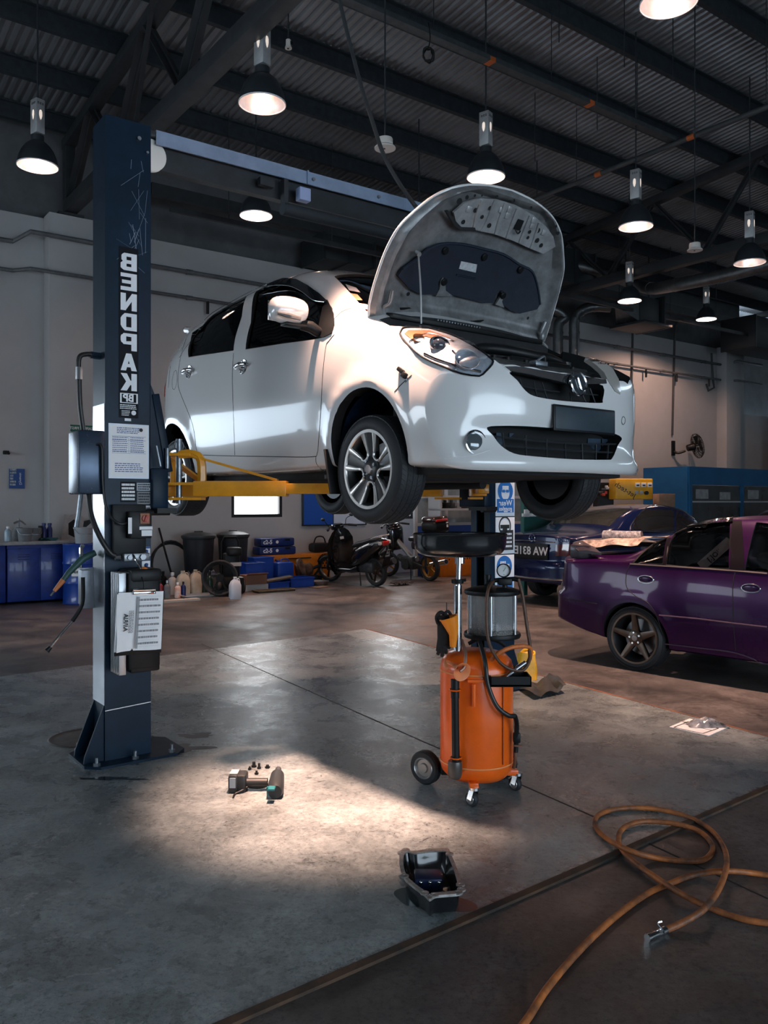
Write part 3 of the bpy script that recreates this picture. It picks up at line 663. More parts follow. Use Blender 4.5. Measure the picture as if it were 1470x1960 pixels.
def carriage(x0, s):
    b = MB(); b.box((x0 + s * .18, -.0, ZA - .0), (.10, .30, .24), bev=.012); b.box((x0 + s * .08, 0, ZA + .3), (.12, .08, .85), bev=.006); c = b.build('carriage', NAVY, lift)
    b = MB(); pts = [(x0 + s * .13, ZA + .10), (x0 + s * .25, ZA + .10), (x0 + s * .155, ZA + .56), (x0 + s * .13, ZA + .62)]
    vs = [(px, y, z) for y in (-.115, -.10) for px, z in pts]; b.add(vs, [(0, 1, 2, 3), (7, 6, 5, 4), (0, 4, 5, 1), (1, 5, 6, 2), (2, 6, 7, 3), (3, 7, 4, 0)])
    b.bar((x0 + s * .245, -.10, ZA + .10), (x0 + s * .16, -.10, ZA + .56), .05, .045, bev=.005); b.build('carriage_web', NAVY, c)
    b = MB(); b.cyl((x0 + s * .22, -.15, ZA + .12), (x0 + s * .22, -.15, ZA + .24), .012, n=10); b.bar((x0 + s * .17, -.17, ZA + .13), (x0 + s * .145, -.17, ZA + .25), .012, .006); b.build('lock_pin', ZINC, c)
    b = MB(); b.cyl((x0 + s * .10, -.13, ZA - .14), (x0 + s * .24, -.13, ZA - .14), .02, n=10); b.box((x0 + s * .2, -.10, ZA - .13), (.12, .2, .03)); b.build('gear_segment', BLACK, c)
carriage(0, 1); carriage(LS, -1)
def tipl(x, y): p = L2(V((.545 + .6157 * x + .788 * y, 4.879 - .788 * x + .6157 * y, 0))); return (p.x, p.y)
arm((.305, -.12), tipl(-.57, -.62), .70, ZA, True)
arm((.305, .12), tipl(-2.02, -.62), .6, ZA, True)
arm((LS - .305, -.12), tipl(-.57, .62), .6, ZA + .01, False)
arm((LS - .305, .12), tipl(-2.02, .62), .55, ZA + .01, False)

# power unit, switch box, hoses on the near column
b = MB(); b.box((fx(250), -.135, fz(1015)), (.19, .045, .30), bev=.004); brk = b.build('motor_bracket', BLACK, lift)
b = MB(); b.box((fx(262), -.19, fz(1004)), (.125, .10, .155), bev=.008); sw = b.build('switch_box', BLACK, lift)
b = MB(); b.box((fx(268), -.243, fz(992)), (.055, .008, .06), bev=.002); b.build('switch_plate', mat('copper_plate', (.30, .12, .06), .45), sw)
b = MB(); b.cyl((fx(268), -.245, fz(992)), (fx(268), -.262, fz(992)), .02, n=18); b.bar((fx(268) - .008, -.268, fz(992) - .02), (fx(268) + .006, -.268, fz(992) + .02), .012, .012, up=(0, 1, 0), bev=.003); b.build('rotary_switch', mat('red_knob', (.35, .05, .03), .4), sw)
b = MB(); panel(b, fx(262), fx(282), fz(1025), fz(1014), -.2405); panel(b, fx(258), fx(283), fz(1013), fz(1007), -.2405); b.build('switch_label', PAPER, sw)
b = MB(); quadxz(b, fx(237), fx(244), fz(1020), fz(990), -.2406); b.build('side_label', PAPER, sw)
b = MB(); b.box((fx(258), -.17, fz(1065)), (.15, .07, .045), bev=.004); b.cyl((fx(243), -.2, fz(1065)), (fx(243), -.222, fz(1065)), .014, n=8); b.cyl((fx(268), -.2, fz(1065)), (fx(268), -.22, fz(1065)), .018, n=6); b.cyl((fx(230), -.17, fz(1065)), (fx(220), -.17, fz(1065)), .014, n=8); b.build('valve_block', mat('valve_steel', (.2, .21, .22), .35, .8), lift)
b = MB(); b.tube([(fx(250), -.2, fz(1060)), (fx(253), -.24, fz(1072)), (fx(260), -.26, fz(1090)), (fx(263), -.26, fz(1095))], .007, 8, sub=3); b.build('release_lever', CHROME, lift)
b = MB(); b.cyl((fx(265), -.262, fz(1091)), (fx(265), -.285, fz(1091)), .026, .02, 18); b.build('orange_cap', mat('orange_plastic', (.8, .2, .03), .45), lift)
b = MB(); b.box((fx(260), -.215, fz(1180)), (.19, .19, .56), bev=.02); pu = b.build('power_unit', BLACK, lift)
b = MB(); b.box((fx(263), -.215, fz(1098)), (.185, .2, .075), bev=.018); b.build('top_cap', BLACK, pu)
for i in range(5):
    b = MB(); b.box((fx(221), -.285 + i * .033, fz(1185)), (.04, .012, .57), bev=.003); b.build('cooling_fin', mat('cast_aluminium', (.42, .43, .45), .35, .8), pu)
b = MB(); b.box((fx(262), -.22, fz(1262)), (.17, .17, .09), bev=.01); b.build('oil_tank', BLACK, pu)
b = MB(); b.box((-.215, -.035, 1.72), (.15, .2, .36), bev=.01); hb = b.build('hose_cover', mat('cover_blue', (.03, .05, .085), .22, .4, var=.3), lift)
HOSE = mat('black_hose', (.012, .013, .014), .4)
b = MB(); b.tube([(-.135, -.03, 2.34), (-.22, -.05, 2.34), (-.265, -.06, 2.31), (-.265, -.06, 2.2), (-.26, -.06, 2.05), (-.235, -.05, 1.88)], .014, 10, sub=6); ho = b.build('hydraulic_hose', HOSE, lift)
b = MB(); b.tube([(-.136, -.03, 2.34), (-.2, -.045, 2.34)], .02, 8); b.build('hose_fitting', CHROME, ho); b = MB(); b.tube([(-.265, -.06, 2.26), (-.265, -.06, 2.19)], .021, 8); b.build('hose_fitting', CHROME, ho)
b = MB(); b.tube([(-.22, -.08, 1.55), (-.215, -.12, 1.42), (-.18, -.16, 1.3), (-.13, -.18, 1.21), (-.1, -.18, 1.19)], .015, 10, sub=6); b.build('hydraulic_hose', HOSE, lift)
b = MB(); b.tube([(-.19, -.13, 1.82), (-.165, -.15, 1.8), (-.16, -.15, 1.6), (-.14, -.16, 1.45), (-.09, -.2, 1.375), (-.03, -.2, 1.375)], .008, 8, sub=6); b.build('power_cable', HOSE, lift)
b = MB(); b.tube([(-.235, .0, 1.55), (-.25, .0, 1.42), (-.262, 0, 1.35)], .014, 8); b.build('air_pipe', ZINC, lift)
# tool bracket at the back of the column
b = MB(); b.box((-.17, .09, .99), (.10, .012, .24), bev=.003); b.box((-.20, .06, 1.0), (.05, .08, .2), bev=.003); b.build('tool_bracket', mat('bracket_grey', (.30, .32, .36), .4, .4, var=.3), lift)

def guns(mx):
    t = thing('spray_gun', 'dark green handled air spray gun with orange tip hanging on the lift column', 'spray gun', mx)
    t.rotation_euler = (0, 0, YAW)
    b = MB(); b.tube([(.10, 0, .10), (.03, 0, .07), (-.05, 0, -.01), (-.08, 0, -.05)], [.018, .022, .017, .014], 10); b.build('body', mat('dark_green_handle', (.02, .06, .055), .5), t)
    b = MB(); b.tube([(-.08, 0, -.05), (-.13, 0, -.11)], [.016, .010], 10); b.build('tip', mat('orange_tip', (.45, .14, .04), .5), t)
    b = MB(); b.tube([(.02, 0, .08), (.02, 0, .13), (.03, 0, .15)], .012, 8); b.tube([(-.13, 0, -.11), (-.15, 0, -.135)], .006, 8); b.build('fitting', CHROME, t)
pg = LM @ V((-.25, .02, 1.10)); guns(pg)
t = thing('lance', 'bent steel spray lance hanging low at the left of the lift column', 'lance', LM @ V((-.22, .02, 1.0)), YAW)
b = MB(); b.tube([(0, 0, .06), (.0, 0, -.06), (-.015, 0, -.12), (-.06, 0, -.19)], .012, 8, sub=4); b.build('grip', BLACK, t)
b = MB(); b.tube([(-.06, 0, -.19), (-.13, 0, -.265), (-.185, 0, -.33)], .007, 8, sub=3); b.build('pipe', CHROME, t)
b = MB(); b.cyl((-.18, 0, -.325), (-.20, 0, -.345), .012, .016, 10); b.build('nozzle', BLACK, t)

# certificate in a clear sleeve, and the clipboard
def fpt(px, py, y): return LM @ V((fx(px), y, fz(py)))
t = thing('certificate', 'white printed certificate in a clear sleeve fixed on the lift column', 'certificate', fpt(252.5, 864, FF - .004), YAW)
w, h = fx(291) - fx(214), fz(812) - fz(916)
b = MB(); b.box((0, 0, 0), (w, .004, h)); b.build('sheet', mat('bluish_paper', (.66, .74, .84), .35), t)
b = MB(); b.box((0, -.0003, 0), (w * .93, .0044, h * .94)); b.build('page', PAPER, t)
b = MB(); rd = random.Random(8)
m0 = plane_mx((0, -.003, 0), (1, 0, 0), (0, 0, 1))
lines_bm(b, m0 @ M.Translation((0, h * .38, 0)), w * .6, h * .12, 4, fill=1, th=.45, rnd=rd); lines_bm(b, m0 @ M.Translation((-w * .22, h * .12, 0)), w * .38, h * .3, 8, fill=.9, th=.35, rnd=rd)
lines_bm(b, m0 @ M.Translation((w * .22, h * .12, 0)), w * .38, h * .3, 8, fill=.7, th=.35, rnd=rd); lines_bm(b, m0 @ M.Translation((0, -h * .3, 0)), w * .7, h * .18, 5, fill=1, th=.4, rnd=rd)
for z in (.27, .20, .0, -.04): quadxz(b, -w * .42, w * .42, z * h, z * h + .0016, -.0029)
quadxz(b, -w * .01, -w * .005, -.04 * h, .27 * h, -.0029); b.build('print', NAVYINK, t, smooth=False)
b = MB(); b.lathe([(0, 0), (.011, 0), (.011, .001), (0, .001)], (w * .3, -.0028, h * .4), (0, -1, 0), 12); b.build('crest', INK, t)

p = LM @ V((fx(262) - .045, -.335, fz(1180))); t = thing('clipboard', 'clipboard holding a dog-eared job sheet, hung on the lift power unit', 'clipboard', p, YAW, rot=(R(4), R(1.5), YAW))
b = MB(); b.box((.004, .01, -.012), (.268, .006, .355), bev=.002); b.build('board', BLACK, t)
b = MB(); rows = []
for i in range(9):
    rows.append([(-.130 + .258 * j / 8, -.004 - .012 * math.sin(j * .8 + i * .3) * (i / 8) ** 2 - .010 * (j == 0) * (i > 5), .165 - .33 * i / 8) for j in range(9)])
b.sheet(rows); sh = b.build('job_sheet', PAPER, t)
b = MB(); b.box((-.128, .002, -.005), (.012, .012, .32)); b.build('page_stack', PAPER, t)
b = MB(); rd = random.Random(11); m0 = plane_mx((.045, -.018, 0), (1, 0, 0), (0, 0, 1))
lines_bm(b, m0, .13, .28, 8, fill=.95, th=.3, rnd=rd)
for i in range(9): quadxz(b, -.02, .115, .14 - i * .035, .1405 - i * .035, -.0178)
b.build('handwriting', mat('pencil_grey', (.25, .26, .28), .8), sh, smooth=False)
b = MB(); quadxz(b, -.026, -.012, -.15, .14, -.0176); b.build('grey_band', mat('band_grey', (.30, .32, .34), .8), sh, smooth=False)
b = MB(); m1 = plane_mx((-.085, -.0175, -.0), (0, 0, -1), (1, 0, 0)); text_bm(b, 'A//\\RIA', .032, m1, .001, .0004); lines_bm(b, m1 @ M.Translation((0, .03, 0)), .13, .03, 4, fill=1, th=.35, rnd=rd); b.build('heading', INK, sh, smooth=False)
b = MB(); b.tube([(-.05, -.012, .155), (-.05, -.014, .178), (.075, -.014, .178), (.075, -.012, .155)], .006, 8); b.box((.012, -.008, .160), (.12, .012, .016), bev=.003); b.build('clip', CHROME, t)
b = MB(); b.tube([(.01, -.01, .17), (.012, .01, .22), (.013, .05, .25)], .0025, 5, sub=3); b.build('string', BLACK, t)

# round steel cover lying behind the near column
p = FL(160, 1415, 0.0); b = MB(); b.lathe([(0, .012), (.17, .012), (.19, .010), (.205, .016), (.215, .012), (.215, .008), (0, .008)], (0, 0, 0), n=40)
o = tag(b.build('drain_cover', mat('worn_disc', (.14, .13, .12), .5, .4, var=.4)), 'round worn steel cover on the slab behind the lift column base', 'drain cover'); o.location = p
# oil spilled around the column foot
OILM = mat('spilled_oil', (.010, .012, .013), .12, coat=.6)
def puddle(cx, cy, rx, ry, seed, z=.0085, lob=5):
    rd = random.Random(seed); p0 = FL(cx, cy, z); n = 44; ph = [rd.uniform(0, 6.28) for _ in range(lob)]
    vs = [V((p0.x, p0.y, z + .0006))]
    for i in range(n):
        a = 2 * math.pi * i / n; k = 1 + sum(.16 * math.sin((j + 2) * a + ph[j]) for j in range(lob)); vs.append(V((p0.x + rx * k * math.cos(a), p0.y + ry * k * math.sin(a), z)))
    b = MB(); b.add(vs, [(0, 1 + i, 1 + (i + 1) % n) for i in range(n)]); return b
for i, (cx, cy, rx, ry, sd) in enumerate(((205, 1490, .15, .03, 3), (335, 1432, .16, .09, 4), (375, 1408, .12, .05, 6), (320, 1440, .10, .10, 8))):
    o = puddle(cx, cy, rx, ry, sd).build('oil_stain', OILM, norm=True)
    tag(o, ['thin dark oil streak in front of the lift column foot', 'dark oil pool right of the lift column foot', 'scattered oil blot farther right of the lift column', 'oil pool touching the right edge of the column base plate'][i], 'oil stain', None, 'stuff')
# ================================================================== CAR BUILDING TOOLS
def interp_rows(st, n):
    """st: rows (x, a, b, c ...) -> n rows evenly dense in x, smooth (finite difference hermite, monotone)"""
    xs = [r[0] for r in st]; m = len(st); cols = len(st[0]); out = []
    def tang(j, c):
        if j == 0 or j == m - 1: 
            a, b2 = (0, 1) if j == 0 else (m - 2, m - 1); return (st[b2][c] - st[a][c]) / (xs[b2] - xs[a])
        d0 = (st[j][c] - st[j - 1][c]) / (xs[j] - xs[j - 1]); d1 = (st[j + 1][c] - st[j][c]) / (xs[j + 1] - xs[j])
        return 0 if d0 * d1 <= 0 else 2 * d0 * d1 / (d0 + d1)
    for i in range(n):
        x = xs[0] + (xs[-1] - xs[0]) * i / (n - 1); k = 0
        while k < m - 2 and x > xs[k + 1]: k += 1
        h = xs[k + 1] - xs[k]; t = (x - xs[k]) / h; row = [x]
        for c in range(1, cols):
            p0, p1, m0, m1 = st[k][c], st[k + 1][c], tang(k, c) * h, tang(k + 1, c) * h
            row.append((2 * t ** 3 - 3 * t * t + 1) * p0 + (t ** 3 - 2 * t * t + t) * m0 + (-2 * t ** 3 + 3 * t * t) * p1 + (t ** 3 - t * t) * m1)
        out.append(row)
    return out
def section_pts(row, m=6):
    x, zb, ws, wm, zm, wb, zbe, wr, zre, zt = row
    k = [V((0, 0, zb)), V((ws * .6, 0, zb)), V((ws * .93, 0, zb + .012)), V((ws, 0, zb + .085)), V((wm, 0, zm)), V((wb, 0, zbe)),
         V((wb + (wr - wb) * .5 + .008, 0, zbe + (zre - zbe) * .55)), V((wr, 0, zre)), V((wr * .78, 0, zre + (zt - zre) * .62)), V((wr * .4, 0, zre + (zt - zre) * .93)), V((0, 0, zt))]
    full = [V((-k[1].x, 0, k[1].z))] + k + [V((-k[-2].x, 0, k[-2].z))]
    out = []
    for i in range(1, len(full) - 2):
        p0, p1, p2, p3 = full[i - 1], full[i], full[i + 1], full[i + 2]
        for q in range(m):
            t = q / m; out.append(.5 * (2 * p1 + (p2 - p0) * t + (2 * p0 - 5 * p1 + 4 * p2 - p3) * t * t + (3 * p1 - p0 - 3 * p2 + p3) * t ** 3))
    out.append(full[-2]); return [(max(p.x, 0), p.z) for p in out]
def car_body(st, DF, DR, xf0, xr0, arches, flare=.016, nlen=110, inset=0.0, xlim=None, extra=None):
    """closed loft. DF/DR(y,z): how far nose and tail fall back; xf0/xr0: where that starts"""
    rows = interp_rows(st, nlen); x_end, x_start = rows[-1][0], rows[0][0]
    if xlim: rows = [r for r in rows if xlim[0] <= r[0] <= xlim[1]]
    rings = []
    def place(xs, y, z):
        x = xs
        if xs > xf0: x -= ((xs - xf0) / (x_end - xf0)) ** 1.6 * DF(y, z)
        if xs < xr0: x += ((xr0 - xs) / (xr0 - x_start)) ** 1.6 * DR(y, z)
        return x
    for r in rows:
        half = section_pts(r); pts = []
        if inset: half = [(max(y - inset, 0) if y > .05 else y, z - inset * (1 if z > .8 else -1)) for y, z in half]
        ring = [(y, z) for y, z in half] + [(-y, z) for y, z in half[-2:0:-1]]
        vs = []
        for y, z in ring:
            x = place(r[0], y, z); yy = y
            for ax, az, ar in arches:
                d = math.hypot(x - ax, z - az)
                if abs(y) > .5 and z < az + ar + .3: yy += math.copysign(flare * math.exp(-((d - ar - .025) / .05) ** 2), y)
            if extra:
                dx, dy, dz = extra(x, yy, z); vs.append(V((x + dx, yy + dy, z + dz)))
            else: vs.append(V((x, yy, z)))
        rings.append((r[0], ring, vs))
    b = MB(); b.sheet([v for _, _, v in rings], closed=True)
    for xs, ring, vs in (rings[0], rings[-1]):
        zs = [z for _, z in ring]; zc = (min(zs) + max(zs)) / 2; caps = [vs]
        for c in (.93, .85, .75, .62, .48, .33, .18, .06):
            rr = []
            for y, z in ring:
                y2, z2 = y * c, zc + (z - zc) * c; x = place(xs, y2, z2)
                if extra: e = extra(x, y2, z2); rr.append(V((x + e[0], y2 + e[1], z2 + e[2])))
                else: rr.append(V((x, y2, z2)))
            caps.append(rr)
        b.sheet(caps, closed=True); b.add(caps[-1], [tuple(range(len(caps[-1])))])
    return b
def boolean(o, cutter, op='DIFFERENCE'):
    md = o.modifiers.new('cut', 'BOOLEAN'); md.operation = op; md.object = cutter; md.solver = 'EXACT'
    try: md.material_mode = 'TRANSFER'
    except Exception: pass
    bpy.context.view_layer.update()
    me = bpy.data.meshes.new_from_object(o.evaluated_get(bpy.context.evaluated_depsgraph_get()))
    o.modifiers.clear(); old = o.data
    if len(me.polygons) > .5 * len(old.polygons): o.data = me; bpy.data.meshes.remove(old)
    else: print('cut failed', o.name)
    bpy.data.objects.remove(cutter)
def restore_normals(o, src_bm_mesh):
    """give the uncut outer surface its smooth normals back after the cuts"""
    src = src_bm_mesh; src.calc_loop_triangles()
    co = [v.co.copy() for v in src.vertices]; no = [v.normal.copy() for v in src.vertices]
    polys = [tuple(t.vertices) for t in src.loop_triangles]; bvh = BVHTree.FromPolygons(co, polys)
    me = o.data; nors = [None] * len(me.loops)
    for p in me.polygons:
        p.use_smooth = True; fn = p.normal
        for li in p.loop_indices:
            c = me.vertices[me.loops[li].vertex_index].co; hit = bvh.find_nearest(c)
            n = fn
            if hit[0] is not None and hit[3] < .0008:
                t = polys[hit[2]]; A, B, C = co[t[0]], co[t[1]], co[t[2]]
                v0, v1, v2 = B - A, C - A, hit[0] - A; d00, d01, d11, d20, d21 = v0.dot(v0), v0.dot(v1), v1.dot(v1), v2.dot(v0), v2.dot(v1)
                den = d00 * d11 - d01 * d01
                if abs(den) > 1e-14:
                    w1 = (d11 * d20 - d01 * d21) / den; w2 = (d00 * d21 - d01 * d20) / den
                    sn = (no[t[0]] * (1 - w1 - w2) + no[t[1]] * w1 + no[t[2]] * w2)
                    if sn.length > 1e-6:
                        sn.normalize()
                        if sn.dot(fn) > .75: n = sn
            nors[li] = n
    me.normals_split_custom_set(nors)

class Shell:
    """the uncut outer skin of a car, for laying windows, lamps and seams on it"""
    def __init__(s, mesh, mx):
        s.mx = mx; s.inv = mx.inverted()
        mesh.calc_loop_triangles(); s.co = [v.co.copy() for v in mesh.vertices]; s.tr = [tuple(t.vertices) for t in mesh.loop_triangles]
        s.bvh = BVHTree.FromPolygons(s.co, s.tr)
    def px(s, x, y):
        """point and normal where the line of sight through photo point (x, y) meets the skin"""
        o = s.inv @ EYE; d = (s.inv.to_3x3() @ ray(x, y)).normalized()
        h = s.bvh.ray_cast(o, d)
        if h[0] is None:
            t = (s.inv @ EYE).length; best = None
            for k in range(60):
                q = o + d * (t - 1.6 + k * .055); f = s.bvh.find_nearest(q)
                if f[0] is not None and (best is None or f[3] < best[3]): best = f
            return best[0], best[1]
        return h[0], h[1] if h[1].dot(d) < 0 else -h[1]
    def hit(s, o, d):
        h = s.bvh.ray_cast(V(o), V(d).normalized())
        if h[0] is None: h = s.bvh.find_nearest(V(o))
        return h[0], h[1]
    def patch(s, poly, off, th=.004, step=9.0, fn=None, mirror=False):
        """a panel lying on the skin with the given outline; returns an MB"""
        fn = fn or s.px; poly = [tuple(p) for p in poly]; dense = []
        for a, c in zip(poly, poly[1:] + poly[:1]):
            L = math.hypot(c[0] - a[0], c[1] - a[1]); k = max(1, int(L / step))
            for i in range(k): dense.append((a[0] + (c[0] - a[0]) * i / k, a[1] + (c[1] - a[1]) * i / k))
        n = len(dense); pts = [V(p).to_2d() if False else V((p[0], p[1])) for p in dense]
        x0, x1 = min(p.x for p in pts), max(p.x for p in pts); y0, y1 = min(p.y for p in pts), max(p.y for p in pts)
        def inside(q):
            c = False
            for i in range(n):
                a, b2 = pts[i], pts[i - 1]
                if (a.y > q.y) != (b2.y > q.y) and q.x < (b2.x - a.x) * (q.y - a.y) / (b2.y - a.y) + a.x: c = not c
            return c
        gy = y0 + step / 2
        while gy < y1:
            gx = x0 + step / 2
            while gx < x1:
                q = V((gx, gy))
                if inside(q) and min((q - p).length for p in pts[:n]) > step * .5: pts.append(q)
                gx += step
            gy += step
        vs, _, fs, *_ = delaunay_2d_cdt(pts, [(i, (i + 1) % n) for i in range(n)], [list(range(n))], 1, 1e-4)
        P3, N3 = [], []
        for v in vs:
            h, nn = fn(v.x, v.y); P3.append(h); N3.append(nn)
        top = [p + q * off for p, q in zip(P3, N3)]; bot = [p + q * (off - th) for p, q in zip(P3, N3)]
        cnt = {}
        for f in fs:
            for i in range(len(f)):
                e = (f[i], f[(i + 1) % len(f)]); cnt[e] = 1
        k = len(vs); faces = [tuple(f) for f in fs] + [tuple(i + k for i in reversed(f)) for f in fs]
        for (i, j) in cnt:
            if (j, i) not in cnt: faces.append((j, i, i + k, j + k))
        b = MB(); b.add(top + bot, faces)
        if mirror: b.add([V((p.x, -p.y, p.z)) for p in top + bot], [tuple(reversed(f)) for f in faces])
        return b
    def seam(s, b, pts, r=.0028, sub=5, fn=None, mirror=False, off=-.0006):
        fn = fn or s.px; q = []
        for p in catmull([V((x, y, 0)) for x, y in pts], sub):
            h, n = fn(p.x, p.y); q.append(h + n * off)
        b.tube(q, r, 6)
        if mirror: b.tube([V((p.x, -p.y, p.z)) for p in q], r, 6)
        return b

TYRE = mat('tyre_rubber', (.017, .019, .022), .6, bump=.15, bscale=70)
RIMFACE = mat('machined_alloy', (.56, .54, .52), .28, .9, var=.15)
RIMBLACK = mat('rim_black', (.015, .016, .018), .35)
def wheel(parent, loc, axis, rt, rr, wd, spokes, facemat, name='wheel', style='twin', label=None):
    """wheel standing on local axis (pointing outwards); rt tyre radius, rr rim radius, wd width"""
    x, y, d = frame_from(axis); m = M((x, y, d)).transposed().to_4x4(); m.translation = V(loc)
    h = wd / 2
    b = MB(m); sw = rt - rr
    pr = [(rr - .012, -h * .8), (rr + .01, -h * .95), (rr + sw * .45, -h * 1.04), (rt - .025, -h * .93), (rt - .006, -h * .8), (rt, -h * .6), (rt, h * .6), (rt - .006, h * .8), (rt - .025, h * .93), (rr + sw * .45, h * 1.04), (rr + .012, h * .96), (rr - .004, h * .84), (rr - .012, h * .8)]
    b.lathe(pr, n=72); t = b.build(name, TYRE, parent, angle=50)
    if label: t['label'] = label
    # tread blocks
    b = MB(m); nb = 70
    for i in range(nb):
        a = 2 * math.pi * i / nb
        for zc, zw, sk in ((-h * .72, h * .22, .03), (-h * .36, h * .26, .03), (0, h * .22, 0), (h * .36, h * .26, -.03), (h * .72, h * .22, -.03)):
            vs = []
            for rr2 in (rt - .004, rt + .0022):
                for da, zz in ((-.039 + sk, -zw * .58), (.039 + sk, -zw * .58), (.039 - sk, zw * .58), (-.039 - sk, zw * .58)):
                    q = rr2 - (.007 if abs(zc + zz) > h * .7 else 0); vs.append(V((q * math.cos(a + da), q * math.sin(a + da), zc + zz)))
            b.add(vs, [(4, 5, 6, 7), (0, 1, 5, 4), (1, 2, 6, 5), (2, 3, 7, 6), (3, 0, 4, 7)])
    b.build('tread', TYRE, t, smooth=False)
    b = MB(m); b.lathe([(rr + .006, h * .90), (rr + .002, h * .93), (rr - .010, h * .90), (rr - .022, h * .70), (rr - .03, h * .2), (rr - .05, -h * .6), (0, -h * .6)], n=60); b.build('rim_barrel', RIMBLACK, t)
    b = MB(m); b.lathe([(rr + .008, h * .88), (rr + .006, h * .945), (rr - .010, h * .935), (rr - .013, h * .86)], n=60); b.build('rim_lip', facemat, t)
    ro = rr - .008; zo, zi = h * .90, h * .66
    def spoke(b, a0, a1, w0, w1, th=.022, r0=.052, dz=0.0):
        k = 7; rows = []
        for i in range(k):
            f = i / (k - 1); r = r0 + (ro - r0) * f; a = a0 + (a1 - a0) * (f ** .8); w = w0 + (w1 - w0) * f; z = zi + (zo - zi) * (f ** 1.3) + dz
            c, s_ = math.cos(a), math.sin(a); px_, py_ = -s_, c
            rows.append([V((r * c + px_ * q, r * s_ + py_ * q, z + zz)) for q, zz in ((-w, -th), (-w, 0), (-w * .55, .004), (w * .55, .004), (w, 0), (w, -th))])
        b.sheet(rows, closed=True)
    if style == 'twin':
        bb = MB(m); bf = MB(m)
        for i in range(spokes):
            a = 2 * math.pi * i / spokes + .3
            bb2 = 2 * math.pi / spokes
            spoke(bb, a, a, .032, .052, dz=-.008)
            for s in (-1, 1): spoke(bf, a + s * .30, a + s * .255, .007, .019, r0=.075)
            for s in (-1, 1): pass
        bb.lathe([(0, zi + .012), (.05, zi + .012), (.066, zi), (.07, zi - .03)], n=30)
        bb.build('spoke_core', RIMBLACK, t)
        bf.build('spokes', facemat, t)
        # U-shaped joins between neighbouring spoke faces near the hub
        bj = MB(m)
        for i in range(spokes):
            a = 2 * math.pi * (i + .5) / spokes + .3; hw = math.pi / spokes - .30
            bj.tube([V((r * math.cos(a + da), r * math.sin(a + da), zi + .002)) for r, da in ((.088, -hw), (.072, -hw * .75), (.066, 0), (.072, hw * .75), (.088, hw))], .007, 6, sub=3)
        bj.build('spoke_joins', facemat, t)
    else:
        bf = MB(m)
        for i in range(spokes): spoke(bf, 2 * math.pi * i / spokes + .35, 2 * math.pi * i / spokes + .35, .034, .020, th=.03)
        bf.lathe([(0, zi + .016), (.045, zi + .016), (.07, zi + .004), (.075, zi - .03)], n=30); bf.build('spokes', facemat, t)
    b = MB(m); b.lathe([(0, zi + .024), (.024, zi + .022), (.029, zi + .010), (.029, zi)], n=24); b.build('centre_cap', mat('cap_grey', (.28, .24, .23), .35, .6), t)
    for i in range(4 if style == 'twin' else 5):
        k = 4 if style == 'twin' else 5
        b = MB(m); a = 2 * math.pi * i / k + .5; c = V((.05 * math.cos(a), .05 * math.sin(a), 0)); b.cyl(c + V((0, 0, zi - .004)), c + V((0, 0, zi + .020)), .0095, n=6); b.build('wheel_nut', CHROME, t)
    b = MB(m); b.cyl((0, 0, -h * .5), (0, 0, -h * .35), rr * .72, n=36); b.build('brake_disc', mat('disc_steel', (.2, .2, .21), .35, .9), t)
    return t
# ================================================================== WHITE HATCHBACK ON THE LIFT
WHITECAR = mat('pearl_white_paint', (.64, .635, .63), .2, coat=1.0)
UNDER = mat('underbody_black', (.012, .013, .015), .75, var=.3)
CGLASS = glass_mat('tinted_car_glass', (.10, .12, .14), .015)
CA, CF, CL, CZ = V((.545, 4.879, 0)), V((.6157, -.788, 0)), V((.788, .6157, 0)), 1.474
CYAW = math.atan2(CF.y, CF.x)
car = thing('hatchback_car', 'white five-door hatchback raised on the lift with its bonnet open', 'car', CA + V((0, 0, CZ)), CYAW)
CM = M.Translation(CA + V((0, 0, CZ))) @ M.Rotation(CYAW, 4, 'Z'); CMi = CM.inverted()
#      x     zb    ws    wm    zm    wb    zbelt  wr    zre   zt
HST = [(-2.96, .30, .70, .76, .62, .72, 1.02, .56, 1.36, 1.42),
      (-2.80, .27, .74, .80, .62, .77, 1.06, .57, 1.40, 1.465),
      (-2.44, .24, .77, .825, .62, .79, 1.08, .585, 1.425, 1.50),
      (-2.00, .215, .785, .83, .62, .795, 1.065, .60, 1.455, 1.545),
      (-1.50, .21, .79, .8325, .62, .80, 1.03, .605, 1.475, 1.565),
      (-1.10, .21, .79, .8325, .62, .80, 1.00, .60, 1.472, 1.558),
      (-.86, .21, .79, .8325, .62, .80, .985, .595, 1.45, 1.53),
      (-.66, .21, .79, .8325, .62, .802, .97, .605, 1.38, 1.46),
      (-.42, .21, .79, .8325, .62, .805, .955, .64, 1.235, 1.325),
      (-.18, .21, .79, .83, .62, .805, .935, .69, 1.075, 1.17),
      (.00, .21, .79, .83, .62, .80, .91, .72, .985, 1.06),
      (.15, .205, .79, .83, .60, .795, .87, .72, .93, .99),
      (.40, .195, .785, .825, .56, .79, .79, .70, .855, .92),
      (.62, .185, .775, .81, .52, .77, .70, .66, .77, .84),
      (.74, .18, .765, .80, .50, .755, .65, .62, .715, .785)]
def DFh(y, z):
    y = min(abs(y), .83); r = .085 * (y / .8) ** 2 + .20 * (y / .81) ** 6
    r += .55 * max(0, z - .62) ** 1.6 + .14 * max(0, .34 - z) * 0 
    r += .028 * math.exp(-((z - .36) / .07) ** 2) * (1 if y < .6 else max(0, 1 - (y - .6) / .12))
    r -= .022 * math.exp(-((z - .225) / .035) ** 2)
    return r
def DRh(y, z):
    y = min(abs(y), .8); return .06 * (y / .7) ** 2 + .14 * (y / .76) ** 6 + .33 * max(0, z - .95) ** 1.2
ARCH = [(0.0, .305, .325), (-2.44, .305, .32)]
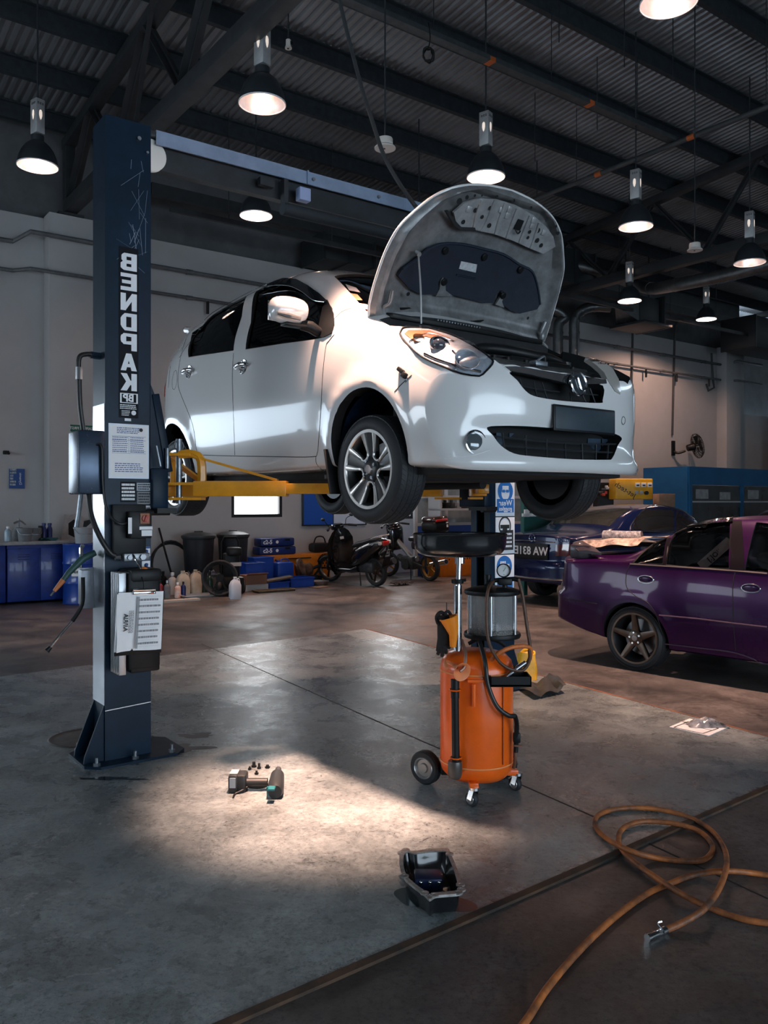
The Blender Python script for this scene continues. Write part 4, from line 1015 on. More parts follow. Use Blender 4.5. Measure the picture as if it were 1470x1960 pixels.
full = car_body(HST, DFh, DRh, -.15, -2.2, ARCH, nlen=120)
skin = full.mesh('skin', 180)
hs = Shell(skin, CM)
body = link('body', skin.copy(), car); body.data.materials.append(WHITECAR)
def cutter(b, m): 
    me = b.mesh('cut', 30, smooth=False); me.materials.append(m); o = link('cut', me, car); return o
# hollow cabin
cab = car_body(HST, DFh, DRh, -.15, -2.2, [], 0, nlen=120, inset=.045, xlim=(-2.75, -.12))
boolean(body, cutter(cab, UNDER))
# wheel arches
for ax, az, ar in ARCH:
    for s in (-1, 1):
        b = MB(); b.cyl((ax, s * .50, az), (ax, s * 1.1, az), ar, n=56); boolean(body, cutter(b, UNDER))
# engine bay
bay = [(-.05, -.685), (.05, -.69)]
for x, y in ((826, 630), (866, 642), (906, 662), (938, 686), (962, 701), (1000, 702.5), (1040, 709), (1070, 713.5)):
    p = hs.px(x, y)[0]; bay.append((p.x, p.y))
bay = [q for q in bay if q[1] < -.01] + [(max(q[0] for q in bay) + .002, 0)]
bay = bay + [(x, -y) for x, y in bay[-2::-1]]
b = MB(); b.prism(bay, .50, 1.3); boolean(body, cutter(b, UNDER))
# windows: outlines on the near side, cut through both sides
FWIN = [(470, 669), (480, 618), (491.5, 557), (498, 550), (515, 544), (540, 538), (566, 537.5), (590, 547), (611, 561), (628, 578), (636, 590), (639, 615), (634, 637), (619, 646), (600, 650), (540, 658)]
RWIN = [(361, 684), (364, 655), (368, 637), (376, 614), (383, 605), (402, 590), (424, 576), (449, 564), (474, 556), (463, 605), (447, 671), (400, 678)]
def on_side(pl): return [hs.px(x, y)[0] for x, y in pl]
XZ = M(((1, 0, 0, 0), (0, 0, -1, 0), (0, 1, 0, 0), (0, 0, 0, 1)))
for pl in (FWIN, RWIN):
    q = [(p.x, p.z) for p in on_side(pl)]
    b = MB(); b.prism(q, -1.3, 1.3, XZ); boolean(body, cutter(b, UNDER))
wsl = [(-.15, -.58)]
for x, y in ((709, 602), (690, 583), (668, 558), (650, 539), (640, 529.5)):
    p = hs.px(x, y)[0]; wsl.append((p.x, p.y))
wsl = [(x, -y) for x, y in wsl]; wsl.append((wsl[-1][0] - .04, .35)); wsl.append((wsl[-1][0] - .02, 0)); 
wsl = wsl + [(x, -y) for x, y in wsl[-2::-1]]; wsl += [(-.10, -.3), (-.085, 0), (-.10, .3)]
b = MB(); b.prism(wsl, .90, 1.8); boolean(body, cutter(b, UNDER))
# openings of both grilles
GRL = [(975, 712.5), (990, 728), (1005, 747), (1022, 758), (1057, 764.8), (1096, 769), (1148, 771.3), (1153.6, 765.8), (1154, 738), (1118, 733), (1078, 729), (1039, 721), (1004, 714)]
LOW = [(932, 818), (965, 815), (1010, 816), (1055, 819), (1110, 823), (1167, 828), (1190, 838), (1183, 852), (1172, 877), (1159, 880), (1096, 879), (1022, 873.5), (984, 868), (959, 853), (944, 834)]
def front_cut(pl, depth):
    q = [hs.px(p.x, p.y)[0] for p in catmull([V((x, y, 0)) for x, y in pl], 3, True)]; b = MB(); n = len(q); vs = [V((p.x + .06, p.y, p.z)) for p in q] + [V((p.x - depth, p.y, p.z)) for p in q]
    b.add(vs, [tuple(range(n)), tuple(range(n, 2 * n))[::-1]] + [(i, n + i, n + (i + 1) % n, (i + 1) % n) for i in range(n)]); return b
# the openings as symmetric shapes seen from the front
def sym(pl):
    q = [hs.px(x, y)[0] for x, y in pl]; return q
for pl in (GRL, LOW): boolean(body, cutter(front_cut(pl, .12), DARK))
restore_normals(body, skin)

def part(name, b, m, parent=None, **kw): return b.build(name, m, parent if parent is not None else car, **kw)
# glass
gw = [(p) for p in FWIN]
for nm, pl in (('front_window', FWIN), ('rear_window', RWIN)): mirror_copy(part(nm, hs.patch(pl, -.014, .003, 12), CGLASS))
SEAMM = mat('panel_gap', (.012, .012, .013), .7)
wp = [(p.x, p.y) for p in [V((x, y, 0)) for x, y in wsl]]
def topfn(x, y): return hs.hit((x, y, 3.0), (0, 0, -1))
part('windscreen', hs.patch(wsl, -.012, .004, .06, fn=topfn), glass_mat('windscreen_glass', (.16, .18, .20), .01))
# rear screen
def rearfn(y, z): return hs.hit((-4.5, y, z), (1, 0, 0))
part('rear_screen', hs.patch([(-.5, 1.05), (.5, 1.05), (.45, 1.34), (-.45, 1.34)], .003, .004, .06, fn=rearfn), mat('dark_glass', (.01, .012, .014), .04, coat=1))
# rubber trim round the windows
b = MB()
for pl in (FWIN, RWIN): hs.seam(b, pl + [pl[0]], .006, 3, off=-.006)
mirror_copy(part('window_seal', b, BLACK))
# weather shields over the side windows
VIS = mat('smoked_visor', (.008, .009, .011), .08, coat=.6)
VR = [(382, 606), (402, 586), (422, 570.5), (450, 556), (478, 545), (483, 557), (474, 560.5), (449, 567.5), (422, 580.5), (402, 592.5)]
VF = [(480, 549), (510, 541), (542, 535.5), (570, 537), (593, 549), (616, 566), (631, 580), (624, 581), (603, 577), (582, 561), (561, 551), (545, 548.5), (528, 549), (506, 552.5), (487, 557)]
part('window_visor', hs.patch(VR, .016, .003, 8), VIS); part('window_visor', hs.patch(VF, .016, .003, 8), VIS)
b = MB(); hs.seam(b, [(487, 557.2), (506, 552.8), (528, 549.3), (545, 548.8), (561, 551.3), (582, 561.4), (603, 577.2), (624, 581)], .0022, 4, off=.016); part('visor_edge', b, CHROME)
# sail panel that carries the mirror
part('mirror_sail', hs.patch([(627, 574), (633, 586), (639, 600), (641, 622), (636, 638), (620, 646), (606, 645), (612, 620), (618, 590)], .006, .02, 7), mat('sail_black', (.008, .009, .01), .6, spec=.15))
# panel gaps
b = MB()
for pl in ([(492, 556), (470, 560), (447, 676)][2:] + [(444.9, 719), (446.4, 781), (449.6, 871)], [(640, 640), (630, 652), (623.8, 664), (617.6, 719), (614.5, 781), (609.8, 844), (607, 868), (596, 874.5), (520, 874), (400, 871.5), (384.5, 869), (376, 860), (368.8, 813), (347, 757), (341, 735), (343, 700), (352, 660), (366, 625)],
           [(639.5, 611), (653.6, 597), (672, 590)], [(755, 750), (770, 734), (788, 718)], [(322, 742), (328, 690), (345, 640), (362, 615)], [(605, 873), (606, 888), (620, 902)]):
    hs.seam(b, pl, .0026, 4)
part('panel_gaps', b, SEAMM)
b = MB(); hs.seam(b, [(333, 712), (337, 709), (339, 718), (338, 734), (334, 745), (330, 742), (330, 726), (333, 712)], .002, 4); part('fuel_flap_gap', b, SEAMM)
# door handles with chrome cups
for (x, y) in ((466, 702), (362, 712)):
    p, n = hs.px(x, y); m = plane_mx(p, V((1, 0, 0)) - n * n.x, V((0, 0, 1)) - n * n.z)
    if m.col[2].to_3d().dot(n) < 0: m = plane_mx(p, V((-1, 0, 0)) + n * n.x, V((0, 0, 1)) - n * n.z)
    b = MB(m); b.lathe([(.0, .002), (.036, .002), (.046, .006), (.050, .002), (.05, -.01)], n=30, sx=1.0, sy=1.0); h = part('handle_cup', b, CHROME)
    b = MB(m); b.tube([(-.085, .0, .012), (-.06, .004, .026), (0, .006, .034), (.06, .004, .026), (.085, 0, .012)], [.010, .015, .017, .015, .010], 10, sub=0); part('door_handle', b, mat('bright_chrome', (.8, .8, .8), .12, 1.0))
# wing mirrors
def mirror_unit(s):
    b = MB(); rows = []
    for i in range(13):
        f = i / 12; a = f * math.pi; yy = -.115 * math.cos(a); k = max(math.sin(a), .02) ** .42
        rows.append([V((-.02 + .075 * k * math.cos(t) * (1.0 if math.cos(t) > 0 else .75), yy, .078 * k * math.sin(t) + (.012 * f))) for t in [2 * math.pi * j / 20 for j in range(20)]])
    b.sheet(rows, closed=True); b.add(rows[0], [tuple(range(20))]); b.add(rows[-1], [tuple(range(20))])
    c = V((-.48, s * .985, 1.10))
    for v in b.bm.verts: v.co = c + V((v.co.x, v.co.y * (1 if s < 0 else -1), v.co.z))
    o = part('wing_mirror', b, WHITECAR)
    b = MB(); b.tube([c + V((.045, -.105, -.035)), c + V((.062, -.05, -.043)), c + V((.06, .03, -.05))], [.010, .015, .012], 8); part('indicator_lens', b, mat('smoked_lens', (.25, .25, .25), .1, .6), o)
    b = MB(); b.box(c + V((-.078, 0, .005)), (.006, .19, .11), bev=.002); part('mirror_glass', b, CHROME, o)
    b = MB(); b.tube([c + V((-.01, -s * .08, -.066)), c + V((.01, -s * .13, -.075)), V((-.47, s * .80, 1.0))], [.03, .034, .03], 10); b.box(V((-.485, s * .945, 1.023)), (.07, .16, .018), bev=.006); part('mirror_stalk', b, BLACK, o)
mirror_unit(-1); mirror_unit(1)
# headlamps
LENS = glass_mat('lamp_lens', (.86, .88, .90), .03)
REFL = mat('lamp_bowl', (.66, .67, .70), .3, .35, var=.35, vscale=25)
HL = [(765.5, 640), (769, 632), (779, 628.4), (821, 630), (866, 643), (906, 663), (935, 683.5), (943, 692.7), (937, 703), (928, 712), (917, 720), (884, 715.4), (847, 702), (810, 685), (784, 664), (772, 650)]
HL2 = [(1120, 685), (1135, 685.5), (1155, 692), (1172, 706), (1183, 726), (1187, 745), (1186, 755), (1176, 749), (1163, 729), (1155, 713), (1140, 699)]
hb = part('headlamp', hs.patch(HL, .002, .01, 8), REFL)
part('headlamp_lens', hs.patch(HL, .018, .003, 8), LENS, hb)
b = MB(); hs.seam(b, HL + [HL[0]], .005, 2, off=.006); part('headlamp_seal', b, BLACK, hb)
def lampcup(x, y, r, d, mt, name, parent, off=.008):
    p, n = hs.px(x, y); n = (n + V((.6, 0, 0))).normalized(); b = MB(); b.lathe([(r, .012), (r * .93, .010), (r * .9, -d * .3), (r * .6, -d), (0, -d)], p + n * off, n, 28); part(name, b, mt, parent)
    return p, n
lampcup(840, 662, .052, .03, CHROME, 'projector_ring', hb, .004)
p, n = hs.px(840, 662); b = MB(); b.ball(p + n * .004, .034, 10); part('projector_lens', b, mat('projector_glass', (.05, .06, .08), .03, coat=1), hb)
lampcup(893, 690, .062, .05, REFL, 'main_beam_bowl', hb, .002); lampcup(800, 650, .03, .02, mat('amber_bowl', (.42, .16, .06), .3, .6), 'indicator_bowl', hb, .004)
b = MB(); hs.seam(b, [(784, 655), (820, 640), (870, 655)], .006, 3, off=.004); hs.seam(b, [(812, 678), (850, 694), (920, 712)], .007, 3, off=.004); hs.seam(b, [(866, 672), (878, 690), (872, 708)], .005, 3, off=.003); part('lamp_trim', b, CHROME, hb)
part('amber_band', hs.patch([(774, 640), (782, 633), (822, 634), (862, 648), (850, 655), (815, 645), (788, 650)], .005, .002, 8), mat('amber_bowl2', (.50, .20, .09), .3, .5), hb)
h2 = part('headlamp', hs.patch(HL2, .004, .03, 5), mat('hazy_lens', (.30, .28, .26), .15, coat=1))
# bonnet slam panel, grille, emblem, plate
CHR = [(963, 702.7), (985, 702.5), (1000, 703.8), (1039, 711), (1076, 717), (1113, 721), (1157, 727.8), (1158, 735.4), (1118, 736), (1096, 741), (1078, 733), (1039, 724), (1004, 716), (974, 711)]
part('grille_bar', hs.patch(CHR, .012, .012, 7), CHROME)
def planefn(x0):
    """photo point -> upright plane across the car at local x0"""
    def f(x, y):
        o = hs.inv @ EYE; d = hs.inv.to_3x3() @ ray(x, y); t = (x0 - o.x) / d.x; return o + d * t, V((1, 0, 0))
    return f
def curvefn(dx):
    def f(x, y):
        h, n = hs.px(x, y); return h + V((dx, 0, 0)), V((1, 0, 0))
    return f
MESHG = mat('grille_plastic', (.02, .023, .027), .4)
NAVYR = mat('radiator_dark_blue', (.025, .05, .085), .4, var=.4, vscale=20)
def bars(name, rows, r, dx, m):
    b = MB()
    for pl in rows: hs.seam(b, pl, r, 4, fn=curvefn(dx), off=0)
    return part(name, b, m)
bars('upper_grille', [[(996, 734), (1035, 743), (1080, 749)], [(1118, 752), (1153, 755)], [(1003, 723), (1012, 750)], [(1046, 731), (1056, 763)], [(1118, 742), (1130, 769)], [(1138, 742), (1148, 770)], [(1030, 728), (1036, 758)], [(1100, 750), (1102, 768)]], .004, -.03, MESHG)
part('upper_radiator', hs.patch(GRL, -.085, .004, 12, fn=curvefn(0)), DARK)
b = MB()
for x0, y0, x1, y1 in ((1120, 744, 1150, 766), (1078, 752, 1098, 766), (1035, 752, 1050, 762)):
    q = [planefn(.58)(x, y)[0] for x, y in ((x0, y0), (x1, y0 + 3), (x1, y1 + 2), (x0, y1))]; b.add(q, [(0, 1, 2, 3)])
part('grille_gaps', b, NAVYR, norm=False)
bars('lower_grille', [[(945, 834), (1000, 840), (1060, 845.5), (1120, 849), (1185, 850)], [(960, 852), (1010, 856), (1060, 859), (1120, 863.5), (1178, 866)], [(967, 828), (972, 862)], [(1012, 832), (1013, 873)], [(1052, 840), (1052, 877)], [(1087, 847), (1088, 879)], [(1119, 849), (1120, 880)], [(1146, 850), (1146, 880)], [(1170, 850), (1168, 878)]], .0055, -.02, MESHG)
b = MB(); rd = random.Random(4)
for x0, y0, x1, y1 in ((975, 829, 990, 850), (950, 828, 962, 850), (1072, 848, 1085, 862), (1125, 839, 1150, 876), (1152, 840, 1175, 876), (990, 858, 1050, 872), (1054, 862, 1084, 876), (1122, 852, 1140, 878)):
    q = [planefn(.585)(x, y)[0] for x, y in ((x0, y0), (x1, y0 + 1), (x1, y1 + 1), (x0, y1))]; b.add(q, [(0, 1, 2, 3)])
part('radiator', b, NAVYR, norm=False)
# emblem: chrome ring and swoosh
p, n = hs.px(1096.5, 737); n = V((1, -.0, .12)).normalized(); x, y, _ = frame_from(n); c = p + n * .035
b = MB(); b.lathe([(.058, -.008), (.065, -.003), (.065, .005), (.060, .009), (.054, .005), (.053, -.008)], c, n, 40, closed=True); e = part('emblem', b, CHROME)
b = MB(); b.cyl(c - n * .02, c + n * .001, .056, n=32); part('emblem_field', b, mat('emblem_dark', (.05, .06, .07), .3, .5), e)
sy = V((0, 1, 0)); sz = n.cross(sy)
b = MB(); b.tube([c + sy * -.042 + sz * .026 + n * .004, c + sy * -.012 + sz * .030 + n * .005, c + sy * .0 + sz * .004 + n * .005, c + sy * .012 + sz * -.026 + n * .005, c + sy * .042 + sz * -.026 + n * .004], .008, 8, sub=4); part('emblem_curve', b, CHROME, e)
# number plate, blank
q = [hs.px(x, y)[0] for x, y in ((1055.6, 777), (1166, 787), (1164.5, 832), (1053.5, 823.5))]
c = sum(q, V((0, 0, 0))) / 4; xp = max(p.x for p in q) + .012
b = MB(); b.box((xp, c.y, c.z), (.012, .50, .135), bev=.012); pl = part('number_plate', b, BLACK)
b = MB(); b.box((xp + .006, c.y, c.z), (.004, .476, .112), bev=.002); part('plate_face', b, mat('blank_plate', (.022, .04, .055), .45, var=.3), pl)
b = MB(); b.box((xp - .05, c.y - .0, c.z), (.10, .46, .10), bev=.01); part('plate_bracket', b, WHITECAR, pl)
# fog lamps
for (x, y) in ((911, 847),):
    p, n = hs.px(x, y); n = (n * .7 + V((.7, 0, 0))).normalized()
    b = MB(); b.lathe([(.062, .004), (.056, .006), (.05, -.004), (.047, -.01)], p + n * .001, n, 32); f = part('fog_lamp', b, CHROME)
    b = MB(); b.lathe([(.05, -.004), (.04, .004), (.02, .010), (0, .012)], p, n, 28); part('fog_lens', b, mat('fog_glass', (.10, .12, .13), .08, .3, coat=1), f)
p, n = hs.px(1193, 805); b = MB(); x, y, _ = frame_from(n); b.tube([p + (x * math.cos(k * .314) + y * math.sin(k * .314)) * .022 for k in range(20)], .002, 5, closed=True); part('tow_cover_gap', b, SEAMM)
# lip line and shut lines of the bumper
b = MB(); hs.seam(b, [(841, 878), (900, 872), (940, 860)], .003, 4); part('bumper_crease', b, mat('crease_shadowless_white', (.70, .69, .68), .3))
# chin and undertray
b = MB(); b.prism([(.60, -.55), (.60, .55), (.45, .70), (-.3, .72), (-.3, -.72), (.45, -.70)], .168, .20); part('undertray', b, UNDER)
b = MB(); b.box((-1.4, 0, .205), (2.0, 1.25, .10), bev=.03); b.box((-2.45, 0, .25), (.6, 1.2, .14), bev=.03); b.tube([(-.2, .25, .14), (-1.2, .25, .14), (-2.1, .3, .16), (-2.8, .45, .2)], .03, 10); b.bar((-2.44, -.62, .22), (-2.44, .62, .22), .07, .07); b.build('underbody', UNDER, car)
b = MB(); b.bar((0, -.6, .22), (0, .6, .22), .05, .05); b.box((-.18, 0, .2), (.3, .8, .1), bev=.02)
for s in (-1, 1): b.cyl((0.02, s * .60, .2), (-.02, s * .52, .78), .05, .06, 12); b.bar((-.2, s * .3, .2), (0, s * .62, .19), .05, .03)
part('suspension', b, UNDER)
b = MB()
for s in (-1, 1): b.tube([(.0, s * .55, .26), (.05, s * .5, .45), (.02, s * .48, .6)], .012, 6, sub=3)
part('brake_hose', b, ZINC)
# arch liners: blue-black plastic showing behind the front wheel
b = MB(); rows = []
for i in range(9):
    a = R(95 + i * 12); rows.append([V((.315 * math.cos(a), -y, .305 + .315 * math.sin(a))) for y in (.52, .6, .68, .76)])
b.sheet(rows); part('arch_liner', b, mat('muddy_liner', (.012, .035, .085), .35, var=.7, vscale=30), norm=False)
b = MB(); b.box((-.335, -.775, .20), (.012, .12, .26), bev=.004, rot=M.Rotation(R(-14), 3, 'Y')); part('mud_flap', b, BLACK)
# wheels hang lower than at rest
for x in (0.0, -2.44):
    for s in (-1, 1): wheel(car, (x, s * .715, .202 if x == 0 else .215), (0, s, 0), .288, .205, .19, 5, RIMFACE, 'wheel', 'twin')
# tail: spoiler, tail lamp
b = MB(); b.tube([(-2.80, -.50, 1.43), (-2.93, -.46, 1.455), (-2.96, 0, 1.47), (-2.93, .46, 1.455), (-2.80, .50, 1.43)], .028, 8, sub=4); part('roof_spoiler', b, WHITECAR)
mirror_copy(part('tail_lamp', hs.patch([(-.76, .86), (-.58, .86), (-.56, 1.12), (-.68, 1.12)], .004, .012, .04, fn=rearfn), mat('red_lens', (.4, .01, .01), .1, coat=1)))
# dangling side repeater on the wing
p, n = hs.px(772, 712); b = MB(); m = plane_mx(p + n * .012, V((.8, 0, -.5)), n.cross(V((.8, 0, -.5)))); b = MB(m); b.box((-.01, 0, 0), (.05, .022, .02), bev=.005); b.box((.03, -.008, 0), (.03, .03, .024), bev=.006); rp = part('side_repeater', b, BLACK)
b = MB(m); b.tube([(.03, 0, -.01), (.05, -.02, -.012), (.045, -.035, -.02)], .004, 6, sub=3); part('repeater_wire', b, ZINC, rp)
# cabin
SEAT = mat('dark_seat_fabric', (.02, .021, .023), .85)
for s in (-1, 1):
    b = MB(); b.box((-1.15, s * .36, .52), (.5, .46, .16), bev=.05); b.box((-1.42, s * .36, .85), (.14, .46, .62), bev=.05, rot=M.Rotation(R(-14), 3, 'Y')); b.box((-1.52, s * .36, 1.23), (.09, .26, .18), bev=.04, rot=M.Rotation(R(-10), 3, 'Y')); b.build('front_seat', SEAT, car)
b = MB(); b.box((-2.05, 0, .5), (.5, 1.2, .16), bev=.05); b.box((-2.32, 0, .82), (.14, 1.2, .6), bev=.05, rot=M.Rotation(R(-14), 3, 'Y')); b.build('rear_seat', SEAT, car)
b = MB(); b.box((-.40, 0, .93), (.46, 1.3, .14), bev=.05); b.build('dashboard', SEAT, car)
b = MB(); x, y, d = frame_from((-.85, 0, .5)); c = V((-.86, .36, .95)); b.tube([c + (x * math.cos(k * .2618) + y * math.sin(k * .2618)) * .18 for k in range(24)], .014, 8, closed=True); b.bar(c - x * .17, c + x * .17, .03, .02); b.build('steering_wheel', BLACK, car)
b = MB(); b.bar((-1.36, -.60, .72), (-1.30, -.585, 1.30), .05, .004, up=(0, 1, 0)); part('seat_belt', b, mat('belt_grey', (.12, .13, .15), .7))
# stickers inside the windscreen's near edge
for pl, m in (([(661, 541), (682, 548), (690, 557), (668, 553)], mat('sticker_grey_blue', (.30, .31, .36), .5)), ([(657, 556), (684, 561), (694, 572), (667, 571)], mat('sticker_orange', (.62, .13, .04), .5)), ([(684, 577), (703, 580), (710, 590), (689, 588)], mat('sticker_salmon', (.62, .25, .2), .5))):
    part('windscreen_sticker', hs.patch(pl, -.008, .001, 8, fn=lambda x, y: (lambda h: (h[0] + V((0, 0, 0)), h[1]))(hs.px(x, y))), m)
# cowl grille and wipers
b = MB(); b.box((-.075, 0, 1.055), (.10, 1.22, .03), rot=M.Rotation(R(12), 3, 'Y'), bev=.006); cw = part('cowl_panel', b, BLACK)
for i in range(16):
    b = MB(); b.box((-.06, -.28 + i * .022, 1.072), (.07, .008, .008), rot=M.Rotation(R(12), 3, 'Y')); part('cowl_slot', b, ZINC, cw)
for y0, y1 in ((-.5, .15), (.05, .6)):
    b = MB(); b.tube([(-.10, y0, 1.11), (-.17, (y0 + y1) / 2, 1.17), (-.20, y1, 1.19)], .008, 6, sub=3); part('wiper', b, BLACK)
# engine bay contents
MET = mat('dirty_cast_metal', (.10, .105, .11), .5, .6, var=.5, vscale=20)
SILV = mat('bare_panel_grey', (.42, .42, .42), .35, .5, var=.4, vscale=12)
b = MB(); b.box((.30, .05, .70), (.34, .5, .22), bev=.03); b.build('engine_cover', BLACK, car)
b = MB(); b.box((.22, -.48, .70), (.24, .2, .22), bev=.015); b.build('battery', mat('battery_blue', (.02, .04, .09), .4), car)
b = MB(); b.box((.25, .47, .74), (.26, .22, .16), bev=.03); b.cyl((.25, .47, .82), (.25, .47, .86), .05, n=16); b.build('coolant_tank', MET, car)
b = MB(); b.tube([(.1, -.3, .8), (.3, -.25, .86), (.42, .1, .83), (.3, .4, .84)], .03, 10, sub=5); b.build('intake_pipe', BLACK, car)
for k in range(6):
    rd = random.Random(40 + k); b = MB(); b.tube([(rd.uniform(.0, .45), rd.uniform(-.45, .45), rd.uniform(.72, .84)) for _ in range(5)], rd.uniform(.006, .014), 6, sub=5); b.build('engine_hose', BLACK if k % 2 else MET, car)
b = MB()
for s in (-1, 1): b.bar((-.02, s * .665, .975), (.2, s * .655, .90), .05, .012)
b.build('wing_rail', BLACK, car)
# slam panel along the front of the bay, following the bumper
pts = [hs.px(x, y)[0] for x, y in ((948, 690), (975, 694), (1010, 700), (1050, 707), (1100, 713), (1150, 722))]
b = MB(); b.sheet([[p + V((.01, 0, .012)) for p in pts], [p + V((-.05, 0, .022)) for p in pts], [p + V((-.10, 0, .012)) for p in pts], [p + V((-.105, 0, -.03)) for p in pts], [p + V((.0, 0, -.03)) for p in pts]], closed=False); sp = part('slam_panel', b, SILV)
for i in (0, 1, 2, 3, 4):
    b = MB(); b.cyl(pts[i] + V((-.04, .03, .02)), pts[i] + V((-.04, .03, .035)), .012, n=10); part('panel_clip', b, BLACK, sp)
b = MB(); b.box(pts[3] + V((-.05, -.02, .03)), (.05, .09, .03), bev=.005); b.tube([pts[3] + V((-.05, -.04, .04)), pts[3] + V((-.03, 0, .07)), pts[3] + V((-.05, .03, .045))], .006, 6, sub=3); part('bonnet_latch', b, ZINC, sp)
# ------------------------------------------------------------------ the raised bonnet
HO, HAL = V((-.12, 0, 1.045)), R(57)
hd, hn = V((math.cos(HAL), 0, math.sin(HAL))), V((math.sin(HAL), 0, -math.cos(HAL)))     # along the bonnet; out of its underside
HW = [(0, .70), (.06, .715), (.17, .715), (.34, .70), (.48, .665), (.58, .60), (.68, .515), (.745, .42), (.785, .32), (.815, .18), (.828, 0)]
def hw(a):
    for (a0, w0), (a1, w1) in zip(HW, HW[1:]):
        if a0 <= a <= a1: return w0 + (w1 - w0) * (a - a0) / (a1 - a0)
    return 0
def crown(a, b2): return .075 * (1 - (b2 / .75) ** 2) + .05 * math.sin(min(a / .83, 1) * math.pi) - .06 * 0
def hp(a, b2, off=0.0):            # off: towards the engine side
    return HO + hd * (a + .045 * (1 - (b2 / .7) ** 2) * (-1 if a < .05 else 0)) + V((0, b2, 0)) - hn * crown(a, b2) + hn * off
RAW = mat('bonnet_underside_grey', (.26, .265, .27), .36, .4, var=.5, vscale=9)
N = 20
def hgrid(f, a0=0.0, a1=.828, na=34, nb=28):
    rows = []
    for i in range(na + 1):
        a = a0 + (a1 - a0) * i / na; w = hw(a); rows.append([f(a, w * (-1 + 2 * j / nb)) for j in range(nb + 1)])
    return rows
b = MB(); b.sheet(hgrid(lambda a, y: hp(a, y, 0))); bonnet = b.build('bonnet', WHITECAR, car, norm=False)
# inner frame: rolled edge + pressed panel with recess
def edge(a, y): w = max(hw(a), .02); return min(1.0, min((w - abs(y)), a + .0, (.828 - a) * 1.4) / .085)
def under(a, y):
    e = max(0, edge(a, y)); d = .012 + .036 * math.sin(min(e, 1) * math.pi)          # ridge round the rim
    if e >= 1: d = .008
    # recess of the insulation pad and the pressed front
    
    return d
b = MB(); b.sheet(hgrid(lambda a, y: hp(a, y, under(a, y)), .0, .828, 60, 56)); inner = b.build('bonnet_frame', RAW, bonnet, norm=False)
b = MB(); rim = [hp(a, w, .004) for a, w in HW] + [hp(a, -w, .004) for a, w in HW[-2::-1]]
b.tube(rim, .008, 8, sub=4); b.build('bonnet_edge', WHITECAR, bonnet)
# photo outline -> underside
def hfn(x, y):
    o = CMi @ EYE; d = CMi.to_3x3() @ ray(x, y); p0 = HO - hn * .09
    for _ in range(4):
        t = (p0 - o).dot(hn) / d.dot(hn); q = o + d * t; a, yy = (q - HO).dot(hd), q.y; p0 = hp(max(0, min(a, .82)), max(-.72, min(.72, yy)), .03)
    return q, hn
def c5(x, y): return (690 + x / 3.675, 350 + y / 3.675)
PAD = [c5(*p) for p in ((258, 650), (290, 600), (400, 520), (470, 460), (560, 425), (700, 425), (860, 460), (1000, 500), (1110, 570), (1200, 620), (1240, 740), (1255, 850), (1235, 885), (1110, 915), (1040, 890), (990, 850), (985, 800), (1000, 760), (975, 750), (945, 790), (930, 840), (860, 840), (720, 805), (620, 780), (590, 740), (580, 680), (560, 660), (540, 690), (540, 750), (510, 780), (420, 780), (340, 740))]
pad = hs.patch(PAD, .012, .02, 7, fn=hfn).build('insulation_pad', mat('insulation_dark_blue', (.007, .012, .026), .62, var=.4, vscale=14, bump=.3, bscale=30), bonnet)
hs.patch([c5(*p) for p in ((698, 545), (810, 568), (800, 625), (683, 598))], .015, .002, 10, fn=hfn).build('service_label', mat('label_silver', (.52, .54, .56), .5, var=.3, vscale=60), pad)
b = MB(); hs.seam(b, [c5(665, 640), c5(800, 668)], .006, 3, fn=hfn, off=.014); hs.seam(b, [c5(*p) for p in ((290, 600), (400, 520), (470, 460), (560, 425), (700, 425), (860, 460), (1000, 500), (1110, 570), (1200, 620), (1240, 740), (1255, 850))], .008, 3, fn=hfn, off=.012); b.build('pad_rim', mat('pad_rim', (.01, .016, .03), .45), pad)
for x, y in ((585, 470), (860, 515), (1112, 605), (575, 690), (990, 785)):
    p, n = hfn(*c5(x, y)); b = MB(); b.lathe([(.022, .0), (.022, .014), (.016, .02), (0, .02)], p + n * .008, n, 16); b.build('pad_clip', BLACK, pad)
# brackets of the rear edge that reach up into the pad
for pl in ([(520, 790), (545, 740), (555, 680), (570, 660), (585, 680), (590, 750), (640, 790)], [(940, 850), (970, 800), (985, 760), (1005, 770), (985, 830), (1000, 870)]):
    hs.patch([c5(*p) for p in pl], .016, .012, 6, fn=hfn).build('frame_tab', RAW, bonnet)
# pressed front part with its holes
FRONT = [c5(*p) for p in ((640, 200), (720, 130), (830, 100), (950, 110), (1080, 150), (1200, 220), (1290, 300), (1340, 370), (1355, 440), (1270, 490), (1180, 455), (1060, 400), (920, 350), (800, 325), (700, 310), (655, 260))]
hs.patch(FRONT, .022, .016, 6, fn=hfn).build('front_brace', mat('front_brace_grey', (.46, .465, .47), .32, .4, var=.35, vscale=12), bonnet)
br = bonnet.children[-1]
b = MB()
for pl in ([(930, 110), (900, 180), (870, 260), (830, 330)], [(835, 110), (800, 200), (780, 300)], [(1000, 130), (960, 240), (930, 350)], [(1085, 170), (1040, 290), (1010, 380)], [(1175, 220), (1130, 330), (1100, 410)], [(1240, 270), (1205, 380), (1180, 450)]):
    hs.seam(b, [c5(*p) for p in pl], .010, 4, fn=hfn, off=.022)
b.build('pressed_ribs', MATS['front_brace_grey'], br)
b = MB()
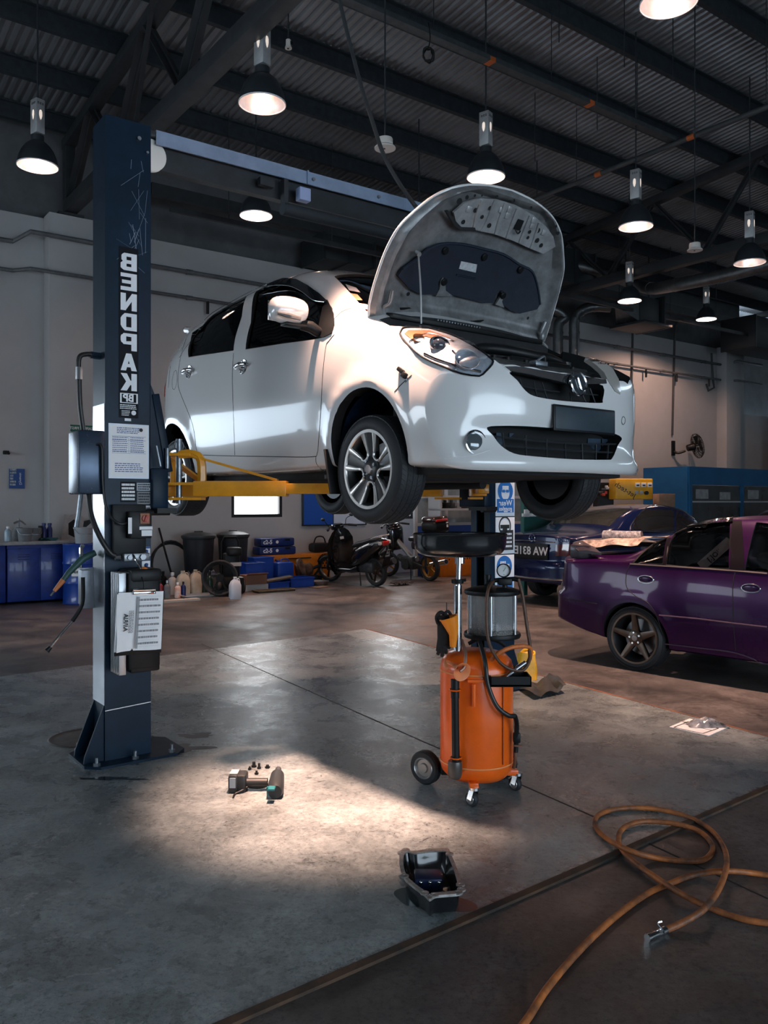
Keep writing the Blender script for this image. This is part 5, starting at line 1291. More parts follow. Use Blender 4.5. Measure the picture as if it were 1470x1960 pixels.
for x, y, r in ((705, 265, .013), (790, 183, .014), (893, 168, .012), (888, 290, .014), (838, 230, .011), (1172, 335, .011), (1230, 325, .016), (1253, 430, .013), (1160, 375, .010), (1225, 395, .015), (785, 80, .008), (730, 92, .012), (940, 88, .009), (1060, 115, .009), (1180, 165, .009), (1290, 240, .009), (1355, 298, .010), (1370, 345, .011), (835, 80, .006), (1160, 940, .010), (318, 770, .012), (676, 120, .018)):
    p, n = hfn(*c5(x, y)); b.lathe([(r, .001), (r * .9, .0005), (0, .0005)], p + n * .0245, n, 14)
b.build('drain_holes', DARK, br, norm=False)
for x, y, w, h in ((745, 178, .034, .034), (970, 182, .028, .03), (1030, 178, .03, .034), (1015, 222, .03, .036), (1200, 255, .034, .03), (1190, 295, .034, .03), (1270, 340, .03, .034)):
    p, n = hfn(*c5(x, y)); b = MB(plane_mx(p + n * .024, V((0, 1, 0)), n.cross(V((0, 1, 0))))); b.box((0, 0, 0), (w, h, .006), bev=.003); b.build('pressed_square', MATS['front_brace_grey'], br)
p, n = hfn(*c5(1095, 285)); b = MB(plane_mx(p + n * .026, V((0, 1, 0)), n.cross(V((0, 1, 0))))); b.box((0, 0, 0), (.05, .06, .004)); b.tube([(-.02, -.03, .01), (0, -.045, .02), (.02, -.03, .01)], .005, 6, sub=3); b.build('striker_loop', BLACK, br)
hs.patch([c5(*p) for p in ((580, 190), (600, 185), (640, 250), (690, 300), (785, 305), (790, 325), (680, 320), (640, 290))], .03, .02, 6, fn=hfn).build('rubber_strip', RUBBER, bonnet)
# hinges, prop rod
for s, pl in ((-1, ((205, 740), (185, 830), (155, 870), (170, 930), (195, 965))), (1, ((1280, 965), (1245, 1050), (1265, 1110), (1300, 1150), (1298, 1180)))):
    q = [hfn(*c5(*p))[0] + hn * (.03 if i < 2 else .01) for i, p in enumerate(pl)]; b = MB(); b.tube(q, .012, 8, sub=4); b.bar(q[0] - V((0, .0, 0)), q[1], .03, .008, up=hn); b.build('bonnet_hinge', RAW, bonnet)
p0 = hs.px(779, 614)[0] + V((.06, .05, -.02)); p1 = hfn(*c5(385, 485))[0] + hn * .03
b = MB(); b.tube([p0, p0 + (p1 - p0) * .5 + hn * .01, p1], .0055, 8, sub=4); b.tube([p1 - hn * .02, p1 + hn * .012], .014, 10); b.build('prop_rod', mat('prop_grey', (.42, .42, .42), .35, .7), car)
# ================================================================== PURPLE SEDAN AND DARK BLUE SEDAN
def sedan_frame(origin, f):
    f = V((f[0], f[1], 0)).normalized(); yaw = math.atan2(f.y, f.x); o = V((origin[0], origin[1], 0))
    return o, yaw, M.Translation(o) @ M.Rotation(yaw, 4, 'Z')
PURPLE = mat('purple_metallic', (.030, .003, .050), .26, .3, coat=.28, spec=.3, var=.3, vscale=1.2)
CAR2G = glass_mat('grey_hazy_glass', (.45, .47, .49), .06, 2.0)
po, pyaw, PM = sedan_frame((2.83, 7.98), (.683, -.731))
pc = thing('purple_sedan', 'old dark purple four-door saloon with bronze alloy wheels parked at right', 'car', po, pyaw)
PST = [(-.95, .36, .70, .78, .62, .76, .90, .69, .945, .985),
       (-.80, .31, .74, .815, .62, .79, .91, .70, .965, 1.0),
       (-.45, .25, .77, .835, .60, .805, .925, .70, .985, 1.02),
       (-.18, .22, .785, .84, .58, .81, .93, .695, 1.00, 1.045),
       (.10, .20, .79, .845, .58, .81, .93, .655, 1.12, 1.17),
       (.45, .20, .79, .845, .58, .81, .925, .59, 1.285, 1.335),
       (.80, .20, .79, .845, .58, .81, .92, .575, 1.335, 1.385),
       (1.30, .20, .79, .845, .58, .81, .91, .575, 1.34, 1.395),
       (1.65, .20, .79, .845, .58, .81, .90, .59, 1.30, 1.36),
       (2.05, .20, .79, .845, .58, .81, .89, .66, 1.07, 1.12),
       (2.30, .20, .79, .84, .58, .81, .875, .70, .94, .985),
       (2.90, .20, .78, .83, .56, .78, .80, .68, .86, .90),
       (3.30, .22, .75, .80, .52, .74, .68, .64, .73, .77)]
def DFp(y, z): y = min(abs(y), .83); return .08 * (y / .8) ** 2 + .2 * (y / .82) ** 6
def DRp(y, z):
    y = min(abs(y), .83); r = .05 * (y / .8) ** 2 + .22 * (y / .82) ** 7 + .12 * max(0, z - .72); 
    return r - .05 * (1 if .36 < z < .62 else max(0, 1 - min(abs(z - .36), abs(z - .62)) / .04))
PARCH = [(0, .285, .325), (2.5, .285, .325)]
psk = car_body(PST, DFp, DRp, 2.5, -.35, PARCH, .014, nlen=120).mesh('pskin', 180); ps = Shell(psk, PM)
pbody = link('body', psk.copy(), pc); pbody.data.materials.append(PURPLE)
def pcut(b, m):
    me = b.mesh('cut', 30, smooth=False); me.materials.append(m); o = link('cut', me, pc); boolean(pbody, o)
pcut(car_body(PST, DFp, DRp, 2.5, -.35, [], 0, nlen=120, inset=.045, xlim=(.0, 2.2)), UNDER)
for ax, az, ar in PARCH:
    for s in (-1, 1): b = MB(); b.cyl((ax, s * .5, az), (ax, s * 1.1, az), ar, n=56); pcut(b, UNDER)
PQ = [(1211, 1078), (1224, 1063), (1248, 1041), (1278, 1016), (1268.5, 1080)]
PR = [(1274, 1082), (1279, 1046), (1287, 1009), (1300, 1003), (1350, 999), (1399, 998), (1396.5, 1040), (1395, 1089)]
pr0 = ps.px(1425, 1092)[0]; pr1 = ps.px(1420, 999)[0]
for pl in (PQ, PR):
    q = [(p.x, p.z) for p in [ps.px(x, y)[0] for x, y in pl]]; b = MB(); b.prism(q, -1.3, 1.3, XZ); pcut(b, UNDER)
fw = [(pr0.x, pr0.z), (pr0.x + .0, pr1.z), (pr0.x + .45, pr1.z - .03), (pr0.x + .75, pr0.z + .18), (pr0.x + .86, pr0.z - .02)]
b = MB(); b.prism(fw, -1.3, 1.3, XZ); pcut(b, UNDER)
wind = [(2.12, .60), (1.70, .52), (1.66, 0)]; wind = wind + [(x, -y) for x, y in wind[-2::-1]] + [(2.2, 0)]
b = MB(); b.prism(wind, .93, 1.8); pcut(b, UNDER)
back = [(.0, .58), (.40, .50), (.43, 0)]; back = back + [(x, -y) for x, y in back[-2::-1]] + [(-.05, 0)]
restore_normals(pbody, psk)
for nm, pl in (('quarter_window', PQ), ('rear_window', PR)): mirror_copy(ps.patch(pl, -.012, .003, 10).build(nm, CAR2G, pc))
def sidefn(x, z): return ps.hit((x, -3, z), (0, 1, 0))
mirror_copy(ps.patch(fw, -.012, .003, .06, fn=sidefn).build('front_window', CAR2G, pc))
def ptop(x, y): return ps.hit((x, y, 3), (0, 0, -1))
ps.patch(wind, -.012, .003, .08, fn=ptop).build('windscreen', CAR2G, pc); ps.patch(back, .003, .004, .08, fn=ptop).build('rear_screen', mat('dark_glass', (.01, .012, .014), .04, coat=1), pc)
b = MB()
for pl in (PQ, PR): ps.seam(b, pl + [pl[0]], .009, 2, off=-.004)
mirror_copy(b.build('window_seal', BLACK, pc))
ps.patch([(1283, 1012), (1291, 1004), (1345, 997), (1404, 993), (1403, 1000), (1350, 1005), (1300, 1011)], .015, .003, 7).build('window_visor', VIS, pc)
ps.patch([(1401, 997), (1420, 997), (1426, 1093), (1397, 1090)], .004, .006, 7).build('centre_pillar', mat('pillar_black', (.006, .005, .008), .6, spec=.05), pc)
ps.patch([(1279, 1015), (1287, 1009), (1275, 1081.5), (1268.5, 1080)], .004, .006, 5).build('window_divider', MATS['pillar_black'], pc)
b = MB(); ps.seam(b, [(1206, 1079.5), (1300, 1085.5), (1404, 1092.5), (1469, 1098)], .006, 4, off=.003); b.build('belt_trim', mat('dull_chrome', (.5, .47, .45), .3, .9), pc)
b = MB(); ps.seam(b, [(1262, 1177.5), (1330, 1183.5), (1404, 1192.5), (1469, 1200)], .007, 4, off=.006); b.build('side_moulding', mat('moulding_purple', (.10, .07, .11), .3, .3), pc)
b = MB(); ps.seam(b, [(1208, 1077), (1199.4, 1096), (1199.4, 1123.7), (1216.8, 1141), (1241, 1155), (1258.4, 1182.7), (1270.5, 1228)], .004, 4); ps.seam(b, [(1407.6, 1093), (1402.4, 1124), (1404, 1193), (1408, 1246)], .004, 4); ps.seam(b, [(1048, 1142), (1095, 1148), (1143, 1156)], .005, 4); b.build('panel_gaps', SEAMM, pc)
b = MB(); ps.seam(b, [(1271, 1232), (1340, 1240), (1411, 1250), (1469, 1273)], .006, 4, off=.004); b.build('sill_trim', MATS['moulding_purple'], pc)
for x, y in ((1236, 1109), (1437, 1126)):
    p, n = ps.px(x, y); m = plane_mx(p, (1, 0, 0), V((0, 0, 1))); 
    if m.col[2].to_3d().dot(n) < 0: m = plane_mx(p, (-1, 0, 0), (0, 0, 1))
    b = MB(m); b.tube([V((.075 * math.cos(t), .034 * math.sin(t), .002)) for t in [k * .3142 for k in range(20)]], .005, 6, closed=True); h = b.build('handle_rim', CHROME, pc)
    b = MB(m); b.lathe([(.0, .004), (.05, .004), (.066, .001), (.072, -.004)], n=24, sx=.45); b.build('door_handle', PURPLE, h)
BRONZE = mat('bronze_alloy', (.13, .095, .075), .32, .85, var=.3)
for x in (0, 2.5):
    for s in (-1, 1): wheel(pc, (x, s * .725, .288), (0, s, 0), .284, .222, .20, 5, BRONZE, 'wheel', 'star')
# tail lamp, bumper, spoiler
ps.patch([(1046, 1092), (1054, 1089), (1057, 1110), (1056, 1136), (1048, 1134)], .004, .01, 4).build('tail_lamp', mat('clear_tail_lamp', (.45, .40, .42), .12, .4, coat=1, var=.6, vscale=60), pc)
ps.patch([(-.62, .70), (.62, .70), (.62, .86), (-.62, .86)], .003, .01, .06, fn=lambda y, z: ps.hit((-3, y, z), (1, 0, 0))).build('tail_panel', mat('tail_red', (.25, .01, .015), .15, coat=1), pc)
b = MB(); rows = []
for i in range(17):
    y = -.74 + 1.48 * i / 16; e = 1 - (abs(y) / .74) ** 6
    rows.append([V((-.86 + dx + .22 * (1 - e), y, 1.03 + dz * (.4 + .6 * e) + .06 * e)) for dx, dz in ((0, .03), (.10, .05), (.26, .0), (.26, -.05), (.12, -.03), (.02, -.02))])
b.sheet(rows, closed=True); b.add(rows[0], [tuple(range(6))]); b.add(rows[-1], [tuple(range(6))])
for s in (-1, 1): b.box((-.66, s * .66, 1.03), (.22, .06, .13), bev=.02)
b.build('boot_spoiler', mat('spoiler_dark_purple', (.022, .018, .028), .4, coat=.3), pc)
for s in (-1, 1):
    b = MB(); b.box((1.35, s * .37, .5), (.5, .46, .16), bev=.05); b.box((1.10, s * .37, .80), (.14, .46, .6), bev=.05, rot=M.Rotation(R(-14), 3, 'Y')); b.box((1.02, s * .37, 1.14), (.1, .26, .16), bev=.04); b.build('front_seat', SEAT, pc)
b = MB(); b.box((.45, 0, .5), (.5, 1.25, .16), bev=.05); b.box((.18, 0, .78), (.14, 1.25, .5), bev=.05, rot=M.Rotation(R(-20), 3, 'Y')); b.build('rear_seat', SEAT, pc)
a, c = ps.px(1330, 1086)[0], ps.px(1388, 1040)[0]; b = MB(); b.bar(a + V((0, .10, 0)), c + V((0, .10, .02)), .085, .004, up=(0, 1, 0)); sb = b.build('seat_belt', mat('belt_pale', (.50, .50, .50), .7), pc)
m = plane_mx((a + c) / 2 + V((0, .095, 0)), (c - a), V((0, 1, 0)).cross(c - a) * -1); b = MB(); text_bm(b, '|||O[.]', .06, m, .002, .0004); b.build('belt_print', INK, sb, smooth=False)
b = MB(); b.bar(a + V((.1, .5, .2)), c + V((.05, .5, .14)), .05, .03); b.build('grab_handle', mat('beige_plastic', (.4, .38, .35), .6), pc)
# things lying on the boot and spoiler
def PW(x, y, z): return PM @ V((x, y, z))
t = thing('sheet_of_cloth', 'patterned cream and orange cloth spread over the purple sedan boot', 'cloth', PW(-.45, .0, 1.10), pyaw)
b = MB(); rows = []; rd = random.Random(3)
for i in range(12): rows.append([V((-.36 + .72 * i / 11 + .03 * math.sin(j), -.60 + 1.1 * j / 13, .022 + .012 * math.sin(i * 1.1) * math.cos(j * .9) + (-.06 if j == 0 else 0) + .05 * (i / 11))) for j in range(14)])
b.sheet(rows); b.build('fabric', mat('patterned_cloth', (.62, .50, .42), .85, col2=(.05, .04, .04), vscale=9), t, norm=False)
t = thing('newspaper_roll', 'rolled newspaper lying on the cloth on the purple sedan boot', 'newspaper', PW(-.52, -.14, 1.165), pyaw + R(14))
b = MB(); pts = []
for i in range(40): a = i * .42; r = .018 + .0011 * i; pts.append((r * math.cos(a), r * math.sin(a)))
b.sheet([[V((x0, y, z)) for y, z in pts] for x0 in (-.19, -.1, 0, .1, .19)]); b.build('paper_roll', mat('newsprint', (.46, .47, .50), .85, col2=(.10, .10, .12), vscale=34), t, norm=False)

# ---- dark blue sedan, tail towards the viewer
BLUECAR = mat('midnight_blue_paint', (.004, .009, .045), .2, .2, coat=.5, spec=.3)
bo, byaw, BM = sedan_frame((3.036, 12.82), (CT, ST))
bc = thing('blue_sedan', 'midnight blue saloon parked nose away behind the purple car', 'car', bo, byaw)
BST = [(-1.08, .34, .76, .84, .60, .80, .88, .72, .985, 1.02), (-.85, .30, .80, .865, .60, .83, .91, .73, 1.01, 1.055), (-.45, .26, .82, .88, .6, .845, .94, .73, 1.04, 1.08), (-.15, .24, .82, .885, .6, .85, .95, .71, 1.09, 1.14),
       (.25, .22, .82, .885, .6, .85, .96, .64, 1.27, 1.33), (.70, .22, .82, .885, .6, .85, .95, .60, 1.385, 1.44), (1.25, .22, .82, .885, .6, .85, .945, .59, 1.415, 1.475), (1.75, .22, .82, .885, .6, .85, .93, .60, 1.36, 1.42), (2.25, .22, .82, .88, .6, .85, .91, .69, 1.08, 1.14),
       (2.7, .22, .82, .87, .58, .83, .88, .70, .95, 1.0), (3.3, .22, .80, .85, .55, .79, .78, .66, .83, .87), (3.55, .24, .75, .82, .5, .74, .68, .62, .72, .75)]
def DRb(y, z): y = min(abs(y), .86); return .06 * (y / .8) ** 2 + .22 * (y / .85) ** 7 + .10 * max(0, z - .8) - .04 * (1 if .36 < z < .60 else max(0, 1 - min(abs(z - .36), abs(z - .60)) / .05))
bsk = car_body(BST, DFp, DRb, 2.8, -.4, [(0, .31, .34), (2.75, .31, .34)], .012, nlen=90).mesh('bskin', 180); bs = Shell(bsk, BM)
bbody = link('body', bsk.copy(), bc); bbody.data.materials.append(BLUECAR)
for ax in (0, 2.75):
    for s in (-1, 1):
        b = MB(); b.cyl((ax, s * .55, .31), (ax, s * 1.1, .31), .34, n=48); me = b.mesh('cut', 30, smooth=False); me.materials.append(UNDER); boolean(bbody, link('cut', me, bc))
restore_normals(bbody, bsk)
DGL = mat('dark_glass', (.01, .012, .014), .04, coat=1)
BW = [(1209, 1013), (1217, 994), (1228, 981), (1242, 970.5), (1262, 966), (1290, 966.5), (1290, 1016), (1240, 1016)]
BW2 = [(1294, 967), (1320, 970), (1345, 977), (1360, 984), (1360, 1016), (1294, 1016)]
for pl in (BW, BW2): bs.patch(pl, .003, .004, 7).build('side_window', DGL, bc)
b = MB(); bs.seam(b, [(1345, 976), (1320, 969), (1290, 965.5), (1262, 964.5), (1242, 969), (1227, 980), (1215, 994), (1207, 1014), (1240, 1017.5), (1290, 1018)], .010, 3, off=.004); b.build('window_chrome', CHROME, bc)
brear = lambda y, z: bs.hit((-4, y, z), (1, 0, 0))
bs.patch([(-.06, -.60), (-.06, .60), (.55, .5), (.55, -.5)], .003, .004, .08, fn=lambda x, y: bs.hit((x, y, 3), (0, 0, -1))).build('rear_screen', mat('rear_glass', (.03, .035, .035), .03, coat=1, var=.5, vscale=3), bc)
for s in (-1, 1):
    sg = [(s * .44, .74), (s * .78, .76), (s * .80, .93), (s * .44, .90)]; bs.patch(sg, .004, .01, .05, fn=brear).build('tail_lamp', mat('dark_red_lens', (.06, .004, .006), .1, coat=1), bc)
b = MB(); bs.seam(b, [(-.85, .42), (0, .40), (.85, .42)], .014, 10, fn=brear, off=.004); bs.seam(b, [(-.42, .93), (0, .94), (.42, .93)], .008, 10, fn=brear, off=.004); b.build('chrome_strip', CHROME, bc)
p, n = brear(0, .79); b = MB(); b.box(p + V((-.008, 0, 0)), (.02, .64, .23), bev=.012); npl = b.build('number_plate', BLACK, bc)
m = plane_mx(p + V((-.0195, 0, 0)), (0, -1, 0), (0, 0, 1)); b = MB(); text_bm(b, 'WA 831E', .165, m, .004, .001); b.build('plate_lettering', mat('plate_white', (.62, .65, .68), .5), npl, smooth=False)
p, n = brear(.0, .98); m = plane_mx(p + V((-.015, 0, 0)), (0, -1, 0), (0, 0, 1)); b = MB(m); b.tube([V((.055 * math.cos(t), .055 * math.sin(t), 0)) for t in [k * .2618 for k in range(24)]], .007, 6, closed=True)
for k in range(3): a = math.pi / 2 + k * 2.0944; b.bar((0, 0, 0), (.053 * math.cos(a), .053 * math.sin(a), 0), .012, .006, up=(0, 0, 1))
b.build('boot_emblem', CHROME, bc)
p, n = brear(-.52, .965); m = plane_mx(p + V((-.012, 0, 0)), (0, -1, 0), (0, 0, 1)); b = MB(); text_bm(b, 'C200 K', .075, m, .002, .002); b.build('model_lettering', CHROME, bc, smooth=False)
for x in (0, 2.75):
    for s in (-1, 1): wheel(bc, (x, s * .77, .31), (0, s, 0), .306, .215, .21, 5, RIMFACE, 'wheel', 'star')
# ================================================================== WASTE-OIL DRAINER AND WHAT HANGS ON IT
DC = P(912, 900, 4.28); DX, DY = DC.x, DC.y
DRZ = math.atan2(-DX, DY)                               # its front faces the viewer
dr = thing('oil_drainer', 'orange wheeled waste-oil drainer with black funnel pan and clear chamber', 'oil drainer', (DX, DY, .008), 0)
SPX = 4.28 / FPX
def D(px, py, dy=0.0):                                   # photo point -> local coordinates at depth offset dy from the tank axis
    p = P(px, py, DY + dy); return V((p.x - DX, dy, p.z - .008))
TR = .187
b = MB(); zb, zt = .075, .735
b.lathe([(0, zb), (.10, zb + .004), (.15, zb + .02), (.178, zb + .05), (TR, zb + .085), (TR, zt - .085), (.178, zt - .05), (.15, zt - .02), (.10, zt - .004), (0, zt)], n=56)
tank = b.build('tank', ORANGE, dr)
b = MB(); b.lathe([(TR + .002, zb + .095), (TR + .005, zb + .099), (TR + .002, zb + .103)], n=56); b.lathe([(TR + .002, zt - .103), (TR + .005, zt - .099), (TR + .002, zt - .095)], n=56); b.build('weld_ring', mat('orange_weld', (.85, .32, .12), .4), tank)
b = MB(); b.box((.115, -.150, .40), (.004, .010, .42)); b.build('weld_line', mat('dark_orange_line', (.22, .04, .01), .5), tank)
b = MB(); b.tube([(-.035, -TR - .012, .60), (-.035, -TR - .012, .49)], .010, 10); b.box((-.02, -TR - .008, .615), (.09, .012, .012)); b.build('tool_hook', ORANGE, tank)
# sight tube with its guard
b = MB(); b.tube([D(871, 1335, -.195), D(873, 1490, -.195)], .019, 14); b.tube([D(871, 1300, -.19), D(871, 1336, -.195)], .021, 14); b.build('level_tube', BLACK, dr)
b = MB(); p = D(871, 1468, -.197); b.lathe([(0, -.055), (.030, -.05), (.036, -.03), (.036, .02), (.033, .03), (.0, .03)], p, (0, 0, 1), 20); b.build('tube_foot', mat('smoked_plastic', (.06, .05, .045), .3), dr)
b = MB(); b.lathe([(.026, 0), (.03, .004), (.026, .008)], D(871, 1322, -.195), n=16); b.lathe([(.026, 0), (.03, .004), (.026, .008)], D(873, 1452, -.195), n=16); b.build('tube_clip', ORANGE, dr)
# pole and pan
b = MB(); b.tube([D(876, 1245, -.02), D(876, 1120, -.02)], .021, 16); b.build('outer_pole', CHROME, dr)
b = MB(); b.tube([D(877, 1130, -.02), D(879, 1058, -.02)], .0135, 16); b.build('inner_pole', CHROME, dr)
b = MB(); b.lathe([(.012, -.012), (.030, -.010), (.032, .010), (.016, .012)], D(876, 1113, -.02), n=20); b.tube([D(864, 1113, -.03), D(892, 1110, -.03)], .008, 8); b.build('pole_clamp', BLACK, dr)
pc_ = D(880, 1022, .0); b = MB()
zz = [(.236, .0), (.240, .004), (.244, .0), (.240, -.008), (.238, -.045), (.232, -.075), (.215, -.097), (.18, -.110), (.08, -.118), (.025, -.122), (.0, -.122)]
b.lathe(zz + [(0, -.112), (.08, -.108), (.18, -.10), (.208, -.088), (.224, -.07), (.231, -.04), (.234, -.005), (.236, 0)], pc_ + V((0, 0, .0)), n=64); pan = b.build('drain_pan', mat('black_gloss_enamel', (.010, .011, .013), .16, coat=.6), dr, angle=60)
b = MB(); b.lathe([(.012, -.16), (.026, -.15), (.026, -.118)], pc_, n=16); b.build('pan_outlet', CHROME, pan)
# clear suction chamber: plates, glass, tie rods, scale
cc = D(942, 1170, .03); R0 = .132; z0 = D(942, 1212, .03).z; z1 = D(942, 1132, .03).z
b = MB(); b.lathe([(0, z0 - .018), (R0 + .012, z0 - .018), (R0 + .016, z0 - .008), (R0 + .012, z0 + .006), (0, z0 + .006)], (cc.x, cc.y, 0), n=40); b.build('chamber_base', BLACK, dr)
b = MB(); b.lathe([(0, z1 + .030), (.05, z1 + .028), (R0 - .03, z1 + .022), (R0 + .012, z1 + .008), (R0 + .014, z1 - .004), (R0 + .010, z1 - .012), (0, z1 - .012)], (cc.x, cc.y, 0), n=40); b.build('chamber_lid', BLACK, dr)
b = MB(); b.lathe([(R0 - .006, z0 + .006), (R0 - .006, z1 - .012)], (cc.x, cc.y, 0), n=40); b.build('chamber_glass', mat('cloudy_clear_plastic', (.42, .40, .38), .12, alpha=.30, coat=.6), dr)
b = MB(); b.lathe([(R0 - .014, z0 + .007), (R0 - .014, z0 + .030), (0, z0 + .030)], (cc.x, cc.y, 0), n=40); b.build('oil_in_chamber', mat('old_oil', (.01, .009, .008), .1), dr)
for k in range(6):
    a = R(20 + k * 60); b = MB(); b.tube([(cc.x + (R0 + .004) * math.cos(a), cc.y + (R0 + .004) * math.sin(a), z0), (cc.x + (R0 + .004) * math.cos(a), cc.y + (R0 + .004) * math.sin(a), z1 + .004)], .0055, 8); b.build('tie_rod', CHROME, dr)
b = MB(); b.box((cc.x - .045, cc.y - R0 - .001, (z0 + z1) / 2), (.018, .004, z1 - z0 - .03)); sc = b.build('scale', mat('scale_dark', (.05, .05, .05), .5), dr)
b = MB(); b.box((cc.x - .045, cc.y - R0 - .0035, z1 - .028), (.017, .003, .022)); b.build('scale_mark', mat('scale_red', (.6, .08, .02), .5), sc)
b = MB()
for i in range(10): b.box((cc.x - .045, cc.y - R0 - .0035, z0 + .03 + i * .016), (.012, .002, .005))
b.build('scale_digits', mat('scale_grey', (.35, .35, .35), .6), sc)
# gauge and valve
g = D(964, 1092, -.02); ax = V((-.35, -1, .1)).normalized()
b = MB(); b.lathe([(0, -.03), (.030, -.028), (.036, -.01), (.036, .008), (.031, .010), (.030, .004)], g, ax, 24); ga = b.build('gauge', BLACK, dr)
b = MB(); b.lathe([(.030, .004), (0, .0045)], g, ax, 24); b.build('gauge_dial', WHITE, ga)
x, y, _ = frame_from(ax); b = MB(); b.bar(g + ax * .006 - y * .005, g + ax * .006 + x * .012 + y * .016, .002, .002); b.build('gauge_needle', mat('needle_green', (.05, .30, .12), .5), ga)
b = MB(); b.box(D(966, 1113, -.01), (.07, .05, .035), bev=.006); b.tube([D(945, 1111, -.01), D(984, 1108, -.02), D(992, 1110, -.03)], .012, 10); b.cyl(D(966, 1130, -.01), D(966, 1112, -.01), .014, n=12); b.cyl(D(966, 1106, -.01), D(965, 1098, -.02), .009, n=10); b.build('valve', BLACK, dr)
b = MB(); b.cyl(D(934, 1122, .02), D(934, 1108, .02), .013, n=12); b.cyl(D(934, 1108, .02), D(934, 1100, .02), .018, n=12); b.tube([D(946, 1112, -.01), D(928, 1120, .02)], .006, 8); b.build('lid_plug', BLACK, dr)
# hoses
BRAID = mat('brown_braided_hose', (.11, .05, .028), .45, var=.4, vscale=60)
b = MB(); b.tube([D(944, 1113, -.03), D(934, 1130, -.13), D(931, 1175, -.15), D(935, 1225, -.16), D(952, 1262, -.18), D(975, 1280, -.18), D(1000, 1283, -.15), D(1013, 1265, -.12), D(1013, 1244, -.10)], .0085, 10, sub=7); b.build('suction_hose', BRAID, dr)
b = MB(); b.tube([D(992, 1108, -.03), D(1000, 1140, -.04), D(1008, 1195, -.05), D(1015, 1245, -.08), D(1008, 1270, -.11), D(985, 1277, -.13)], .009, 10, sub=7); b.build('suction_hose', BRAID, dr)
b = MB(); b.tube([D(918, 1228, -.08), D(928, 1265, -.19), D(934, 1310, -.215), D(950, 1350, -.22), D(972, 1369, -.21), D(985, 1370, -.18)], .0115, 10, sub=7); b.build('drain_hose', HOSE, dr)
b = MB(); b.tube([D(985, 1370, -.18), D(989, 1385, -.14), D(988, 1420, -.12), D(987, 1440, -.12)], .012, 10, sub=4); b.box(D(989, 1412, -.12), (.035, .03, .05), bev=.006); b.build('drain_elbow', BLACK, dr)
b = MB(); b.tube([D(986, 1440, -.12), D(986, 1455, -.12), D(983, 1470, -.11)], .009, 8, sub=3); b.bar(D(984, 1427, -.13), D(999, 1428, -.13), .010, .008); b.build('drain_tap', mat('brown_steel', (.16, .07, .04), .5, .3), dr)
b = MB(); b.tube([D(930, 1275, -.12), D(955, 1250, -.16), D(985, 1238, -.14), D(1014, 1240, -.10), D(1014, 1262, -.08)], .011, 10, sub=6); b.build('orange_hose', mat('orange_hose', (.62, .16, .035), .45, var=.3, vscale=30), dr)
b = MB(); b.tube([D(884, 1225, -.10), D(891, 1250, -.17), D(889, 1275, -.20), D(880, 1285, -.215)], .008, 8, sub=5); b.build('flexible_tube', mat('flex_steel', (.22, .13, .10), .4, .5), dr)
b = MB(); b.tube([D(897, 1232, .06), D(920, 1222, .05), D(950, 1226, .06), D(966, 1236, .08)], .010, 8, sub=5); b.build('lift_ring', BLACK, dr)
# tool tray at the right
b = MB(); c = D(974, 1300, -.16)
b.box(c + V((0, 0, -.018)), (.20, .13, .008)); 
for s in (-1, 1): b.box(c + V((s * .098, 0, 0)), (.006, .13, .05)); b.box(c + V((0, s * .062, 0)), (.20, .006, .05))
tr = b.build('tool_tray', BLACK, dr)
tr.location = (0, 0, 0)
# wheels
def dwheel(p, r, w, ax, name):
    m = plane_mx(p, frame_from(ax)[0], frame_from(ax)[1]); b = MB(m); b.lathe([(r * .62, -w / 2), (r * .9, -w / 2), (r, -w * .3), (r, w * .3), (r * .9, w / 2), (r * .62, w / 2)], n=36); o = b.build(name, RUBBER, dr)
    b = MB(m); b.lathe([(r * .62, w * .5), (r * .58, w * .52), (r * .5, w * .30), (r * .30, w * .32), (r * .26, w * .52), (r * .10, w * .55), (0, w * .55)], n=30); b.lathe([(r * .62, -w * .5), (0, -w * .45)], n=24); b.build('hub', mat('wheel_hub_grey', (.30, .29, .28), .4, .6), o)
    b = MB(m); b.lathe([(r * .60, w * .51), (r * .63, w * .56), (r * .66, w * .5)], n=36); b.build('hub_rim', ALU, o); return o
pw = FL(815, 1500, .008); dwheel(V((pw.x - DX, pw.y - DY, .088)), .088, .052, (-.60, -.80, 0), 'wheel')
p2 = V((-pw.x + DX, 0, 0)); dwheel(V((.16, .22, .088)), .088, .052, (.60, .80, 0), 'wheel')
b = MB(); b.tube([(pw.x - DX, pw.y - DY, .088), (.16, .22, .088)], .012, 10); b.box((-.12, .06, .10), (.12, .05, .05), bev=.005); b.build('axle', BLACK, dr)
def caster(px, py, leg):
    p = FL(px, py, .008); c = V((p.x - DX, p.y - DY, .036)); o = dwheel(c, .036, .028, (-.75, -.65, 0), 'caster')
    b = MB(); d = V((-.75, -.65, 0)).normalized()
    for s in (-1, 1): b.bar(c + d * s * .02, c + d * s * .02 + V((.012, .0, .045)), .028, .003, up=d)
    b.cyl(c + V((.012, 0, .045)), c + V((.012, 0, .058)), .026, n=16); b.build('caster_fork', CHROME, o)
    b = MB(); b.bar(c + V((.012, 0, .06)), V((c.x * leg, c.y * leg, .10)), .045, .03, bev=.004); b.build('caster_leg', ORANGE, o)
caster(903, 1543, .75); caster(986, 1513, .75)
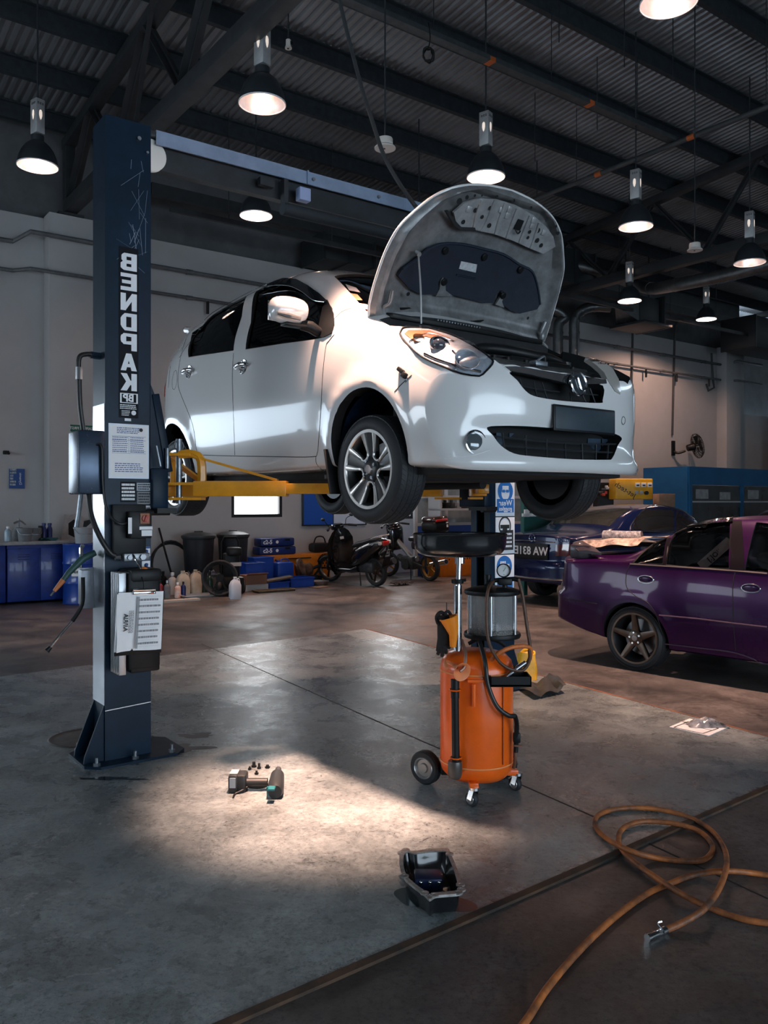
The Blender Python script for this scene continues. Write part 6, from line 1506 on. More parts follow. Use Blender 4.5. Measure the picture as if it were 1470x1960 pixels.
# loose things on it: funnels and a glove
t = thing('funnel', 'tall orange funnel stood upright in the drainer beside the pole', 'funnel', V((DX, DY, .008)) + D(866, 1235, -.13), 0, None)
b = MB(); o = D(866, 1235, -.13); pts = [D(867, 1238, -.13) - o, D(868, 1215, -.13) - o, D(865, 1200, -.13) - o, D(859, 1182, -.13) - o]
b.tube(pts, [.016, .022, .034, .046], 20, sub=0, cap=False); b.build('cone', mat('orange_funnel', (.82, .24, .01), .4, var=.15), t)
b = MB(); e = pts[-1]; d = (pts[-1] - pts[-2]).normalized(); x, y, _ = frame_from(d); b.tube([e + (x * math.cos(k * .3142) + y * math.sin(k * .3142)) * .046 for k in range(20)], .003, 6, closed=True); b.build('lip', MATS['orange_funnel'], t)
t = thing('small_funnel', 'small translucent orange funnel lying with its mouth to the viewer on the drainer tank', 'funnel', V((DX, DY, .008)) + D(883, 1285, -.22), 0)
axf = V((.45, -.85, -.25)).normalized(); b = MB(); b.lathe([(.010, -.07), (.011, -.045), (.046, .006), (.048, .006), (.048, .009), (.044, .007), (.008, -.043)], (0, 0, 0), axf, 30); b.build('cone', mat('pale_orange_plastic', (.75, .25, .10), .4), t)
b = MB(); b.tube([axf * -.07, axf * -.09 + V((-.03, 0, .01)), V((-.07, .02, .01))], .009, 8, sub=3); b.build('spout', MATS['pale_orange_plastic'], t)
t = thing('work_glove', 'crumpled black work glove and straps hanging at the left of the drainer', 'glove', V((DX, DY, .008)) + D(850, 1215, -.08), 0)
CLOTHB = mat('black_cloth', (.012, .012, .013), .85, var=.4, vscale=30)
o = D(850, 1215, -.08); q = lambda x, y, dy=-.08: D(x, y, dy) - o
b = MB(); b.tube([q(848, 1178), q(852, 1200), q(850, 1225), q(842, 1248)], [.03, .04, .035, .022], 12, sub=0); b.build('palm', CLOTHB, t)
for k, (x, y) in enumerate(((838, 1252), (846, 1256), (854, 1250), (860, 1240))):
    b = MB(); b.tube([q(850, 1220), q((850 + x) / 2, (1225 + y) / 2, -.1), q(x, y)], [.013, .012, .009], 8); b.build('finger', CLOTHB, t)
b = MB(); b.tube([q(856, 1182), q(845, 1172, -.1), q(836, 1180), q(840, 1195, -.1), q(850, 1190)], .010, 8, sub=4); b.tube([q(860, 1188), q(852, 1176, -.11), q(858, 1170), q(866, 1182)], .008, 8, sub=4); b.build('strap', CLOTHB, t)
b = MB(); b.tube([q(855, 1180), q(855, 1153)], .003, 6); b.build('wire_hook', STEELD, t)
t = thing('suction_probe', 'dark metal suction probe lying across the drainer tool tray', 'probe', V((DX, DY, .008)) + D(988, 1283, -.16), 0)
o = D(988, 1283, -.16); b = MB(); b.tube([D(962, 1303, -.17) - o, D(985, 1283, -.16) - o, D(1006, 1268, -.15) - o], [.007, .014, .012], 10); b.build('tube', mat('probe_steel', (.3, .3, .32), .25, .9), t)
# ================================================================== THINGS ON THE FLOOR NEAR THE VIEWER
ZS = .008
# cordless impact wrench lying on its side
c = FL(490, 1502, ZS); sx = c.y / FPX                     # metres per photo pixel here
iw = thing('impact_wrench', 'cordless impact wrench lying on its side on the slab, battery to the left', 'impact wrench', c, 0)
TOOLB = mat('tool_black', (.018, .022, .024), .45, var=.3); TEAL = mat('tool_teal', (.015, .13, .15), .4)
def fi(px, py, z=ZS): p = FL(px, py, z); return V((p.x - c.x, p.y - c.y, z - ZS))
b = MB(); b.tube([fi(470, 1498, .045), fi(512, 1498, .045)], .024, 12); b.tube([fi(468, 1505, .03), fi(490, 1508, .02), fi(512, 1505, .03)], .006, 8, sub=3); b.build('handle', TOOLB, iw)
b = MB(); m = (fi(462, 1496, .05)); b.box(m, (.060, .10, .095), bev=.014); b.box(m + V((-.035, 0, .0)), (.05, .115, .10), bev=.012); bt = b.build('battery', TOOLB, iw)
b = MB(); b.box(m + V((-.035, -.06, .012)), (.030, .004, .05)); b.box(m + V((-.035, 0, .051)), (.04, .07, .003)); b.build('battery_label', mat('tool_grey_label', (.34, .36, .37), .5), bt)
b = MB(); a, e = fi(527, 1512, .046), fi(531, 1485, .05); d = (e - a).normalized(); b.tube([a - d * .03, a, a + d * .05, e, e + d * .02, e + d * .035], [.034, .042, .042, .036, .028, .02], 16); hd_ = b.build('motor_head', TOOLB, iw)
b = MB(); b.box(fi(520, 1509, .075), (.035, .05, .012), bev=.004); b.box(fi(518, 1515, .045), (.04, .012, .05), bev=.004); b.build('teal_panel', TEAL, hd_)
b = MB(); b.tube([e + d * .03, e + d * .06], .013, 10); b.tube([e + d * .055, e + d * .10], .017, 12); b.build('socket', mat('socket_steel', (.16, .17, .18), .35, .8), iw)
b = MB(); b.tube([fi(474, 1506, .03), fi(462, 1514, .02), fi(450, 1520, .01), fi(446, 1529, .006)], .006, 8, sub=4); b.build('belt_strap', BLACK, iw)
for (x, y, r, l, lab) in ((486, 1468, .013, .03, 'dark bolt standing on the slab just behind the impact wrench'), (496, 1471, .010, .03, 'thin dark bolt right behind the impact wrench'), (512, 1470, .012, .018, 'short dark nut nearest the impact wrench socket'), (478, 1473, .008, .018, 'smallest dark bolt behind the impact wrench battery'), (491, 1482, .009, .02, 'dark bolt touching the impact wrench handle')):
    p = FL(x, y, ZS); t = thing('bolt', lab, 'bolt', p, x * .3, 'loose bolts beside the impact wrench')
    b = MB(); b.cyl((0, 0, 0), (0, 0, .009), r * 1.25, n=6); b.build('head', BLACK, t); b = MB(); b.cyl((0, 0, .009), (0, 0, l), r * .7, n=10); b.build('shank', TOOLB, t)

# engine oil pan with its flange, standing in a teal-grey stain
OUT = [(766, 1632), (775, 1626), (790, 1630), (822, 1626), (856, 1625), (862, 1634), (874, 1662), (884, 1695), (886, 1705), (880, 1711), (850, 1714), (832, 1716), (822, 1722), (812, 1712), (790, 1696), (772, 1678), (765, 1655)]
ZP = .085
c = FL(828, 1690, ZS); op = thing('oil_pan', 'removed black engine oil sump with bolted silver flange on the slab', 'oil pan', c, 0)
rim = [FL(x, y, ZP + ZS) - c for x, y in OUT]; cen = sum(rim, V((0, 0, 0))) / len(rim); rim = catmull(rim, 3, True)
def ring(k, z): return [V((cen.x + (p.x - cen.x) * k, cen.y + (p.y - cen.y) * k, z)) for p in rim]
b = MB(); b.sheet([ring(1.0, ZP), ring(1.0, ZP - .007), ring(.90, ZP - .010), ring(.86, .03), ring(.78, .004), ring(.4, .0), ring(.02, .0)], closed=True)
b.sheet([ring(.90, ZP), ring(.875, ZP - .02), ring(.83, .035), ring(.75, .012), ring(.4, .008), ring(.02, .008)], closed=True); shell = b.build('shell', mat('oily_black_pan', (.010, .011, .013), .2, coat=.5), op)
b = MB(); b.sheet([ring(.875, ZP - .002), ring(.875, ZP + .003), ring(1.005, ZP + .003), ring(1.01, ZP - .006)], closed=True); fl_ = b.build('flange', mat('bare_flange', (.42, .40, .38), .4, .6, var=.5, vscale=40), op)
for i, (x, y) in enumerate(OUT[1::2] + [OUT[0], OUT[8]]):
    p = FL(x, y, ZP + ZS) - c; p = V((cen.x + (p.x - cen.x) * .955, cen.y + (p.y - cen.y) * .955, ZP + .003)); b = MB(); b.lathe([(.016, -.004), (.016, .001), (.007, .0015), (.006, -.004)], p, n=16); b.build('bolt_boss', MATS['bare_flange'], fl_)
b = MB(); b.lathe([(0, .016), (.055, .016), (.062, .010)], V((cen.x, cen.y, 0)), n=4); b.box(V((cen.x - .01, cen.y + .03, .045)), (.11, .10, .05), bev=.01); b.build('baffle', mat('navy_baffle', (.02, .035, .09), .3, .4), op)
for i in range(4): b = MB(); b.cyl(V((cen.x - .075 + i * .035, cen.y - .005, .03)), V((cen.x - .075 + i * .035, cen.y - .02, .055)), .006, n=10); b.ball(V((cen.x - .075 + i * .035, cen.y - .02, .058)), .008, 6); b.build('stud', CHROME, op)
b = MB(); b.tube([V((cen.x - .08, cen.y - .03, .02)), V((cen.x + .06, cen.y - .04, .02))], .003, 6); b.build('weld_bead', ALU, op)
o = puddle(829, 1718, .135, .10, 12, ZS + .0005, 3).build('oil_stain', mat('teal_grey_stain', (.035, .065, .07), .25, coat=.3)); tag(o, 'grey-teal wet stain under the removed oil sump', 'oil stain', None, 'stuff')

# orange air hose: loops and the run out of frame
HOSEO = mat('orange_air_hose', (.50, .15, .035), .5, col2=(.07, .035, .022), vscale=9)
r = .0115
def fh(px, py, z=0.0): 
    on = z + r
    return FL(px, py, on)
main = [(990, 1975, 0), (1013, 1945, 0), (1045, 1895, 0), (1090, 1840, 0), (1140, 1788, 0), (1190, 1745, 0), (1240, 1710, 0), (1280, 1692, 0), (1330, 1674, 0), (1385, 1667, .02), (1440, 1671, 0), (1510, 1682, 0)]
loop = [(1520, 1772, 0), (1460, 1766, 0), (1410, 1756, 0), (1350, 1734, 0), (1300, 1708, .02), (1265, 1686, .008), (1225, 1658, .008), (1195, 1632, .008), (1184, 1608, .012), (1190, 1588, .012), (1215, 1575, .012), (1250, 1572, .012), (1300, 1578, .012), (1340, 1592, 0), (1362, 1615, 0), (1362, 1632, 0), (1345, 1646, 0), (1310, 1648, 0), (1260, 1643, 0), (1205, 1628, .03), (1160, 1604, .01), (1140, 1582, .009), (1142, 1564, .009), (1165, 1552, .009), (1210, 1546, .009), (1265, 1550, .009), (1320, 1565, .0), (1362, 1590, 0), (1385, 1622, 0), (1391, 1650, .03), (1385, 1680, .04), (1370, 1712, .03), (1345, 1742, .03), (1310, 1764, .01), (1270, 1782, 0)]
b = MB(); b.tube([fh(*p) for p in main], r, 12, sub=6); b.tube([fh(*p) for p in loop], r, 12, sub=5)
hs_ = b.build('air_hose', HOSEO); tag(hs_, 'orange rubber air hose lying in loops across the floor at lower right', 'air hose')
b = MB(); a, e = fh(1270, 1782), fh(1243, 1794); d = (e - a).normalized(); b.tube([a - d * .01, a + d * .012], .015, 12); b.cyl(a + d * .012, a + d * .03, .012, n=6); b.tube([a + d * .03, e], .0115, 12); b.tube([e - d * .004, e + d * .012], .014, 12); q = a + d * .01; b.tube([q + V((0, 0, .01)), q + V((-.012, .008, .026)), q + V((.004, .012, .030))], .004, 6, sub=3); b.build('hose_coupler', CHROME, hs_)

# leaflet with a plastic bag on it
c = FL(1338, 1390, ZS); t = thing('paper_sheet', 'white leaflet lying flat near the right edge of the slab', 'paper', c)
b = MB(); q = [FL(x, y, ZS + .001) - c for x, y in ((1281, 1392), (1356, 1409), (1395, 1392), (1320, 1376))]; b.add([p + V((0, 0, 0)) for p in q] + [p + V((0, 0, .003)) for p in q], [(4, 5, 6, 7), (3, 2, 1, 0), (0, 1, 5, 4), (1, 2, 6, 5), (2, 3, 7, 6), (3, 0, 4, 7)]); b.build('leaflet', PAPER, t)
b = MB(); q = [FL(x, y, ZS + .0047) - c for x, y in ((1290, 1392), (1345, 1404), (1375, 1394), (1318, 1381))]
for i, k in ((0, .0), (1, .0), (2, 0), (3, 0)): b.bar(q[i], q[(i + 1) % 4], .008, .001)
b.bar(q[0] * .4 + q[3] * .6, q[1] * .4 + q[2] * .6, .006, .001); b.build('printed_frame', INK, t)
c2 = FL(1352, 1388, ZS + .004); t = thing('plastic_bag', 'crumpled clear and black plastic bag on the leaflet', 'plastic bag', c2)
b = MB(); rows = []; rd = random.Random(6)
for i in range(9):
    rows.append([V((-.13 + .26 * i / 8 + rd.uniform(-.008, .008), -.07 + .15 * j / 8 + rd.uniform(-.008, .008), .002 + .055 * math.sin(math.pi * i / 8) * math.sin(math.pi * j / 8) * rd.uniform(.5, 1.15))) for j in range(9)])
b.sheet(rows); b.build('film', mat('dark_crumpled_film', (.035, .04, .045), .15, coat=.5, col2=(.32, .34, .37), vscale=14), t, norm=False, angle=20)
# black sheet and yellow bag behind the drainer
c = FL(1030, 1322, ZS); t = thing('rubber_mat', 'crumpled black rubber mat on the slab behind the drainer', 'mat', c)
b = MB(); n, m = 12, 8; Q = [(986, 1322), (1022, 1337), (1082, 1324), (1075, 1302), (1010, 1308)]
c00, c10, c11, c01 = [FL(x, y, ZS) - c for x, y in ((994, 1322), (1024, 1340), (1084, 1327), (1056, 1302))]; rows = []
for i in range(n):
    u = i / (n - 1); rows.append([c00.lerp(c10, v_ / (m - 1)).lerp(c01.lerp(c11, v_ / (m - 1)), u) + V((0, 0, .012 + .035 * abs(math.sin(u * 6 + v_ * .3)) + (.05 if u > .85 else 0) * (1 - abs(v_ / (m - 1) - .4)))) for v_ in range(m)])
b.sheet(rows); b.build('sheet', mat('grey_black_mat', (.03, .034, .036), .45, var=.5, vscale=20), t, norm=False, angle=30)
c = FL(1008, 1300, ZS); t = thing('yellow_bag', 'bright yellow upright plastic bag half hidden by the drainer', 'bag', c, .1)
b = MB(); rows = []
for i in range(9):
    z = .225 * i / 8; rr = []
    for j in range(20):
        a = 2 * math.pi * j / 20; k = 1 + .05 * math.sin(3 * a + z * 30) ; sx_ = .085 - .01 * i / 8; sy_ = .055 * (1 - .45 * i / 8)
        ca, sa = math.cos(a), math.sin(a); rr.append(V((math.copysign(abs(ca) ** .5, ca) * sx_ * k, math.copysign(abs(sa) ** .5, sa) * sy_ * k, z + .012 * math.sin(2 * a) * i / 8)))
    rows.append(rr)
b.sheet(rows, closed=True); b.add(rows[0], [tuple(range(20))]); b.add(rows[-1], [tuple(range(20))]); b.build('bag_body', mat('yellow_film', (.80, .42, .01), .4, var=.25, vscale=14), t, angle=60)
b = MB(); b.tube([V((-.05, 0, .22)), V((-.02, -.01, .25)), V((.03, 0, .245)), V((.06, 0, .22))], .012, 8, sub=4); b.build('bag_top', MATS['yellow_film'], t)
# ================================================================== BACK OF THE WORKSHOP
def wall_board(pxs, name, label, cat, depth=.02):
    """flat board on the back wall from photo corners x0, y0, x1, y1"""
    x0, y0, x1, y1 = pxs; a, c = WL(x0, y0, 14.14), WL(x1, y1, 14.14); ua, uc = UV(a)[0], UV(c)[0]
    zt_, zb_ = a.z, WL(x0, y1, 14.14).z
    t = thing(name, label, cat, W((ua + uc) / 2, 14.135 - depth / 2, (zt_ + zb_) / 2), YAW); return t, uc - ua, zt_ - zb_
# safety sign, poster, big board
t, w, h = wall_board((123, 815, 165, 845), 'safety_sign', 'green and white safety sign on the wall left of the lift column', 'sign')
t.location = W(*UV(t.location)[:1], 13.81, t.location.z)
b = MB(); b.box((0, 0, 0), (w, .01, h)); b.build('plate', WHITE, t)
b = MB(); b.box((0, -.006, h * .27), (w, .003, h * .44)); b.build('header', mat('sign_green', (.0, .10, .06), .5), t)
b = MB(); text_bm(b, 'SAFETY FIRST', .062, plane_mx((0, -.009, h * .27), (1, 0, 0), (0, 0, 1)), .001, .001); b.build('header_lettering', WHITE, t, smooth=False)
b = MB()
for i, s in enumerate(('NO SMOKING', 'NO DRINKING', 'NO FOOD')): text_bm(b, s, .046, plane_mx((0, -.0065, -h * .05 - i * h * .155), (1, 0, 0), (0, 0, 1)), .001, .001)
b.build('lettering', INK, t, smooth=False)
t, w, h = wall_board((17, 897, 47, 935), 'poster', 'small blue and white poster on the wall above the blue cabinets', 'poster')
b = MB(); b.box((0, 0, 0), (w, .004, h)); b.build('sheet', mat('poster_blue', (.015, .07, .26), .5), t)
b = MB(); rd = random.Random(2)
for i in range(6): quadxz(b, -w * .45, -w * .12 + rd.uniform(-.03, .02), h * (.40 - i * .15), h * (.50 - i * .15), -.003)
b.build('pictures', mat('poster_pale', (.55, .60, .62), .5, col2=(.1, .15, .2), vscale=30), t, smooth=False)
b = MB(); text_bm(b, 'Dynamic', .055, plane_mx((w * .22, -.0035, 0), (0, 0, -1), (1, 0, 0)), 0, .0006, mirror=True); b.build('lettering', WHITE, t, smooth=False)
t, w, h = wall_board((577, 915, 700, 1007), 'notice_board', 'blue and pale notice board on the back wall above the scooter', 'notice board', .03)
b = MB(); b.box((0, 0, 0), (w, .03, h), bev=.003); b.build('frame', MATS['dark_window_frame'], t)
b = MB(); b.box((-w * .26, -.016, .0), (w * .44, .006, h * .95)); b.build('blue_panel', mat('board_blue', (.010, .085, .42), .45), t)
b = MB(); b.box((w * .225, -.016, .0), (w * .50, .006, h * .95)); b.build('pale_panel', mat('board_pale', (.60, .70, .82), .45), t)
p = WL(12, 866, 14.1); t = thing('wall_socket', 'small dark fitting on the wall above the poster', 'fitting', p, YAW); b = MB(); b.box((0, .01, 0), (.09, .05, .06), bev=.01); b.cyl((0, -.02, .0), (.03, -.06, -.02), .02, n=10); b.build('box', BLACK, t)

# safety signs on the far lift column (fixed to its face, part of the lift)
def sx_(px): return LS + (px - 962) / 173.0
def sz_(py): return 1.5 + (HY - py) / FPX * 6.62 - .008
SIGNB = mat('sign_blue', (.02, .16, .50), .45); SIGNW = mat('sign_white', (.72, .78, .84), .45)
def csign(x0, y0, x1, y1, name):
    b = MB(); b.box(((sx_(x0) + sx_(x1)) / 2, -.113, (sz_(y0) + sz_(y1)) / 2), (sx_(x1) - sx_(x0), .004, sz_(y0) - sz_(y1)), bev=.001); return b.build(name, SIGNW, lift)
def disc(b, px, py, r, y=-.1156, n=24): b.lathe([(r, 0), (0, .0006)], (sx_(px), y, sz_(py)), (0, -1, 0), n)
s1 = csign(948.5, 922, 985, 988, 'warning_sign')
b = MB(); disc(b, 967, 940, .085); b.box((sx_(967), -.116, sz_(968)), (.185, .002, sz_(956) - sz_(982))); b.build('sign_field', SIGNB, s1)
b = MB(); b.lathe([(.045, 0), (0, .0006)], (sx_(967), -.1166, sz_(944)), (0, -1, 0), 20, sy=1.2); b.box((sx_(967), -.1166, sz_(932.5)), (.07, .001, .022)); b.build('face_print', SIGNW, s1)
b = MB()
for k in (-1, 1): b.box((sx_(967) + k * .021, -.118, sz_(940)), (.032, .001, .022), bev=.0004)
b.box((sx_(967), -.1178, sz_(940)), (.09, .001, .006)); b.build('goggle_print', SIGNB, s1)
b = MB(); text_bm(b, 'Wear', .062, plane_mx((sx_(967), -.1175, sz_(963)), (1, 0, 0), (0, 0, 1)), .001, .0006); text_bm(b, 'goggles', .050, plane_mx((sx_(967), -.1175, sz_(974)), (1, 0, 0), (0, 0, 1)), .001, .0006); b.build('lettering', SIGNW, s1, smooth=False)
s2 = csign(948.5, 990, 985, 1060, 'warning_sign')
b = MB(); b.lathe([(.068, 0), (.068, .001), (.056, .001), (.056, 0)], (sx_(966), -.1152, sz_(1007)), (0, -1, 0), 28, sy=1.15); b.box((sx_(966), -.116, sz_(1008)), (.10, .001, .03)); b.box((sx_(966), -.116, sz_(1014)), (.05, .001, .05)); b.box((sx_(970), -.116, sz_(1034)), (.14, .001, .16)); b.build('black_print', INK, s2)
b = MB(); rd = random.Random(3); lines_bm(b, plane_mx((sx_(970), -.1172, sz_(1034)), (1, 0, 0), (0, 0, 1)), .11, .13, 4, fill=.9, th=.5, rnd=rd); b.build('lettering', SIGNW, s2, smooth=False)
s3 = csign(947.5, 1062, 984, 1130, 'warning_sign')
b = MB(); disc(b, 965, 1084, .085); b.box((sx_(966), -.116, sz_(1116)), (.17, .002, .09)); b.build('sign_field', SIGNB, s3)
b = MB()
for k in range(4): b.box((sx_(958) + k * .016, -.1168, sz_(1080)), (.011, .001, .05), bev=.0004)
b.box((sx_(960.5), -.1168, sz_(1089)), (.06, .001, .04)); b.box((sx_(972), -.1168, sz_(1087)), (.03, .001, .06)); b.build('glove_print', SIGNW, s3)

# ---- glass partition with blue skirting behind the motorcycles
pv = 13.3
u0, u1 = UV(WL(795, 950, pv))[0], UV(WL(1010, 950, pv))[0]; zb_, zt_ = 0, 2.35
t = thing('glass_partition', 'white framed glazed partition with blue lower panels behind the motorcycles', 'partition', W(u0, pv, 0), YAW); wd_ = u1 - u0
b = MB()
for k in range(5): b.box((wd_ * k / 4, 0, 1.25), (.07, .06, 2.5))
for z in (1.05, 1.62, 2.47): b.box((wd_ / 2, 0, z), (wd_, .05, .06))
b.build('frame', mat('white_frame', (.55, .58, .60), .5), t)
for k in range(4):
    b = MB(); b.box((wd_ * (k + .5) / 4, 0, .51), (wd_ / 4 - .07, .04, 1.02)); b.build('lower_panel', mat('panel_blue', (.03, .10, .42), .5), t)
    b = MB(); b.box((wd_ * (k + .5) / 4, .01, 1.75), (wd_ / 4 - .07, .01, 1.4)); b.build('glass_pane', mat('pale_reflecting_glass', (.34, .40, .42), .12, var=.4, vscale=2, coat=1), t)
# shelf with parts on it just in front
t = thing('parts_shelf', 'low white shelf carrying small engine parts beside the far lift column', 'shelf', W(UV(WL(838, 950, pv - .3))[0], pv - .3, 0), YAW)
b = MB(); b.box((.55, 0, 1.36), (1.3, .4, .04)); b.box((.55, 0, .7), (1.3, .4, .04)); b.build('board', MATS['white_frame'], t)
for x in (-.08, 1.18):
    b = MB(); b.box((x, 0, .85), (.04, .38, 1.7)); b.build('leg', MATS['white_frame'], t)
rd = random.Random(21)
for k in range(7):
    q = t.location + (M.Rotation(YAW, 3, 'Z') @ V((.02 + k * .17, 0, 1.382))); kk = k % 3
    o = thing('engine_part', ['pale cast', 'black', 'grey'][kk] + ' engine part on the white shelf, number ' .replace(', number ', ', ') + ['first from its left end', 'second from its left end', 'third from its left end', 'middle of the row', 'third from its right end', 'second from its right end', 'last at its right end'][k], 'engine part', q, YAW + rd.uniform(-.5, .5), 'engine parts on the white shelf')
    b = MB(); b.box((0, 0, .06), (.12, .14, .12), bev=.02); b.cyl((.0, 0, .12), (.0, 0, .17), .035, n=12); b.cyl((-.05, 0, .06), (-.09, 0, .07), .03, n=10); b.build('housing', [mat('pale_alloy', (.5, .5, .5), .4, .6), BLACK, MET][kk], o)

# ---- blue office box with windows at the right
ou, ov = 16.9, 11.2
t = thing('blue_booth', 'blue framed office booth with a strip of windows behind the parked cars', 'booth', W(ou, ov, 0), YAW)
BOOTH = mat('booth_blue', (.012, .14, .33), .3, var=.25, vscale=1.5, coat=.3)
ztop = 2.33
b = MB(); b.box((4.0, 0, 2.12), (8.0, .06, .42)); b.box((4.0, 0, .5), (8.0, .06, 1.0)); b.box((0, .6, ztop / 2), (.06, 1.2, ztop)); b.box((4.0, .6, ztop - .02), (8.0, 1.2, .04)); b.build('panel', BOOTH, t)
for x in (.05, 2.2, 4.4, 6.6):
    b = MB(); b.box((x, -.01, 1.45), (.09, .07, .92)); b.build('mullion', BOOTH, t)
for k in range(3):
    b = MB(); b.box((1.12 + 2.2 * k, .01, 1.45), (2.06, .012, .90)); b.build('window_pane', mat('booth_glass', (.10, .11, .115), .06, coat=1, var=.5, vscale=1.2), t)
    b = MB(); b.box((1.12 + 2.2 * k, -.005, 1.52), (2.06, .03, .035)); b.build('window_bar', mat('booth_bar', (.5, .52, .53), .4), t)
    b = MB(); b.box((.55 + 2.2 * k, .004, 1.70), (.5, .012, .22)); b.box((1.5 + 2.2 * k, .004, 1.66), (.45, .012, .18)); b.build('posted_sheet', mat('posted_sheet', (.42, .43, .44), .7, var=.4, vscale=9), t)
# yellow tester on a bench, clutter left of it
Yt = 17.2
p = P(1214, 936, Yt); t = thing('yellow_tester', 'yellow workshop tester panel with three gauges behind the dark blue saloon', 'tester', V((p.x, p.y, .9)), .08)
zc = p.z - .9
b = MB(); b.box((0, .2, zc), (.80, .4, .43), bev=.02); b.build('cabinet', mat('tester_yellow', (.72, .38, .015), .4, var=.15), t)
for i in range(3):
    b = MB(); b.box((.07 + i * .13, -.008, zc + .085), (.10, .02, .09), bev=.006); g = b.build('gauge', WHITE, t); b = MB(); b.box((.07 + i * .13, -.02, zc + .075), (.06, .004, .03)); b.build('gauge_scale', INK, g)
for i in range(2):
    b = MB(); b.box((.05 + i * .10, -.008, zc - .07), (.075, .02, .07), bev=.004); b.build('switch_plate', mat('plate_grey', (.30, .32, .33), .5), t)
b = MB(); b.cyl((.25, -.0, zc - .08), (.25, -.05, zc - .08), .04, n=16); b.build('knob', BLACK, t)
b = MB(); text_bm(b, 'Jet-tech', .16, plane_mx((-.19, -.004, zc - .02), V((.84, 0, -.5)), V((.5, 0, .84))), 0, .002); b.build('lettering', INK, t, smooth=False)
b = MB(); b.box((0, .2, zc - .56 + .0), (.86, .45, .04)); 
b.build('shelf', BLACK, t)
for s in (-1, 1):
    b = MB(); b.box((s * .38, .2, -.46 + .02), (.05, .4, .9)); b.build('leg', BLACK, t)
p = P(1277, 945, Yt - .3); t = thing('carton', 'brown carton beside the yellow tester', 'box', V((p.x, p.y, 1.5)), .1); b = MB(); b.box((0, .15, .0), (.34, .3, .36), bev=.004); b.box((0, .15, -.84), (.3, .3, 1.3)); b.build('box_body', mat('carton_brown', (.24, .15, .10), .8, var=.3), t)
p = P(1158, 940, Yt + .4); t = thing('tool_rack', 'rack of small red and white tools left of the yellow tester', 'rack', V((p.x, p.y, 0)), .1)
b = MB(); b.box((0, .1, .8), (.34, .3, 1.6)); b.build('stand', BLACK, t)
rd = random.Random(9)
for k in range(9):
    b = MB(); b.box((rd.uniform(-.13, .13), -.08, 1.62 + rd.uniform(0, .24)), (rd.uniform(.04, .12), .06, rd.uniform(.03, .06)), rz=rd.uniform(-.4, .4), bev=.006); b.build('tool', [mat('tool_red', (.40, .04, .02), .5), mat('tool_white', (.55, .55, .53), .5), MET][k % 3], t)
b = MB(); b.box((0, .22, 1.75), (.34, .02, .36)); b.build('back_board', BLACK, t)
# teal frame by the signs
p = P(1003, 985, 13.5); t = thing('teal_frame', 'teal metal frame with a white rail right of the safety signs', 'frame', V((p.x, p.y, 0)), YAW)
b = MB(); b.box((0, 0, .8), (.08, .08, 1.6)); b.box((.7, 0, .8), (.08, .08, 1.6)); b.box((.35, 0, 1.55), (.7, .07, .12)); b.box((.35, .03, 1.0), (.7, .03, .9)); b.build('frame_body', mat('teal_paint', (.01, .10, .095), .45), t)
b = MB(); b.box((.3, -.06, 1.30), (.8, .03, .05)); b.box((.0, -.06, 1.33), (.1, .03, .12)); b.build('rail', WHITE, t)

# ---- blue cabinets, drums and what stands on them, far left
def stand(px, py): p = FL(px, py); return p
BL2 = BLUED
cu = UV(FL(104, 1138))[0]
for k in range(3):
    t = thing('blue_cabinet', ['blue steel cabinet next to the blue drums', 'blue steel cabinet second from the blue drums', 'blue steel cabinet at the left edge of the picture'][k], 'cabinet', W(cu - .47 - .94 * k, 13.22, 0), YAW, 'blue steel cabinets')
    b = MB(); b.box((0, .2, .45), (.92, .62, .84), bev=.006); b.build('body', BL2, t)
    for s in (-1, 1):
        b = MB(); b.box((s * .232, -.12, .43), (.452, .03, .78), bev=.006); d = b.build('door', BL2, t)
        b = MB()
        for i in range(3): b.box((s * .232, -.137, .66 + i * .035), (.16, .012, .012), bev=.004)
        b.build('louvres', mat('louvre_dark_blue', (.006, .02, .12), .4), d)
t = thing('worktop', 'pale edged worktop lying along the blue cabinets', 'worktop', W(cu - 1.4, 13.24, .906), YAW)
b = MB(); b.box((0, .18, -.01), (2.86, .70, .05), bev=.005); b.build('top', mat('worktop_grey', (.35, .36, .37), .5, var=.3), t)
TOPZ = .922
def prop(name, label, cat, px, v, build, group=None, z=TOPZ, rz=0):
    u = UV(WL(px, 1000, v))[0]; t = thing(name, label, cat, W(u, v, z), YAW + rz, group); build(t); return t
def bottle(h, r, m, capm, neck=.35):
    def f(t):
        b = MB(); b.lathe([(0, 0), (r, 0), (r, h * .62), (r * .85, h * .72), (r * neck, h * .80), (r * neck, h * .88)], n=16); b.build('body', m, t)
        b = MB(); b.lathe([(r * neck * 1.2, h * .86), (r * neck * 1.2, h), (0, h)], n=14); b.build('cap', capm, t)
    return f
def bucket(h, r, m):
    def f(t):
        b = MB(); b.lathe([(0, .0), (r * .82, 0), (r, h), (r * 1.05, h), (r * 1.05, h - .02), (r * .97, h - .02), (r * .80, .01), (0, .01)], n=24); b.build('shell', m, t)
        b = MB(); b.tube([(-r * 1.03, 0, h - .02), (-r * .7, -r * .8, h - .09), (r * .7, -r * .8, h - .09), (r * 1.03, 0, h - .02)], .006, 6, sub=5); b.build('handle', ZINC, t)
    return f
GREYPL = mat('grey_plastic', (.16, .17, .18), .5, var=.3)
prop('bottle', 'clear water bottle with blue label at the left end of the worktop', 'bottle', 15, 13.4, bottle(.22, .05, mat('clear_blue_plastic', (.25, .35, .42), .15), WHITE))
